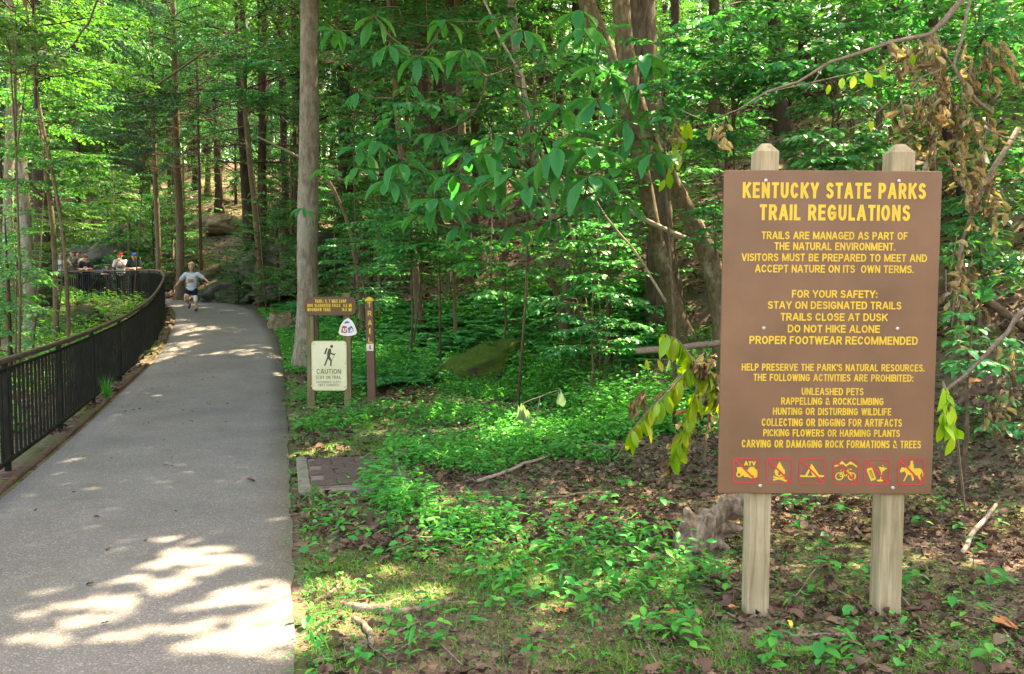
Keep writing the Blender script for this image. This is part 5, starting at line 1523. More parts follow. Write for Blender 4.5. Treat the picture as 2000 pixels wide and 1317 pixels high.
sapling('shrub', 'layered dark sapling over the bend of the railing', 260, 580, 26, fan2(170, 420, 180, 330, 22, 28, 24, 2.2), .1, L_HEM, 25)

sapling('beech_sapling', 'airy sapling whose small leaves mingle with the huge magnolia leaves', 1010, 560, 11.0, fan2(760, 1240, 60, 400, 8.6, 11.5, 26, 1.1), .085, L_BEECH, 26)
sapling('beech_sapling', 'leafy sapling veiling the thickest trunk and the crossing stems', 1320, 560, 9.2, fan2(1195, 1360, 40, 300, 7.8, 9.0, 14, .8), .09, L_BEECH, 27)
sapling('shrub', 'leafy shrub on the bank between the slanting bare branch and the sign edge', 1930, 860, 7.4, fan2(1845, 2030, 640, 860, 6.4, 7.8, 14, .5), .085, L_BEECH, 31)
sapling('shrub', 'green shrub high on the slope just right of the top corner of the sign', 1930, 640, 10.0, fan2(1830, 2040, 300, 540, 8.5, 10.5, 20, .8), .09, L_BEECH, 32)
sapling('shrub', 'bushy green shrub rising behind the trail direction board', 690, 620, 15.5, fan2(620, 790, 430, 590, 14, 17, 18, .9), .085, L_BEECH, 28)
sapling('shrub', 'bright shrub between the mossy boulder and the crossing stems', 1150, 700, 10.8, fan2(1040, 1270, 560, 690, 9.8, 11.4, 18, .7), .08, L_BEECH, 30)
sapling('beech_sapling', 'airy bright sapling in front of the red-brown pair of trunks', 860, 560, 14.0, fan2(640, 1060, 20, 330, 11.0, 14.0, 30, 1.4), .1, L_BEECH, 33)
sapling('beech_sapling', 'sapling with layered sprays between the red-brown pair and the marker post', 800, 600, 15.0, fan2(700, 1000, 330, 520, 12.5, 15.0, 22, 1.1), .095, L_BEECH, 34)
BUSH = [crown_mesh('foliage', 61, 2.2, 1.5, 26, .1, L_MID, B_DARK, .2, .25, .55, .12, .35), crown_mesh('foliage', 62, 3.0, 1.3, 28, .1, L_BEECH, B_TAN, .25, .2, .55, .1, .4), crown_mesh('foliage', 63, 1.4, 1.4, 22, .09, L_MID, B_TAN, .2, .3, .55, .1, .2)]
def understorey():
    rng = np.random.default_rng(29); put = []
    bare = [(395, 405, 480, 520), (630, 300, 705, 420), (1325, 330, 1425, 450), (820, 320, 1000, 470)]
    tries = 0
    while len(put) < 105 and tries < 5000:
        tries += 1
        y = 11.5 + 33 * rng.uniform(0, 1) ** 1.25; px = rng.uniform(-80, 2080); x = (px - 1000) / FPX * y
        if sdist(RE, x, y)[0] < .9 and sdist(FE, x, y)[0] > -1.5: continue
        if y < 15 and px < 1050: continue
        if min([9] + [math.hypot(x - q[0], y - q[1]) for q in put]) < 1.1: continue
        z = float(H(x, y)); ppx, ppy, _ = project(np.array([x, y, z + .6]))
        if any(q[0] < ppx < q[2] and q[1] < ppy < q[3] for q in bare) and rng.uniform() < .85: continue
        put.append((x, y))
        g = Vector((x, y, z))
        o = thing('sapling', 'young leafy sapling among the trunks in the shade of the wood', 'sapling', g, 'saplings in the shaded wood')
        f = link('foliage', BUSH[int(rng.integers(3))], o); s = rng.uniform(.7, 1.25) * (1 if y < 25 else 1.25)
        f.scale = (s, s, s * rng.uniform(.8, 1.2)); f.rotation_euler = (0, 0, rng.uniform(0, 6.28))
understorey()
for i, (px, py, dd, s) in enumerate([(540, 470, 23.5, 1.0), (505, 545, 24.6, .7), (590, 520, 20, .9), (465, 570, 23.8, .45), (430, 560, 25, .5), (530, 575, 22.5, .5), (300, 470, 33, 1.4), (250, 450, 35, 1.5), (330, 440, 36, 1.5), (180, 440, 36, 1.5), (120, 460, 35, 1.4), (300, 400, 44, 1.8), (210, 390, 46, 1.8), (520, 400, 38, 1.5), (570, 380, 40, 1.6), (460, 390, 46, 1.6), (360, 400, 40, 1.5)]):
    x = at(px, py, dd).x; g = Vector((x, dd, float(H(x, dd))))
    o = thing('sapling', 'young leafy sapling among the trunks in the shade of the wood', 'sapling', g, 'saplings in the shaded wood')
    q = link('foliage', BUSH[i % 3], o); q.scale = (s, s, s * 1.15); q.rotation_euler = (0, 0, i * 1.7)

# the yellowing branch beside the sign
def wilting_branch():
    d = 5.6
    rng = np.random.default_rng(31)
    g = spot(1375, 900)
    root = thing('wilting_sapling', 'bent broken sapling with drooping yellow-green leaves left of the sign', 'sapling', g)
    o = np.array(g)
    A = lambda px, py, dd=0: np.array(at(px, py, d + dd)) - o
    tw = [([A(1375, 900, .3), A(1385, 800, .2), A(1375, 740, .1), A(1352, 705)], [.009, .008, .006, .005]),
          ([A(1352, 705), A(1335, 675), A(1318, 660), A(1293, 652)], [.005, .004, .003, .002]),
          ([A(1375, 690, .1), A(1345, 720), A(1310, 760, -.1), A(1270, 800, -.15), A(1228, 850, -.2)], [.007, .006, .005, .004, .002]),
          ([A(1352, 705), A(1375, 710), A(1395, 740), A(1408, 800)], [.005, .004, .003, .002]),
          ([A(1365, 740), A(1352, 790), A(1335, 850), A(1310, 890)], [.005, .004, .003, .002]),
          ([A(1330, 702, .1), A(1262, 702, .1)], [.003, .002]),
          ([A(1200, 900, .2), A(1250, 820, .2), A(1330, 730, .2), A(1400, 690, .2)], [.003, .004, .005, .004]),
          ([A(1300, 930, .25), A(1330, 850, .25), A(1370, 760, .25)], [.003, .004, .004])]
    LP, LD, LN, LL = [], [], [], []
    def hang(path, n, l, a=0.0, b=1.0, spread=.35):
        P = np.array(path); t = np.linspace(a, b, n) * (len(P) - 1); i = np.minimum(t.astype(int), len(P) - 2); f = (t - i)[:, None]
        Q = P[i] * (1 - f) + P[i + 1] * f
        LP.append(Q); LD.append(np.array([0, 0, -1.]) + rng.normal(0, spread, (n, 3)))
        LN.append(np.array([.2, -1, .25]) + rng.normal(0, .4, (n, 3))); LL.append(l * rng.uniform(.7, 1.15, n))
    hang(tw[1][0], 17, .15, .05, 1, .28); hang(tw[2][0], 38, .155, .15, 1, .28); hang(tw[3][0], 16, .15, .4, 1, .28); hang(tw[4][0], 24, .15, .15, 1, .28); hang(tw[5][0], 4, .1)
    P, D, Nn, L = map(np.concatenate, (LP, LD, LN, LL))
    V1, T1 = leafs(P, D, Nn, L, L * .42, T_OVAL)
    V2, T2 = tubes_np(tw, 6)
    V, T, M = merge([(V1, T1, 0), (V2, T2, 1)])
    link('foliage', np_mesh('foliage', V, T, [L_WILT, TWIG], True, M), root)
    LP.clear(); LD.clear(); LN.clear(); LL.clear()
    hang(tw[3][0], 40, .1, .1, .9, .5); hang(tw[7][0], 30, .1, .1, .8, .5); hang(tw[6][0], 16, .1, .3, 1, .5); hang(tw[7][0], 30, .11, .2, 1, .6); hang(tw[0][0], 16, .1, .2, 1, .6); hang([A(1230, 790, .2), A(1260, 760, .2)], 14, .12, 0, 1, .4)
    P, D, Nn, L = map(np.concatenate, (LP, LD, LN, LL))
    V, T = leafs(P, D, Nn, L, L * .32, T_CURL); V += rng.normal(0, .006, V.shape)
    link('withered_leaves', np_mesh('withered_leaves', V, T, [L_DRY], True), root)
wilting_branch()

def wilting_sprig():
    d = 4.6
    rng = np.random.default_rng(32)
    g = spot(1885, 1000)
    root = thing('wilting_sapling', 'limp bright green sprig hanging right of the sign near its lower edge', 'sapling', g)
    o = np.array(g); A = lambda px, py, dd=0: np.array(at(px, py, d + dd)) - o
    tw = [([np.zeros(3), A(1870, 860, .6), A(1850, 770, .2), A(1842, 745)], [.008, .007, .005, .004]), ([A(1842, 745), A(1856, 790), A(1862, 850)], [.004, .003, .002]), ([A(1842, 745), A(1846, 800), A(1840, 830)], [.004, .003, .002])]
    LP, LD, LN, LL = [], [], [], []
    for path, n in ((tw[1][0], 12), (tw[2][0], 9)):
        P = np.array(path); t = np.linspace(.1, 1, n) * 2; i = np.minimum(t.astype(int), 1); f = (t - i)[:, None]
        LP.append(P[i] * (1 - f) + P[i + 1] * f); LD.append(np.array([0, 0, -1.]) + rng.normal(0, .4, (n, 3))); LN.append(np.array([0, -1, .2]) + rng.normal(0, .5, (n, 3))); LL.append(.12 * rng.uniform(.7, 1.2, n))
    P, D, Nn, L = map(np.concatenate, (LP, LD, LN, LL))
    V1, T1 = leafs(P, D, Nn, L, L * .42, T_OVAL); V2, T2 = tubes_np(tw, 6)
    V, T, M = merge([(V1, T1, 0), (V2, T2, 1)])
    link('foliage', np_mesh('foliage', V, T, [L_WILT, PALETWIG], True, M), root)
wilting_sprig()

# dead limb with withered leaves hanging over the right post
def dead_limb(label, d, sticks, hangs, seed, nl=1.0):
    rng = np.random.default_rng(seed)
    a0 = at(*sticks[0][0][0], d)
    root = thing('dead_branch', label, 'branch', a0)
    o = np.array(a0)
    A = lambda p: np.array(at(p[0], p[1], d + (p[2] if len(p) > 2 else 0))) - o
    mb = MB()
    for pts, rad in sticks:
        q = [Vector(A(p)) for p in pts]
        mb.tube(q, list(np.interp(np.linspace(0, 1, len(q)), np.linspace(0, 1, len(rad)), rad)), 7, jit=.25, seed=float(rng.uniform(0, 50)))
    mb.build('limb', TWIG, root, True)
    LP, LD, LN, LL, tw = [], [], [], [], []
    for (x, y, ln, n) in hangs:
        s = A((x, y, rng.uniform(-.15, .25)))
        e = s + np.array([rng.normal(0, .06), rng.normal(0, .06), -ln * d / FPX])
        m = (s + e) / 2 + rng.normal(0, .02, 3)
        tw.append((np.array([s, m, e]), [.004, .003, .0015]))
        n = int(n * nl * .8)
        t = np.linspace(.1, 1, n)[:, None]
        LP.append(s * (1 - t) + e * t); LD.append(np.array([0, 0, -1.]) + rng.normal(0, .45, (n, 3))); LN.append(np.array([0, -1, .1]) + rng.normal(0, .6, (n, 3))); LL.append(.092 * rng.uniform(.5, 1.3, n))
    P, D, Nn, L = map(np.concatenate, (LP, LD, LN, LL))
    V1, T1 = leafs(P, D, Nn, L, L * rng.uniform(.2, .38, len(L)), T_CURL); V1 += rng.normal(0, .006, V1.shape); V2, T2 = tubes_np(tw, 4)
    V, T, M = merge([(V1, T1, 0), (V2, T2, 1)])
    link('withered_leaves', np_mesh('withered_leaves', V, T, [L_DRY, TWIG], True, M), root)
    return root
rh = np.random.default_rng(41)
def drapes(x0, x1, y0, y1, n, ln, k):
    return [(rh.uniform(x0, x1), rh.uniform(y0, y1), ln * rh.uniform(.6, 1.3), k) for _ in range(n)]
dead_limb('long pale dead limb with hanging withered leaves reaching across above the sign', 6.2,
          [([(1905, -30), (1870, 10), (1840, 45), (1815, 68), (1740, 82), (1690, 100), (1620, 122), (1560, 160), (1500, 178), (1440, 215), (1385, 236)], [.022, .022, .014, .011, .008, .003]),
           ([(1815, 68), (1835, 90), (1858, 125)], [.013, .01]), ([(1610, 125), (1590, 160), (1572, 180)], [.006, .003])],
          drapes(1690, 1830, 60, 100, 16, 60, 9) + drapes(1380, 1420, 232, 240, 3, 60, 8), 51)
dead_limb('forked dead limb with clusters of curled brown leaves above the right sign post', 5.9,
          [([(1900, -30), (1885, 40), (1876, 85), (1862, 128), (1880, 160), (1905, 195), (1938, 222)], [.012, .011, .01, .012, .013, .01]),
           ([(1862, 128), (1800, 150), (1750, 215), (1700, 262)], [.005, .003]), ([(1895, 225), (1868, 268)], [.004, .003]), ([(1900, 240), (1960, 268), (2010, 280)], [.006, .004])],
          drapes(1730, 1900, 130, 215, 22, 75, 10) + drapes(1880, 1970, 60, 130, 9, 60, 9) + drapes(1790, 1960, 200, 290, 14, 70, 9), 52)
dead_limb('tangle of brown withered twigs beside the upper right edge of the sign', 6.6,
          [([(1990, 250), (1940, 330), (1905, 400), (1880, 470)], [.02, .02, .016, .012]), ([(1905, 400), (1870, 350), (1845, 300)], [.01, .006]), ([(1880, 470), (1866, 560), (1860, 640)], [.012, .008])],
          drapes(1845, 1990, 290, 400, 14, 70, 8) + drapes(1845, 1900, 440, 640, 12, 70, 7) + drapes(1940, 2010, 640, 820, 8, 70, 8), 53)
dead_limb('thin dead twig with a row of yellow dying leaves above the left sign post', 8.0,
          [([(1330, 215), (1350, 225), (1372, 234)], [.006, .004])], drapes(1268, 1345, 225, 250, 9, 45, 6), 54, 1.0)

# bright yellow-green dying leaves singled out in the photograph
def dying_leaves():
    rng = np.random.default_rng(61)
    g = at(1600, 160, 6.15)
    root = thing('dying_twig', 'thin twig strung with a few bright yellow leaves over the right sign post', 'twig', g)
    o = np.array(g); A = lambda px, py: np.array(at(px, py, 6.1)) - o
    tw = [([A(1500, 180), A(1600, 158), A(1680, 140), A(1790, 140)], [.003, .003, .004, .005]), ([A(1660, 252), A(1700, 232), A(1735, 200)], [.002, .003, .004])]
    pts = [(1645, 152, .085), (1668, 148, .1), (1693, 140, .12), (1718, 132, .1), (1780, 105, .085), (1700, 236, .075), (1620, 165, .07)]
    P = np.array([A(x, y) for x, y, _ in pts]); n = len(P)
    L = np.array([q[2] for q in pts])
    V1, T1 = leafs(P, np.array([0, 0, -1.]) + rng.normal(0, .2, (n, 3)), np.array([0, -1., 0]) + rng.normal(0, .3, (n, 3)), L, L * .55, T_OVAL)
    V2, T2 = tubes_np(tw, 5)
    V, T, M = merge([(V1, T1, 0), (V2, T2, 1)])
    link('foliage', np_mesh('foliage', V, T, [L_WILT, TWIG], True, M), root)
    g = at(1310, 280, 8.2)
    root = thing('dying_twig', 'drooping twig of yellow-green leaves against the crossing stems', 'twig', g)
    o = np.array(g); A = lambda px, py: np.array(at(px, py, 8.2)) - o
    tw = [([A(1350, 222), A(1335, 235), A(1325, 270), A(1312, 310), A(1300, 350)], [.004, .004, .003, .003, .002])]
    pts = [(1333, 235), (1345, 238), (1326, 262), (1336, 272), (1318, 290), (1326, 300), (1312, 315), (1305, 335), (1298, 350), (1342, 250), (1318, 240)]
    P = np.array([A(x, y) for x, y in pts]); n = len(P); L = rng.uniform(.12, .19, n)
    V1, T1 = leafs(P, np.array([0, 0, -1.]) + rng.normal(0, .25, (n, 3)), np.array([0, -1., 0]) + rng.normal(0, .4, (n, 3)), L, L * .45, T_OVAL)
    V2, T2 = tubes_np(tw, 5)
    V, T, M = merge([(V1, T1, 0), (V2, T2, 1)])
    link('foliage', np_mesh('foliage', V, T, [L_WILT, TWIG], True, M), root)
dying_leaves()

# ------------------------------------------------------------------ ground cover
def in_poly(px, py, poly):
    m = np.zeros(px.shape, bool); n = len(poly)
    for i in range(n):
        x1, y1 = poly[i]; x2, y2 = poly[(i + 1) % n]
        c = ((y1 > py) != (y2 > py)) & (px < (x2 - x1) * (py - y1) / (y2 - y1 + 1e-9) + x1)
        m ^= c
    return m
def lump(x, y, s, k=0.0):
    return .5 + .25 * (np.sin(x * s + 1.7 * np.sin(y * s * .8 + k)) + np.sin(y * s * 1.3 + 1.3 * np.sin(x * s * .7 + 2 * k) + k))
def scatter(rng, n, x0, x1, y0, y1):
    x = rng.uniform(x0, x1, n); y = rng.uniform(y0, y1, n); z = np.asarray(H(x, y))
    px, py, d = project(np.stack([x, y, z], 1))
    off = (sdist(RE, x, y) > .06) | (sdist(FE, x, y) < .12)
    return x, y, z, px, py, d, off

def herbs():
    rng = np.random.default_rng(71)
    P, D, Nn, L = [], [], [], []
    def plant(x, y, z, h, leaf, k):
        n = len(x)
        for j in range(k):
            a = rng.uniform(0, 6.28, n); f = (j + .6) / k
            hh = h * f * rng.uniform(.7, 1.1, n)
            r = leaf * rng.uniform(.1, .9, n)
            P.append(np.stack([x + r * np.cos(a) * .6, y + r * np.sin(a) * .6, z + hh], 1))
            D.append(np.stack([np.cos(a), np.sin(a), rng.normal(.1, .25, n)], 1)); Nn.append(np.array([0, 0, 1.]) + rng.normal(0, .3, (n, 3))); L.append(leaf * rng.uniform(.6, 1.2, n))
    x, y, z, px, py, d, off = scatter(rng, 60000, -4.5, 6, 3, 15)
    A = [(740, 900), (880, 770), (1000, 770), (1180, 790), (1250, 850), (1235, 910), (1040, 900), (930, 950), (1010, 1010), (960, 1090), (800, 1020), (700, 980)]
    B = [(560, 740), (700, 730), (860, 745), (960, 760), (860, 830), (740, 870), (560, 880)]
    Cc = [(870, 690), (1230, 640), (1420, 660), (1420, 900), (1200, 870), (860, 770)]
    De = [(570, 1010), (760, 990), (1100, 1010), (1330, 1060), (1420, 1150), (1440, 1250), (1650, 1265), (2010, 1225), (2010, 1317), (570, 1317)]
    rr = rng.uniform(0, 1, len(x)); cl = lump(x, y, 2.1)
    bare = [(600, 1120), (760, 1105), (930, 1120), (900, 1230), (760, 1260), (630, 1260)]
    rr = np.where(in_poly(px, py, bare), rr * 5, rr)
    m = off & (rr < np.where(in_poly(px, py, A), .95 * sm(.3, .62, cl + .12) * (.55 + .45 * sm(.3, .5, lump(x, y, 5.3, 3))), np.where(in_poly(px, py, Cc), .5 * sm(.3, .6, cl + .1), np.where(in_poly(px, py, B), .28 * sm(.4, .7, cl), np.where(in_poly(px, py, De), (.03 + .16 * sm(.4, .65, cl)), .0)))))
    plant(x[m], y[m], z[m], rng.uniform(.06, .26, m.sum()), rng.uniform(.03, .085, m.sum()), 6)
    m = off & (rr > .35) & (rr < np.where(py > 940, .362, .355)) & (px > 560)
    plant(x[m], y[m], z[m], rng.uniform(.02, .09, m.sum()), rng.uniform(.022, .046, m.sum()), 5)
    x, y, z, px, py, d, off = scatter(rng, 30000, -6, 5, 8.5, 18)
    Fz = [(560, 600), (740, 590), (1000, 560), (1260, 560), (1400, 650), (1420, 860), (1200, 850), (1000, 770), (860, 750), (720, 760), (600, 730)]
    m = off & in_poly(px, py, Fz) & ~((px > 850) & (px < 990) & (py > 690) & (py < 800)) & (rng.uniform(0, 1, len(x)) < .62 * sm(.35, .65, lump(x, y, 1.5, 7)))
    plant(x[m], y[m], z[m], rng.uniform(.15, .6, m.sum()), rng.uniform(.05, .12, m.sum()), 6)
    # weeds creeping over the path's edge
    x, y, z, px, py, d, off = scatter(rng, 60000, -4.5, 0, 2.9, 15)
    ed = sdist(RE, x, y)
    m = (ed > -.03) & (ed < .3) & (rng.uniform(0, 1, len(x)) < .3 * sm(.35, .65, lump(x, y, 3.3, 1)) * (1 - sm(.05, .3, ed)))
    plant(x[m], y[m], z[m] + .015, rng.uniform(.005, .04, m.sum()), rng.uniform(.012, .035, m.sum()), 4)
    x, y, z, px, py, d, off = scatter(rng, 150000, -3.6, 5, 2.9, 10)
    rr = rng.uniform(0, 1, len(x)); cl = lump(x, y, 1.7, 5)
    rr = np.where(in_poly(px, py, bare), .2 + rr * 5, rr)
    m = off & (rr < np.where(in_poly(px, py, De) | in_poly(px, py, B), np.where(rr < 2, .12 + .6 * sm(.35, .65, cl), 0), .32 * sm(.38, .65, cl)))
    plant(x[m], y[m], z[m], rng.uniform(.006, .03, m.sum()), rng.uniform(.01, .024, m.sum()), 2)
    x, y, z, px, py, d, off = scatter(rng, 60000, -8, -2.5, 13, 22)
    Cq = [(490, 605), (600, 560), (600, 730), (556, 730), (545, 660), (515, 620)]
    m = off & in_poly(px, py, Cq)
    plant(x[m], y[m], z[m], rng.uniform(.02, .1, m.sum()), rng.uniform(.03, .07, m.sum()), 3)
    P2, D2, N2, L2 = map(np.concatenate, (P, D, Nn, L))
    q = rng.uniform(0, 1, len(L2)) < .35
    V, T, _ = merge([(*leafs(P2[~q], D2[~q], N2[~q], L2[~q], L2[~q] * .5, T_OVAL), 0), (*leafs(P2[q], D2[q], N2[q] , L2[q] * 1.35, L2[q] * .26, T_LANCE), 0)])
    tag(link('herbs', np_mesh('herbs', V, T, [L_HERB], True)), 'bright green herbs carpeting the ground between the brick pad and the sign', 'herbs', kind='stuff')
    P.clear(); D.clear(); Nn.clear(); L.clear()
    # plants inside and beyond the railing
    x, y, z, px, py, d, off = scatter(rng, 26000, -24, -4.6, 6, 32)
    fe = sdist(FE, x, y) < -.3
    rr = rng.uniform(0, 1, len(x)); cl = lump(x, y, 1.1, 2)
    m = fe & (rr < .75 * sm(.3, .6, cl))
    plant(x[m], y[m], z[m], rng.uniform(.15, .5, m.sum()), rng.uniform(.09, .16, m.sum()), 5)
    P2, D2, N2, L2 = map(np.concatenate, (P, D, Nn, L))
    V, T = leafs(P2, D2, N2, L2, L2 * .5, T_OVAL)
    tag(link('undergrowth', np_mesh('undergrowth', V, T, [L_YEL], True)), 'sunny leafy undergrowth inside the curve of the railing', 'undergrowth', kind='stuff')
herbs()

def ferns():
    rng = np.random.default_rng(73)
    x, y, z, px, py, d, off = scatter(rng, 9000, -6, 5, 8.5, 22)
    A = [(555, 600), (640, 600), (740, 600), (880, 600), (1000, 650), (870, 700), (850, 750), (720, 770), (640, 700)]
    Bq = [(880, 590), (1250, 560), (1330, 650), (1250, 720), (1000, 690)]
    Cq = [(490, 600), (600, 560), (600, 720), (560, 720)]
    rr = rng.uniform(0, 1, len(x))
    m = off & (rr < np.where(in_poly(px, py, A), .95, np.where(in_poly(px, py, Bq), .5, np.where(in_poly(px, py, Cq), .0, 0))))
    P, D, Nn, L, W = [], [], [], [], []
    for X, Y, Z in zip(x[m], y[m], z[m]):
        nf = int(rng.integers(4, 7)); a0 = rng.uniform(0, 6.28); ln = rng.uniform(.26, .52)
        for f in range(nf):
            a = a0 + f * 6.28 / nf + rng.normal(0, .25)
            t = np.linspace(.22, 1, 11)
            out = t * ln; up = .95 * ln * (t - .72 * t * t)
            c = np.stack([X + np.cos(a) * out, Y + np.sin(a) * out, Z + up], 1)
            for s in (1, -1):
                P.append(c); n = len(c)
                D.append(np.stack([np.cos(a + s * 1.15) * np.ones(n), np.sin(a + s * 1.15) * np.ones(n), np.full(n, -.15)], 1))
                Nn.append(np.array([0, 0, 1.]) + rng.normal(0, .3, (n, 3)) + .8 * np.stack([np.cos(a) * t, np.sin(a) * t, 0 * t], 1))
                L.append(ln * .25 * np.sin(np.clip(t * 1.05, 0, 1) * 3.0) ** .8 * .9 + .015)
    P, D, Nn, L = map(np.concatenate, (P, D, Nn, L))
    V, T = leafs(P, D, Nn, L, L * .42, T_RHOMB)
    tag(link('ferns', np_mesh('ferns', V, T, [L_FERN], False)), 'bank of deep green ferns behind the marker post and mossy boulder', 'ferns', kind='stuff')
ferns()

def grass():
    rng = np.random.default_rng(75)
    P, D, Nn, L = [], [], [], []
    x, y, z, px, py, d, off = scatter(rng, 420000, -3.6, 3.7, 2.9, 10.5)
    q = [(560, 760), (800, 780), (800, 900), (560, 900)]
    De = [(566, 1090), (800, 1080), (1100, 1060), (1330, 1100), (1430, 1240), (1650, 1290), (1950, 1260), (2000, 1317), (566, 1317)]
    ed = sdist(RE, x, y)
    rr = rng.uniform(0, 1, len(x)); cl = lump(x, y, 3.1, 1)
    dens = np.where(in_poly(px, py, De), (.25 + .7 * sm(.3, .6, cl)), np.where(in_poly(px, py, q), (.1 + .7 * sm(.3, .6, cl)), .05 * sm(.4, .7, cl)))
    dens = np.maximum(dens, np.where((ed < .25) & (px < 640), .4 * sm(.2, .5, cl), 0))
    m = off & (ed > 0) & (rr < dens)
    n = m.sum()
    a = rng.uniform(0, 6.28, n)
    Pq = np.stack([x[m], y[m], z[m] - .005], 1)
    Dq = np.stack([np.cos(a) * .55, np.sin(a) * .55, rng.uniform(.15, .9, n)], 1)
    Nq = np.stack([-np.cos(a), -np.sin(a), .6 * np.ones(n)], 1)
    V, T = leafs(Pq, Dq, Nq, rng.uniform(.02, .065, n), .0045, T_BLADE)
    tag(link('grass', np_mesh('grass', V, T, [L_GRASS], True)), 'thin short grass on the shaded soil beside the path', 'grass', kind='stuff')
    # tuft on the railing side of the path
    g = spot(209, 780)
    n = 60; a = rng.uniform(0, 6.28, n); r = rng.uniform(0, .06, n)
    V, T = leafs(np.stack([r * np.cos(a), r * np.sin(a), 0 * a], 1), np.stack([np.cos(a) * .25, np.sin(a) * .25, 1 + 0 * a], 1), np.stack([-np.cos(a), -np.sin(a), .3 + 0 * a], 1), rng.uniform(.12, .42, n), .011, T_BLADE)
    tag(link('grass_tuft', np_mesh('grass_tuft', V, T, [L_HERB], True), None, g), 'tuft of long green grass at the foot of the railing', 'grass tuft')
grass()

def litter():
    rng = np.random.default_rng(77)
    P, D, Nn, L = [], [], [], []
    def lay(n, x0, x1, y0, y1, lo, hi, fn, jit):
        x, y, z, px, py, d, off = scatter(rng, n, x0, x1, y0, y1)
        m = off & fn(x, y, px, py, rng.uniform(0, 1, n)); k = m.sum()
        a = rng.uniform(0, 6.28, k)
        P.append(np.stack([x[m], y[m], z[m] + rng.uniform(.003, .02, k)], 1)); D.append(np.stack([np.cos(a), np.sin(a), rng.normal(0, jit * .6, k)], 1))
        Nn.append(np.array([0, 0, 1.]) + rng.normal(0, jit, (k, 3))); L.append(lo + (hi - lo) * rng.uniform(0, 1, k) ** 1.45)
    grassy = [(566, 1090), (800, 1080), (1100, 1060), (1330, 1100), (1430, 1230), (1650, 1285), (1950, 1250), (2000, 1317), (566, 1317)]
    lay(100000, -3.4, 9.5, 2.9, 9, .015, .09, lambda x, y, px, py, r: r < np.where(in_poly(px, py, grassy), .2, .6) * (.35 + .65 * sm(.3, .6, lump(x, y, 2.3, 4))), .5)
    lay(24000, -9, 12, 9, 22, .07, .14, lambda x, y, px, py, r: r < .8, .45)
    lay(26000, -30, 24, 20, 48, .12, .22, lambda x, y, px, py, r: r < .8, .4)
    # crumbled bits
    lay(70000, -3.4, 5.5, 2.9, 6.5, .007, .028, lambda x, y, px, py, r: r < .3 + .7 * sm(.3, .6, lump(x, y, 2.9, 6)), .35)
    # a few blown onto the path
    n = 130; y = 3 + 20 * rng.uniform(0, 1, n) ** 1.3; f = rng.uniform(0, 1, n) ** .6
    xr = np.interp(y, RE[:, 1], RE[:, 0]); xl = np.interp(y, LE[:, 1], LE[:, 0]); f = np.where(rng.uniform(0, 1, n) < .5, f, 1 - f * .6)
    x = xr + (xl - xr) * f; a = rng.uniform(0, 6.28, n)
    P.append(np.stack([x, y, zp(y) + .038], 1)); D.append(np.stack([np.cos(a), np.sin(a), 0 * a], 1)); Nn.append(np.array([0, 0, 1.]) + rng.normal(0, .2, (n, 3))); L.append(rng.uniform(.015, .05, n))
    P, D, Nn, L = map(np.concatenate, (P, D, Nn, L))
    q = rng.uniform(0, 1, len(L)) < .45
    pr = []
    for m, t in ((q, T_JAG), (~q, T_LIT)):
        V, T = leafs(P[m], D[m], Nn[m], L[m], L[m] * rng.uniform(.35, .8, m.sum()), t)
        V += rng.normal(0, 1, V.shape) * np.repeat(L[m], len(t[0]))[:, None] * .055
        pr.append((V, T, 0))
    V, T, _ = merge(pr)
    tag(link('leaf_litter', np_mesh('leaf_litter', V, T, [L_LITTER], False)), 'brown fallen leaves strewn over the whole forest floor', 'leaf litter', kind='stuff')
    # short dead twigs strewn about
    tw = []
    x, y, z, px, py, d, off = scatter(rng, 900, -3.2, 6, 3, 10)
    for X, Y, Z, o, r in zip(x, y, z, off, rng.uniform(0, 1, len(x))):
        if not o or r > .38: continue
        a = rng.uniform(0, 6.28); l = rng.uniform(.08, .4); b = a + rng.normal(0, .4)
        p1 = np.array([X + math.cos(a) * l * .5, Y + math.sin(a) * l * .5]); p2 = p1 + np.array([math.cos(b), math.sin(b)]) * l * .5
        tw.append((np.array([[X, Y, Z + .012], [*p1, float(H(*p1)) + .02], [*p2, float(H(*p2)) + .012]]), [rng.uniform(.002, .006), .004, .002]))
    V, T = tubes_np(tw, 5)
    tag(link('twig_litter', np_mesh('twig_litter', V, T, [TWIG], True)), 'short dead twigs strewn among the fallen leaves', 'twigs', kind='stuff')
litter()

# single leaves one can point at
def fallen(name, label, px, py, size, mat, seed, up=.012, t=T_CURL, wr=.6):
    rng = np.random.default_rng(seed); g = spot(px, py)
    a = rng.uniform(0, 6.28)
    size *= .75; t = T_JAG if mat is L_ORANGE else t
    V, T = leafs(np.array([[-.5 * size * math.cos(a), -.5 * size * math.sin(a), up]]), np.array([[math.cos(a), math.sin(a), .1]]), np.array([[.1, -.25, 1.]]), size, size * wr, t); V = V + rng.normal(0, .05 * size, V.shape)
    on = sdist(RE, g.x, g.y)[0] < 0
    tag(link(name, np_mesh(name, V, T, [mat], True), None, g + Vector((0, 0, .08 if on else 0))), label, 'leaf')
fallen('fallen_leaf', 'large orange-brown dead leaf lying at the lower right corner', 1962, 1236, .16, L_ORANGE, 1, .03, wr=.8)
fallen('fallen_leaf', 'small yellow leaf in the litter right of the left post foot', 1542, 1232, .055, L_YFALL, 2, .02)
fallen('fallen_leaf', 'pale green heart-shaped leaf upright between the two sign posts', 1612, 1058, .09, L_PALE, 3, .04, T_OVAL, .8)
fallen('fallen_leaf', 'orange leaf in the grass left of the left post', 1314, 1212, .1, L_ORANGE, 4, .03)
fallen('fallen_leaf', 'orange leaf leaning against the foot of the left post', 1432, 1206, .1, L_ORANGE, 5, .04)
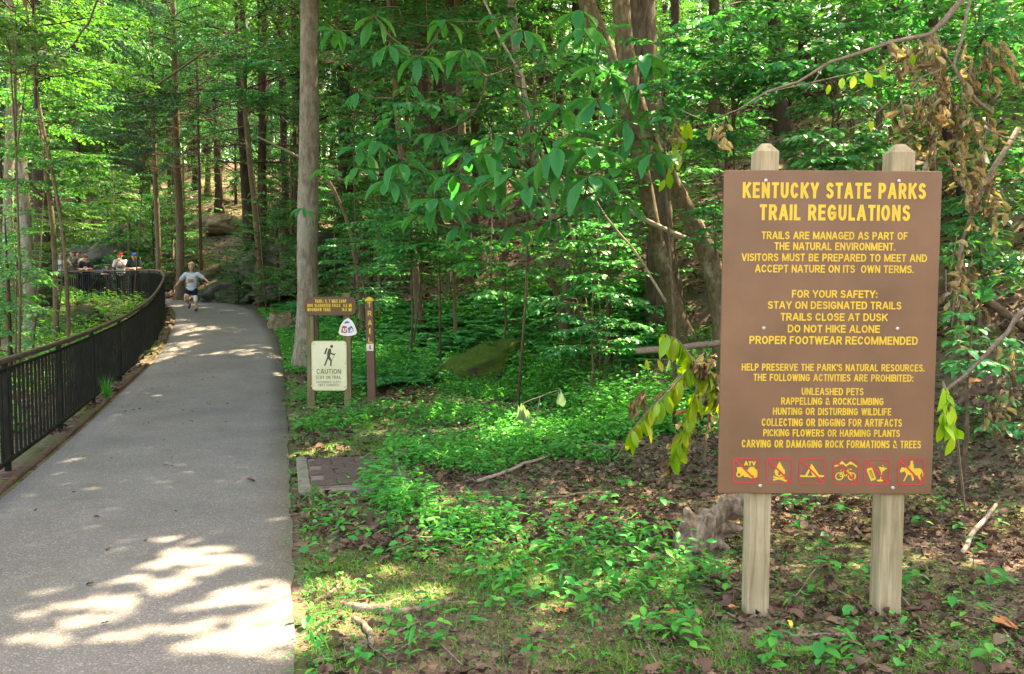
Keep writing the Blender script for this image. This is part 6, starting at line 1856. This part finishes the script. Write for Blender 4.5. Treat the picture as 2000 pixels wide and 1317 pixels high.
fallen('fallen_leaf', 'pink-brown curled leaf in the grass below the sunlit root', 1096, 1208, .09, L_ORANGE, 6, .03)
fallen('fallen_leaf', 'curled brown leaf lying alone on the asphalt near the brick pad', 490, 965, .1, L_LITTER, 7, .02)
fallen('fallen_leaf', 'tiny yellow leaf on the asphalt at the edge of the sunlight', 240, 1262, .06, L_YFALL, 8, .01)
fallen('fallen_leaf', 'small yellow-green leaf lying on the asphalt left of the trail signs', 484, 829, .07, L_YFALL, 9, .01)
fallen('fallen_leaf', 'big tan papery leaf on the bank right of the big sign', 1900, 765, .2, L_ORANGE, 10, .08, wr=.85)
fallen('fallen_leaf', 'tan star-like dead leaf on the litter right of the brick pad', 748, 922, .1, L_ORANGE, 11, .03, wr=.8)

# seedlings round the sign, and the drooping big-leaf plant
def seedling_mesh(seed, k, leaf, h):
    rng = np.random.default_rng(seed)
    a = np.arange(k) * 2.4 + rng.normal(0, .3, k); f = np.linspace(.45, 1, k)
    P = np.stack([.01 * np.cos(a), .01 * np.sin(a), h * f], 1)
    D = np.stack([np.cos(a), np.sin(a), rng.normal(.05, .2, k)], 1)
    L = leaf * rng.uniform(.7, 1.15, k)
    V1, T1 = leafs(P, D, np.array([0, 0, 1.]) + rng.normal(0, .2, (k, 3)), L, L * .52, T_OVAL)
    V2, T2 = tubes_np([(np.array([[0, 0, -.02], [.004, 0, h * .5], [0, 0, h]]), [.003, .0025, .0015])], 5)
    V, T, M = merge([(V1, T1, 0), (V2, T2, 1)])
    return np_mesh('seedling', V, T, [L_HERB, L_HERB], True, M)
SEED = [seedling_mesh(i, k, l, h) for i, (k, l, h) in enumerate([(6, .1, .12), (8, .085, .16), (5, .12, .1), (9, .07, .2)])]
for i, (px, py) in enumerate([(700, 1050), (760, 1040), (860, 1065), (905, 1000), (1020, 985), (1090, 1010), (1150, 985), (1060, 1100), (1110, 1080), (1180, 1060), (1240, 1040), (1000, 1160), (960, 1190), (840, 1210), (870, 1260),
                              (760, 1270), (900, 1130), (1040, 1300), (700, 1300), (1150, 1215), (1370, 1120), (1395, 1135), (1350, 1140), (1415, 1150), (1550, 1000), (1580, 1010), (1620, 1120), (1600, 1095), (1640, 1010), (1680, 1150),
                              (1590, 1165), (1560, 1060), (1790, 1150), (1760, 1165), (1800, 1030), (1840, 1020), (1870, 1040), (1930, 1170), (1960, 1150), (1900, 1110), (1740, 1270), (1660, 1280), (1600, 1300), (1830, 1300), (1930, 1300), (1500, 1290),
                              (640, 1000), (610, 990), (1220, 960), (1190, 1000), (1290, 1000), (1950, 1060), (1860, 1200)]):
    o = link('seedling', SEED[i % 4], None, spot(px, py)); s = float(RNG.uniform(.55, 1.05))
    o.scale = (s, s, s); o.rotation_euler = (0, 0, float(RNG.uniform(0, 6.28)))
    tag(o, 'small broad-leaved green seedling rooted in the litter and thin grass', 'seedling', 'seedlings in the litter and grass')
def droopy():
    g = spot(1045, 850); rng = np.random.default_rng(81)
    root = thing('drooping_plant', 'pale-backed big-leaf plant hanging limp over the green herbs', 'plant', g)
    o = np.array(g); d = g.y - .3; A = lambda px, py: np.array(at(px, py, d)) - o
    tw = [([np.zeros(3), A(1050, 800), A(1055, 775)], [.007, .006, .004]), ([A(1055, 775), A(1035, 782), A(1018, 790)], [.004, .003, .003]), ([A(1055, 775), A(1080, 765), A(1095, 762)], [.004, .003, .003])]
    P = np.array([A(1018, 788), A(1022, 790), A(1030, 800), A(1012, 792), A(1095, 762), A(1090, 764), A(1036, 815)]); n = len(P)
    L = np.array([.24, .22, .2, .2, .17, .15, .2])
    V1, T1 = leafs(P, np.array([0, 0, -1.]) + rng.normal(0, .22, (n, 3)), np.array([0, -1., .1]) + rng.normal(0, .35, (n, 3)), L, L * .5, T_OBOV)
    V2, T2 = tubes_np(tw, 6); V, T, M = merge([(V1, T1, 0), (V2, T2, 1)])
    link('foliage', np_mesh('foliage', V, T, [L_PALE, PALETWIG], True, M), root)
droopy()
# ------------------------------------------------------------------ openings cut through the higher crowns to let the sun patches in
def openings():
    bpy.context.view_layer.update()
    gaps = [(cx, cy, rx + 10, ry + 1.5, r) for cx, cy, rx, ry, r in GAPS]
    sv = np.array(SUN) / SUN.z
    for o in list(COL.objects):
        if o.type != 'MESH' or o.name.split('.')[0] not in ('crown', 'foliage') or o in ROOF: continue
        me = o.data
        nv, nt = len(me.vertices), len(me.polygons)
        M = np.array(o.matrix_world)
        bb = np.array([M[:3, :3] @ np.array(q) + M[:3, 3] for q in o.bound_box])
        g0 = bb - sv * np.maximum(bb[:, 2:3] - .5, 0)
        if g0[:, 0].max() < -14 or g0[:, 0].min() > 5 or g0[:, 1].max() < 2.5 or g0[:, 1].min() > 25: continue
        V = np.empty(nv * 3, np.float32); me.vertices.foreach_get('co', V); V = V.reshape(-1, 3)
        T = np.empty(nt * 3, np.int32); me.loops.foreach_get('vertex_index', T); T = T.reshape(-1, 3)
        mi = np.empty(nt, np.int32); me.polygons.foreach_get('material_index', mi)
        C = V[T].mean(1) @ M[:3, :3].T + M[:3, 3]
        zg = np.zeros(len(C))
        for _ in range(3):
            G = C - sv * (C[:, 2] - zg)[:, None]
            zg = zp(G[:, 1])
        G[:, 2] = zg
        px, py, _ = project(G)
        cut = (mi == 0) & (C[:, 2] > zg + 3.2) & in_any(px, py, gaps)
        if cut.sum() < 3: continue
        o.data = np_mesh(me.name, V, T[~cut], list(me.materials), bool(me.polygons[0].use_smooth), mi[~cut])
openings()
# ------------------------------------------------------------------ people
def cloth(name, c, var=.12):
    c = tuple(q * .78 for q in c)
    return noisy(name, [(.3, tuple(q * (1 - var) for q in c)), (.7, tuple(min(1, q * (1 + var)) for q in c))], 14, 4, .9, bmp=.25, bd=.006, spec=.1)
SKIN = noisy('skin', [(.3, (.36, .2, .14)), (.7, (.43, .255, .185))], 9, 3, .55, bmp=.05, bd=.002, spec=.3)
DARKBIT = plain('dark_eye', (.02, .015, .012), .3)
LIP = plain('lips', (.32, .1, .085), .5)
SHOE = plain('black_shoe', (.018, .018, .02), .6)

def hand(mb, w, d, palmn, sc, curl=.5):
    """a palm, four bent fingers of unequal length, and a thumb from its side; d points along the forearm"""
    w = Vector(w); d = Vector(d).normalized(); pn = Vector(palmn); pn = (pn - d * pn.dot(d)).normalized(); sd = d.cross(pn).normalized()
    pc = w + d * .045 * sc
    for k in (-1, 0, 1): mb.cap_limb(w + sd * k * .012 * sc, pc + sd * k * .026 * sc + d * .03 * sc, .016 * sc, .0145 * sc, 8)
    for k, l in ((-1.5, .052), (-.5, .064), (.5, .068), (1.5, .06)):
        b = pc + sd * k * .0195 * sc + d * .036 * sc
        m = b + (d * math.cos(curl * .6) + pn * math.sin(curl * .6)).normalized() * l * .55 * sc
        e = m + (d * math.cos(curl * 1.6) + pn * math.sin(curl * 1.6)).normalized() * l * .5 * sc
        mb.cap_limb(b, m, .0092 * sc, .0085 * sc, 7); mb.cap_limb(m, e, .0085 * sc, .0072 * sc, 7)
    b = w + d * .02 * sc + sd * .024 * sc
    m = b + (d * .6 + sd * .75 + pn * .25).normalized() * .036 * sc; e = m + (d * .85 + sd * .3 + pn * .45).normalized() * .032 * sc
    mb.cap_limb(b, m, .0115 * sc, .0095 * sc, 7); mb.cap_limb(m, e, .0095 * sc, .008 * sc, 7)

def person(label, loc, rz, J, sc, shirt, legs, hair, cap=None, shorts=True, vox=.012, sleeve=.75, printm=None, group=None, socks=None, hairlen=0, big=1.0):
    """J: joints in metres for a body of scale sc, facing -y"""
    root = thing('person', label, 'person', loc, group, rot=(0, 0, rz))
    V = {k: Vector(v) for k, v in J.items() if isinstance(v, tuple)}
    k = sc; kh = sc * big
    mb = MB()
    hd, nk, ch, pv = V['head'], V['neck'], V['chest'], V['pelvis']
    def limbs(mb, ex, arm=1.0, leg=1.0, torso=True, head=True, arms=True, legs_=True, hands=True, hem=0.0):
        e = ex
        if torso:
            for t, (rx, rt) in ((0, (.135, .1)), (.25, (.125, .095)), (.5, (.13, .1)), (.75, (.15, .105)), (1, (.15, .1))):
                c = pv.lerp(ch, t); mb.ball(c, ((rx + e) * k, (rt + e) * k, .12 * k), 16, 10)
            mb.cap_limb(V['sl'].lerp(ch, .25), V['sr'].lerp(ch, .25), (.062 + e) * k, (.062 + e) * k)
            mb.cap_limb(ch, V['sl'], (.085 + e) * k, (.058 + e) * k); mb.cap_limb(ch, V['sr'], (.085 + e) * k, (.058 + e) * k)
            if hem:
                for t in (0, .3, .6, .85): mb.ball(pv.lerp(ch, t), ((.148 + e) * k, (.112 + e) * k, .1 * k), 16, 10)
                mb.ball(pv + Vector((0, 0, -.03 * k)), ((.15 + e) * k, (.115 + e) * k, hem * k), 16, 8)
        if head:
            mb.cap_limb(ch + (nk - ch) * .6, nk.lerp(hd, .45), .05 * k, .046 * k)
            fwd = V.get('face', Vector((0, -1, 0))).normalized()
            q = fwd.to_track_quat('-Y', 'Z').to_matrix()
            F = lambda x, y, z: hd + q @ Vector((x, y, z)) * kh
            mb.ball(F(0, .005, .015), (.074 * kh, .092 * kh, .1 * kh), 18, 14, 0, q)
            mb.ball(F(0, -.022, -.05), (.056 * kh, .064 * kh, .066 * kh), 16, 12, 0, q)
            mb.cap_limb(F(0, -.086, .02), F(0, -.104, -.022), .009 * kh, .014 * kh)
            mb.cap_limb(F(-.04, -.078, .036), F(.04, -.078, .036), .012 * kh, .012 * kh)
            mb.ball(F(0, -.076, -.088), (.022 * kh, .018 * kh, .018 * kh), 10, 8)
            for s in (-1, 1):
                mb.ball(F(s * .075, .005, -.005), (.01 * kh, .022 * kh, .032 * kh), 10, 8, 0, q); mb.ball(F(s * .045, -.06, -.02), (.022 * kh, .02 * kh, .02 * kh), 10, 8)
        if arms:
            for s in 'lr':
                a, b, c = V['s' + s], V['e' + s], V['w' + s]
                if arm >= 1:
                    mb.cap_limb(a, b, (.05 + e) * k, (.038 + e) * k); mb.cap_limb(b, c, (.04 + e) * k, (.026 + e) * k)
                    if hands: hand(mb, c, (c - b), V.get('palm' + s, Vector((0, -1, 0))), k, J.get('curl', .6))
                else:
                    m = a.lerp(b, min(arm * 1.0, 1)); mb.cap_limb(a, m, (.056 + e) * k, (.054 + e) * k)
        if legs_:
            for s in 'lr':
                a, b, c, t = V['h' + s], V['k' + s], V['a' + s], V['t' + s]
                if leg >= 1:
                    mb.cap_limb(a, b, (.082 + e) * k, (.056 + e) * k); mb.cap_limb(b, b.lerp(c, .35), (.055 + e) * k, (.056 + e) * k); mb.cap_limb(b.lerp(c, .35), c, (.056 + e) * k, (.035 + e) * k)
                    if e < .01: mb.cap_limb(c, t, .038 * k, .03 * k)
                else: mb.cap_limb(a, a.lerp(b, leg), (.088 + e) * k, (.085 + e) * k)
                mb.cap_limb(pv, a, (.1 + e) * k, (.09 + e) * k)
    limbs(mb, 0)
    me = remeshed(mb, vox * k, 2); me.materials.append(SKIN)
    body = link('body', me, root)
    mb = MB(); limbs(mb, .014, sleeve, 1, True, False, True, False, False, .07)
    me = remeshed(mb, vox * 1.1 * k, 3); me.materials.append(shirt); so = link('shirt', me, root)
    mb = MB(); limbs(mb, .012, 1, (.42 if socks else .62) if shorts else 1, False, False, False, True)
    mb.ball(pv, (.14 * k, .108 * k, .09 * k), 14, 9)
    me = remeshed(mb, vox * 1.1 * k, 3); me.materials.append(legs); link('shorts' if shorts else 'trousers', me, root)
    for s in 'lr':
        mb = MB(); c, t = V['a' + s], V['t' + s]
        up = (V['k' + s] - c).normalized()
        mb.cap_limb(c + up * .02 * k, c - up * .015 * k, .047 * k, .048 * k); mb.cap_limb(c - up * .02 * k, t, .046 * k, .04 * k)
        me = remeshed(mb, .011 * k, 2); me.materials.append(SHOE); link('shoe', me, root)
        if socks:
            mb = MB(); a = V['h' + s].lerp(V['k' + s], .52); mb.cap_limb(a, V['k' + s].lerp(c, .1), .078 * k, .066 * k)
            me = remeshed(mb, .011 * k, 2); me.materials.append(socks); link('knee_sleeve', me, root)
    fwd = V.get('face', Vector((0, -1, 0))).normalized(); q = fwd.to_track_quat('-Y', 'Z').to_matrix()
    F = lambda x, y, z: hd + q @ Vector((x, y, z)) * kh
    for s in (-1, 1):
        mb = MB(); mb.ball(F(s * .031, -.081, .012), (.011 * kh, .008 * kh, .008 * kh), 8, 6, 0, q); mb.build('eye', DARKBIT, root, True)
    mb = MB(); mb.ball(F(0, -.082, -.055), (.022 * kh, .008 * kh, J.get('mouth', .006) * kh), 10, 6, 0, q); mb.build('mouth', LIP, root, True)
    mb = MB()
    mb.ball(F(0, .018, .035), (.081 * kh, .09 * kh, .09 * kh), 16, 10, 0, q); mb.ball(F(0, .045, -.01 - hairlen * .4), (.074 * kh, .062 * kh, (.075 + hairlen) * kh), 14, 9, 0, q)
    mb.cap_limb(F(-.055, -.055, .07), F(.055, -.05, .075), .026 * kh, .03 * kh)
    rs = np.random.default_rng(int(abs(loc[0]) * 100))
    me = remeshed(mb, .008 * kh, 1, lambda co, n: n * .006 * mnoise.noise(co * 60)); me.materials.append(hair); link('hair', me, root)
    if cap:
        mb = MB(); mb.ball(F(0, .005, .062), (.09 * kh, .105 * kh, .075 * kh), 16, 10, 0, q)
        mb.ball(F(0, -.105, .048), (.068 * kh, .075 * kh, .012 * kh), 14, 8, 0, q)
        me = remeshed(mb, .009 * kh, 2); me.materials.append(cap); link('cap', me, root)
    if printm:
        mb = MB(); zc = pv.lerp(ch, .72)
        mb.off = Vector((0, 0, 0))
        for i, (w_, dz) in enumerate(((.1, .035), (.13, -.005), (.11, -.04))):
            n = 8
            P = []
            for j in range(n + 1):
                u = (j / n - .5) * 2 * w_ * k * .75
                yy = zc.y - (.122 * k) * math.sqrt(max(1 - (u / (.175 * k)) ** 2, .1)) - .012 * k
                P.append((zc.x + u, yy, zc.z + dz * k))
            Vq = [Vector(p) + Vector((0, 0, h * .012 * k)) for p in P for h in (-1, 1)]
            mb.add(Vq, [(2 * j, 2 * j + 2, 2 * j + 3, 2 * j + 1) for j in range(n)])
        mb.build('shirt_print', printm, so)
    return root

HAIR_B = plain('fair_hair', (.42, .25, .11), .5); HAIR_D = plain('dark_hair', (.025, .016, .012), .5); HAIR_M = plain('brown_hair', (.09, .05, .028), .5)
bx, by = at(375, 608, 21.2).x, 21.2
BOYJ = dict(head=(.02, -.03, 1.125), neck=(.01, 0, .97), chest=(.005, 0, .84), pelvis=(0, 0, .575), face=(.02, -1, -.1), sl=(-.135, 0, .925), sr=(.15, 0, .935), el=(-.265, -.02, .775), er=(.3, .03, .83), wl=(-.345, -.14, .63), wr=(.425, -.08, .735),
            palml=(.3, -.6, -.6), palmr=(0, -.7, -.7), hl=(-.07, 0, .53), hr=(.07, 0, .53), kl=(-.12, -.12, .345), kr=(.1, -.04, .3), al=(-.09, .11, .17), ar=(.115, -.03, .065), tl=(-.08, .03, .085), tr=(.125, -.17, .035), mouth=.012, curl=.35)
person('fair-haired boy running towards the viewer with arms spread, pale blue shirt and navy shorts', (bx, by, float(zp(by)) + .03), .12, BOYJ, .78,
       cloth('pale_blue_shirt', (.44, .54, .66)), cloth('navy_shorts', (.012, .016, .05)), HAIR_B, None, True, .009, .8, cloth('red_print', (.4, .06, .08)), None, cloth('white_knee_sleeve', (.75, .72, .72)), 0, 1.22)

def stand(pose):
    J = dict(head=(0, -.03, 1.6), neck=(0, -.005, 1.45), chest=(0, 0, 1.3), pelvis=(0, 0, .95), sl=(-.175, 0, 1.41), sr=(.175, 0, 1.41), hl=(-.09, 0, .9), hr=(.09, 0, .9), kl=(-.1, -.02, .5), kr=(.1, -.02, .5), al=(-.1, .02, .085), ar=(.1, .02, .085), tl=(-.12, -.12, .04), tr=(.12, -.12, .04),
             el=(-.24, .03, 1.13), er=(.24, .03, 1.13), wl=(-.24, -.08, .9), wr=(.24, -.08, .9))
    if pose == 'rail': J.update(el=(-.24, -.12, 1.17), er=(.24, -.12, 1.17), wl=(.02, -.3, 1.13), wr=(-.03, -.33, 1.15), head=(0, -.07, 1.58), palml=(0, 0, -1), palmr=(0, 0, -1))
    if pose == 'phone': J.update(el=(-.2, -.16, 1.2), er=(.2, -.16, 1.2), wl=(-.045, -.27, 1.42), wr=(.045, -.27, 1.42), palml=(1, 0, 0), palmr=(-1, 0, 0), curl=1.1)
    if pose == 'bent': J.update(head=(0, -.2, 1.42), neck=(0, -.11, 1.32), chest=(0, -.06, 1.2), sl=(-.17, -.08, 1.28), sr=(.17, -.08, 1.28), el=(-.22, -.25, 1.1), er=(.22, -.25, 1.1), wl=(-.05, -.36, 1.1), wr=(.05, -.36, 1.12), face=(.2, -1, -.5), palml=(0, 0, -1), palmr=(0, 0, -1))
    return J
def onlooker(label, px, toppx, pose, shirt, legs, hair, cap=None, printm=None, back=.42, rz=0.0, hairlen=0):
    P = smooth_poly(FE, 900); prj = project(np.stack([P[:, 0], P[:, 1], zp(P[:, 1])], 1))[0]
    far = np.where(P[:, 1] > 25)[0]; i = far[np.argmin(np.abs(prj[far] - px))]
    t = P[i + 1] - P[i - 1]; t /= np.linalg.norm(t); nrm = np.array([t[1], -t[0]])
    p = P[i] + nrm * back
    p[0] = (px - 1000) / FPX * p[1]
    z = float(zp(p[1])) + .03
    h = at(px, toppx, p[1]).z - z
    k = h / 1.72
    J = {a: tuple(q * k for q in v) if isinstance(v, tuple) and a not in ('face', 'palml', 'palmr') else v for a, v in stand(pose).items()}
    person(label, (p[0], p[1], z), rz + .25, J, k, shirt, legs, hair, cap, False, .014, .8, printm, None, None, hairlen)
jeans = cloth('dark_trousers', (.02, .024, .04)); khaki = cloth('grey_trousers', (.09, .085, .075))
onlooker('person in a white shirt with a red print, half behind the stout dark trunk', 95, 488, 'stand', cloth('white_shirt', (.62, .6, .6)), jeans, HAIR_M, None, cloth('red_print', (.4, .05, .07)), .6, .2)
onlooker('person in a pale blue shirt standing between two thin trunks at the railing', 123, 494, 'rail', cloth('light_blue_shirt', (.42, .52, .62)), jeans, HAIR_M, None, None, .5)
onlooker('dark-haired person in a dark grey shirt with arms raised, right of the bright thin trunk', 147, 490, 'phone', cloth('dark_grey_shirt', (.075, .07, .08)), khaki, HAIR_D, None, None, .45, -.9)
onlooker('person in a pale grey shirt standing behind the dark-haired one at the railing', 157, 491, 'stand', cloth('pale_grey_shirt', (.42, .45, .43)), khaki, HAIR_D, None, None, 1.1)
onlooker('person in a maroon cap and black shirt leaning folded arms on the railing', 171, 498, 'rail', cloth('black_shirt', (.02, .017, .022)), jeans, HAIR_D, cloth('maroon_cap', (.17, .03, .035)), cloth('white_print', (.5, .5, .5)), .42)
onlooker('dark-haired person in a slate blue shirt bending over the railing', 214, 508, 'bent', cloth('slate_shirt', (.11, .12, .2)), jeans, HAIR_D, None, None, .5)
onlooker('person in a bright red cap and white shirt holding a phone before the face', 238, 494, 'phone', cloth('grey_white_shirt', (.5, .5, .53)), jeans, HAIR_M, cloth('red_cap', (.42, .02, .025)), cloth('dark_print', (.05, .05, .06)), .5)
onlooker('person in a blue cap and dark green shirt at the end of the group', 265, 494, 'rail', cloth('dark_green_shirt', (.03, .05, .055)), jeans, HAIR_D, cloth('blue_cap', (.02, .06, .4)), None, .5)
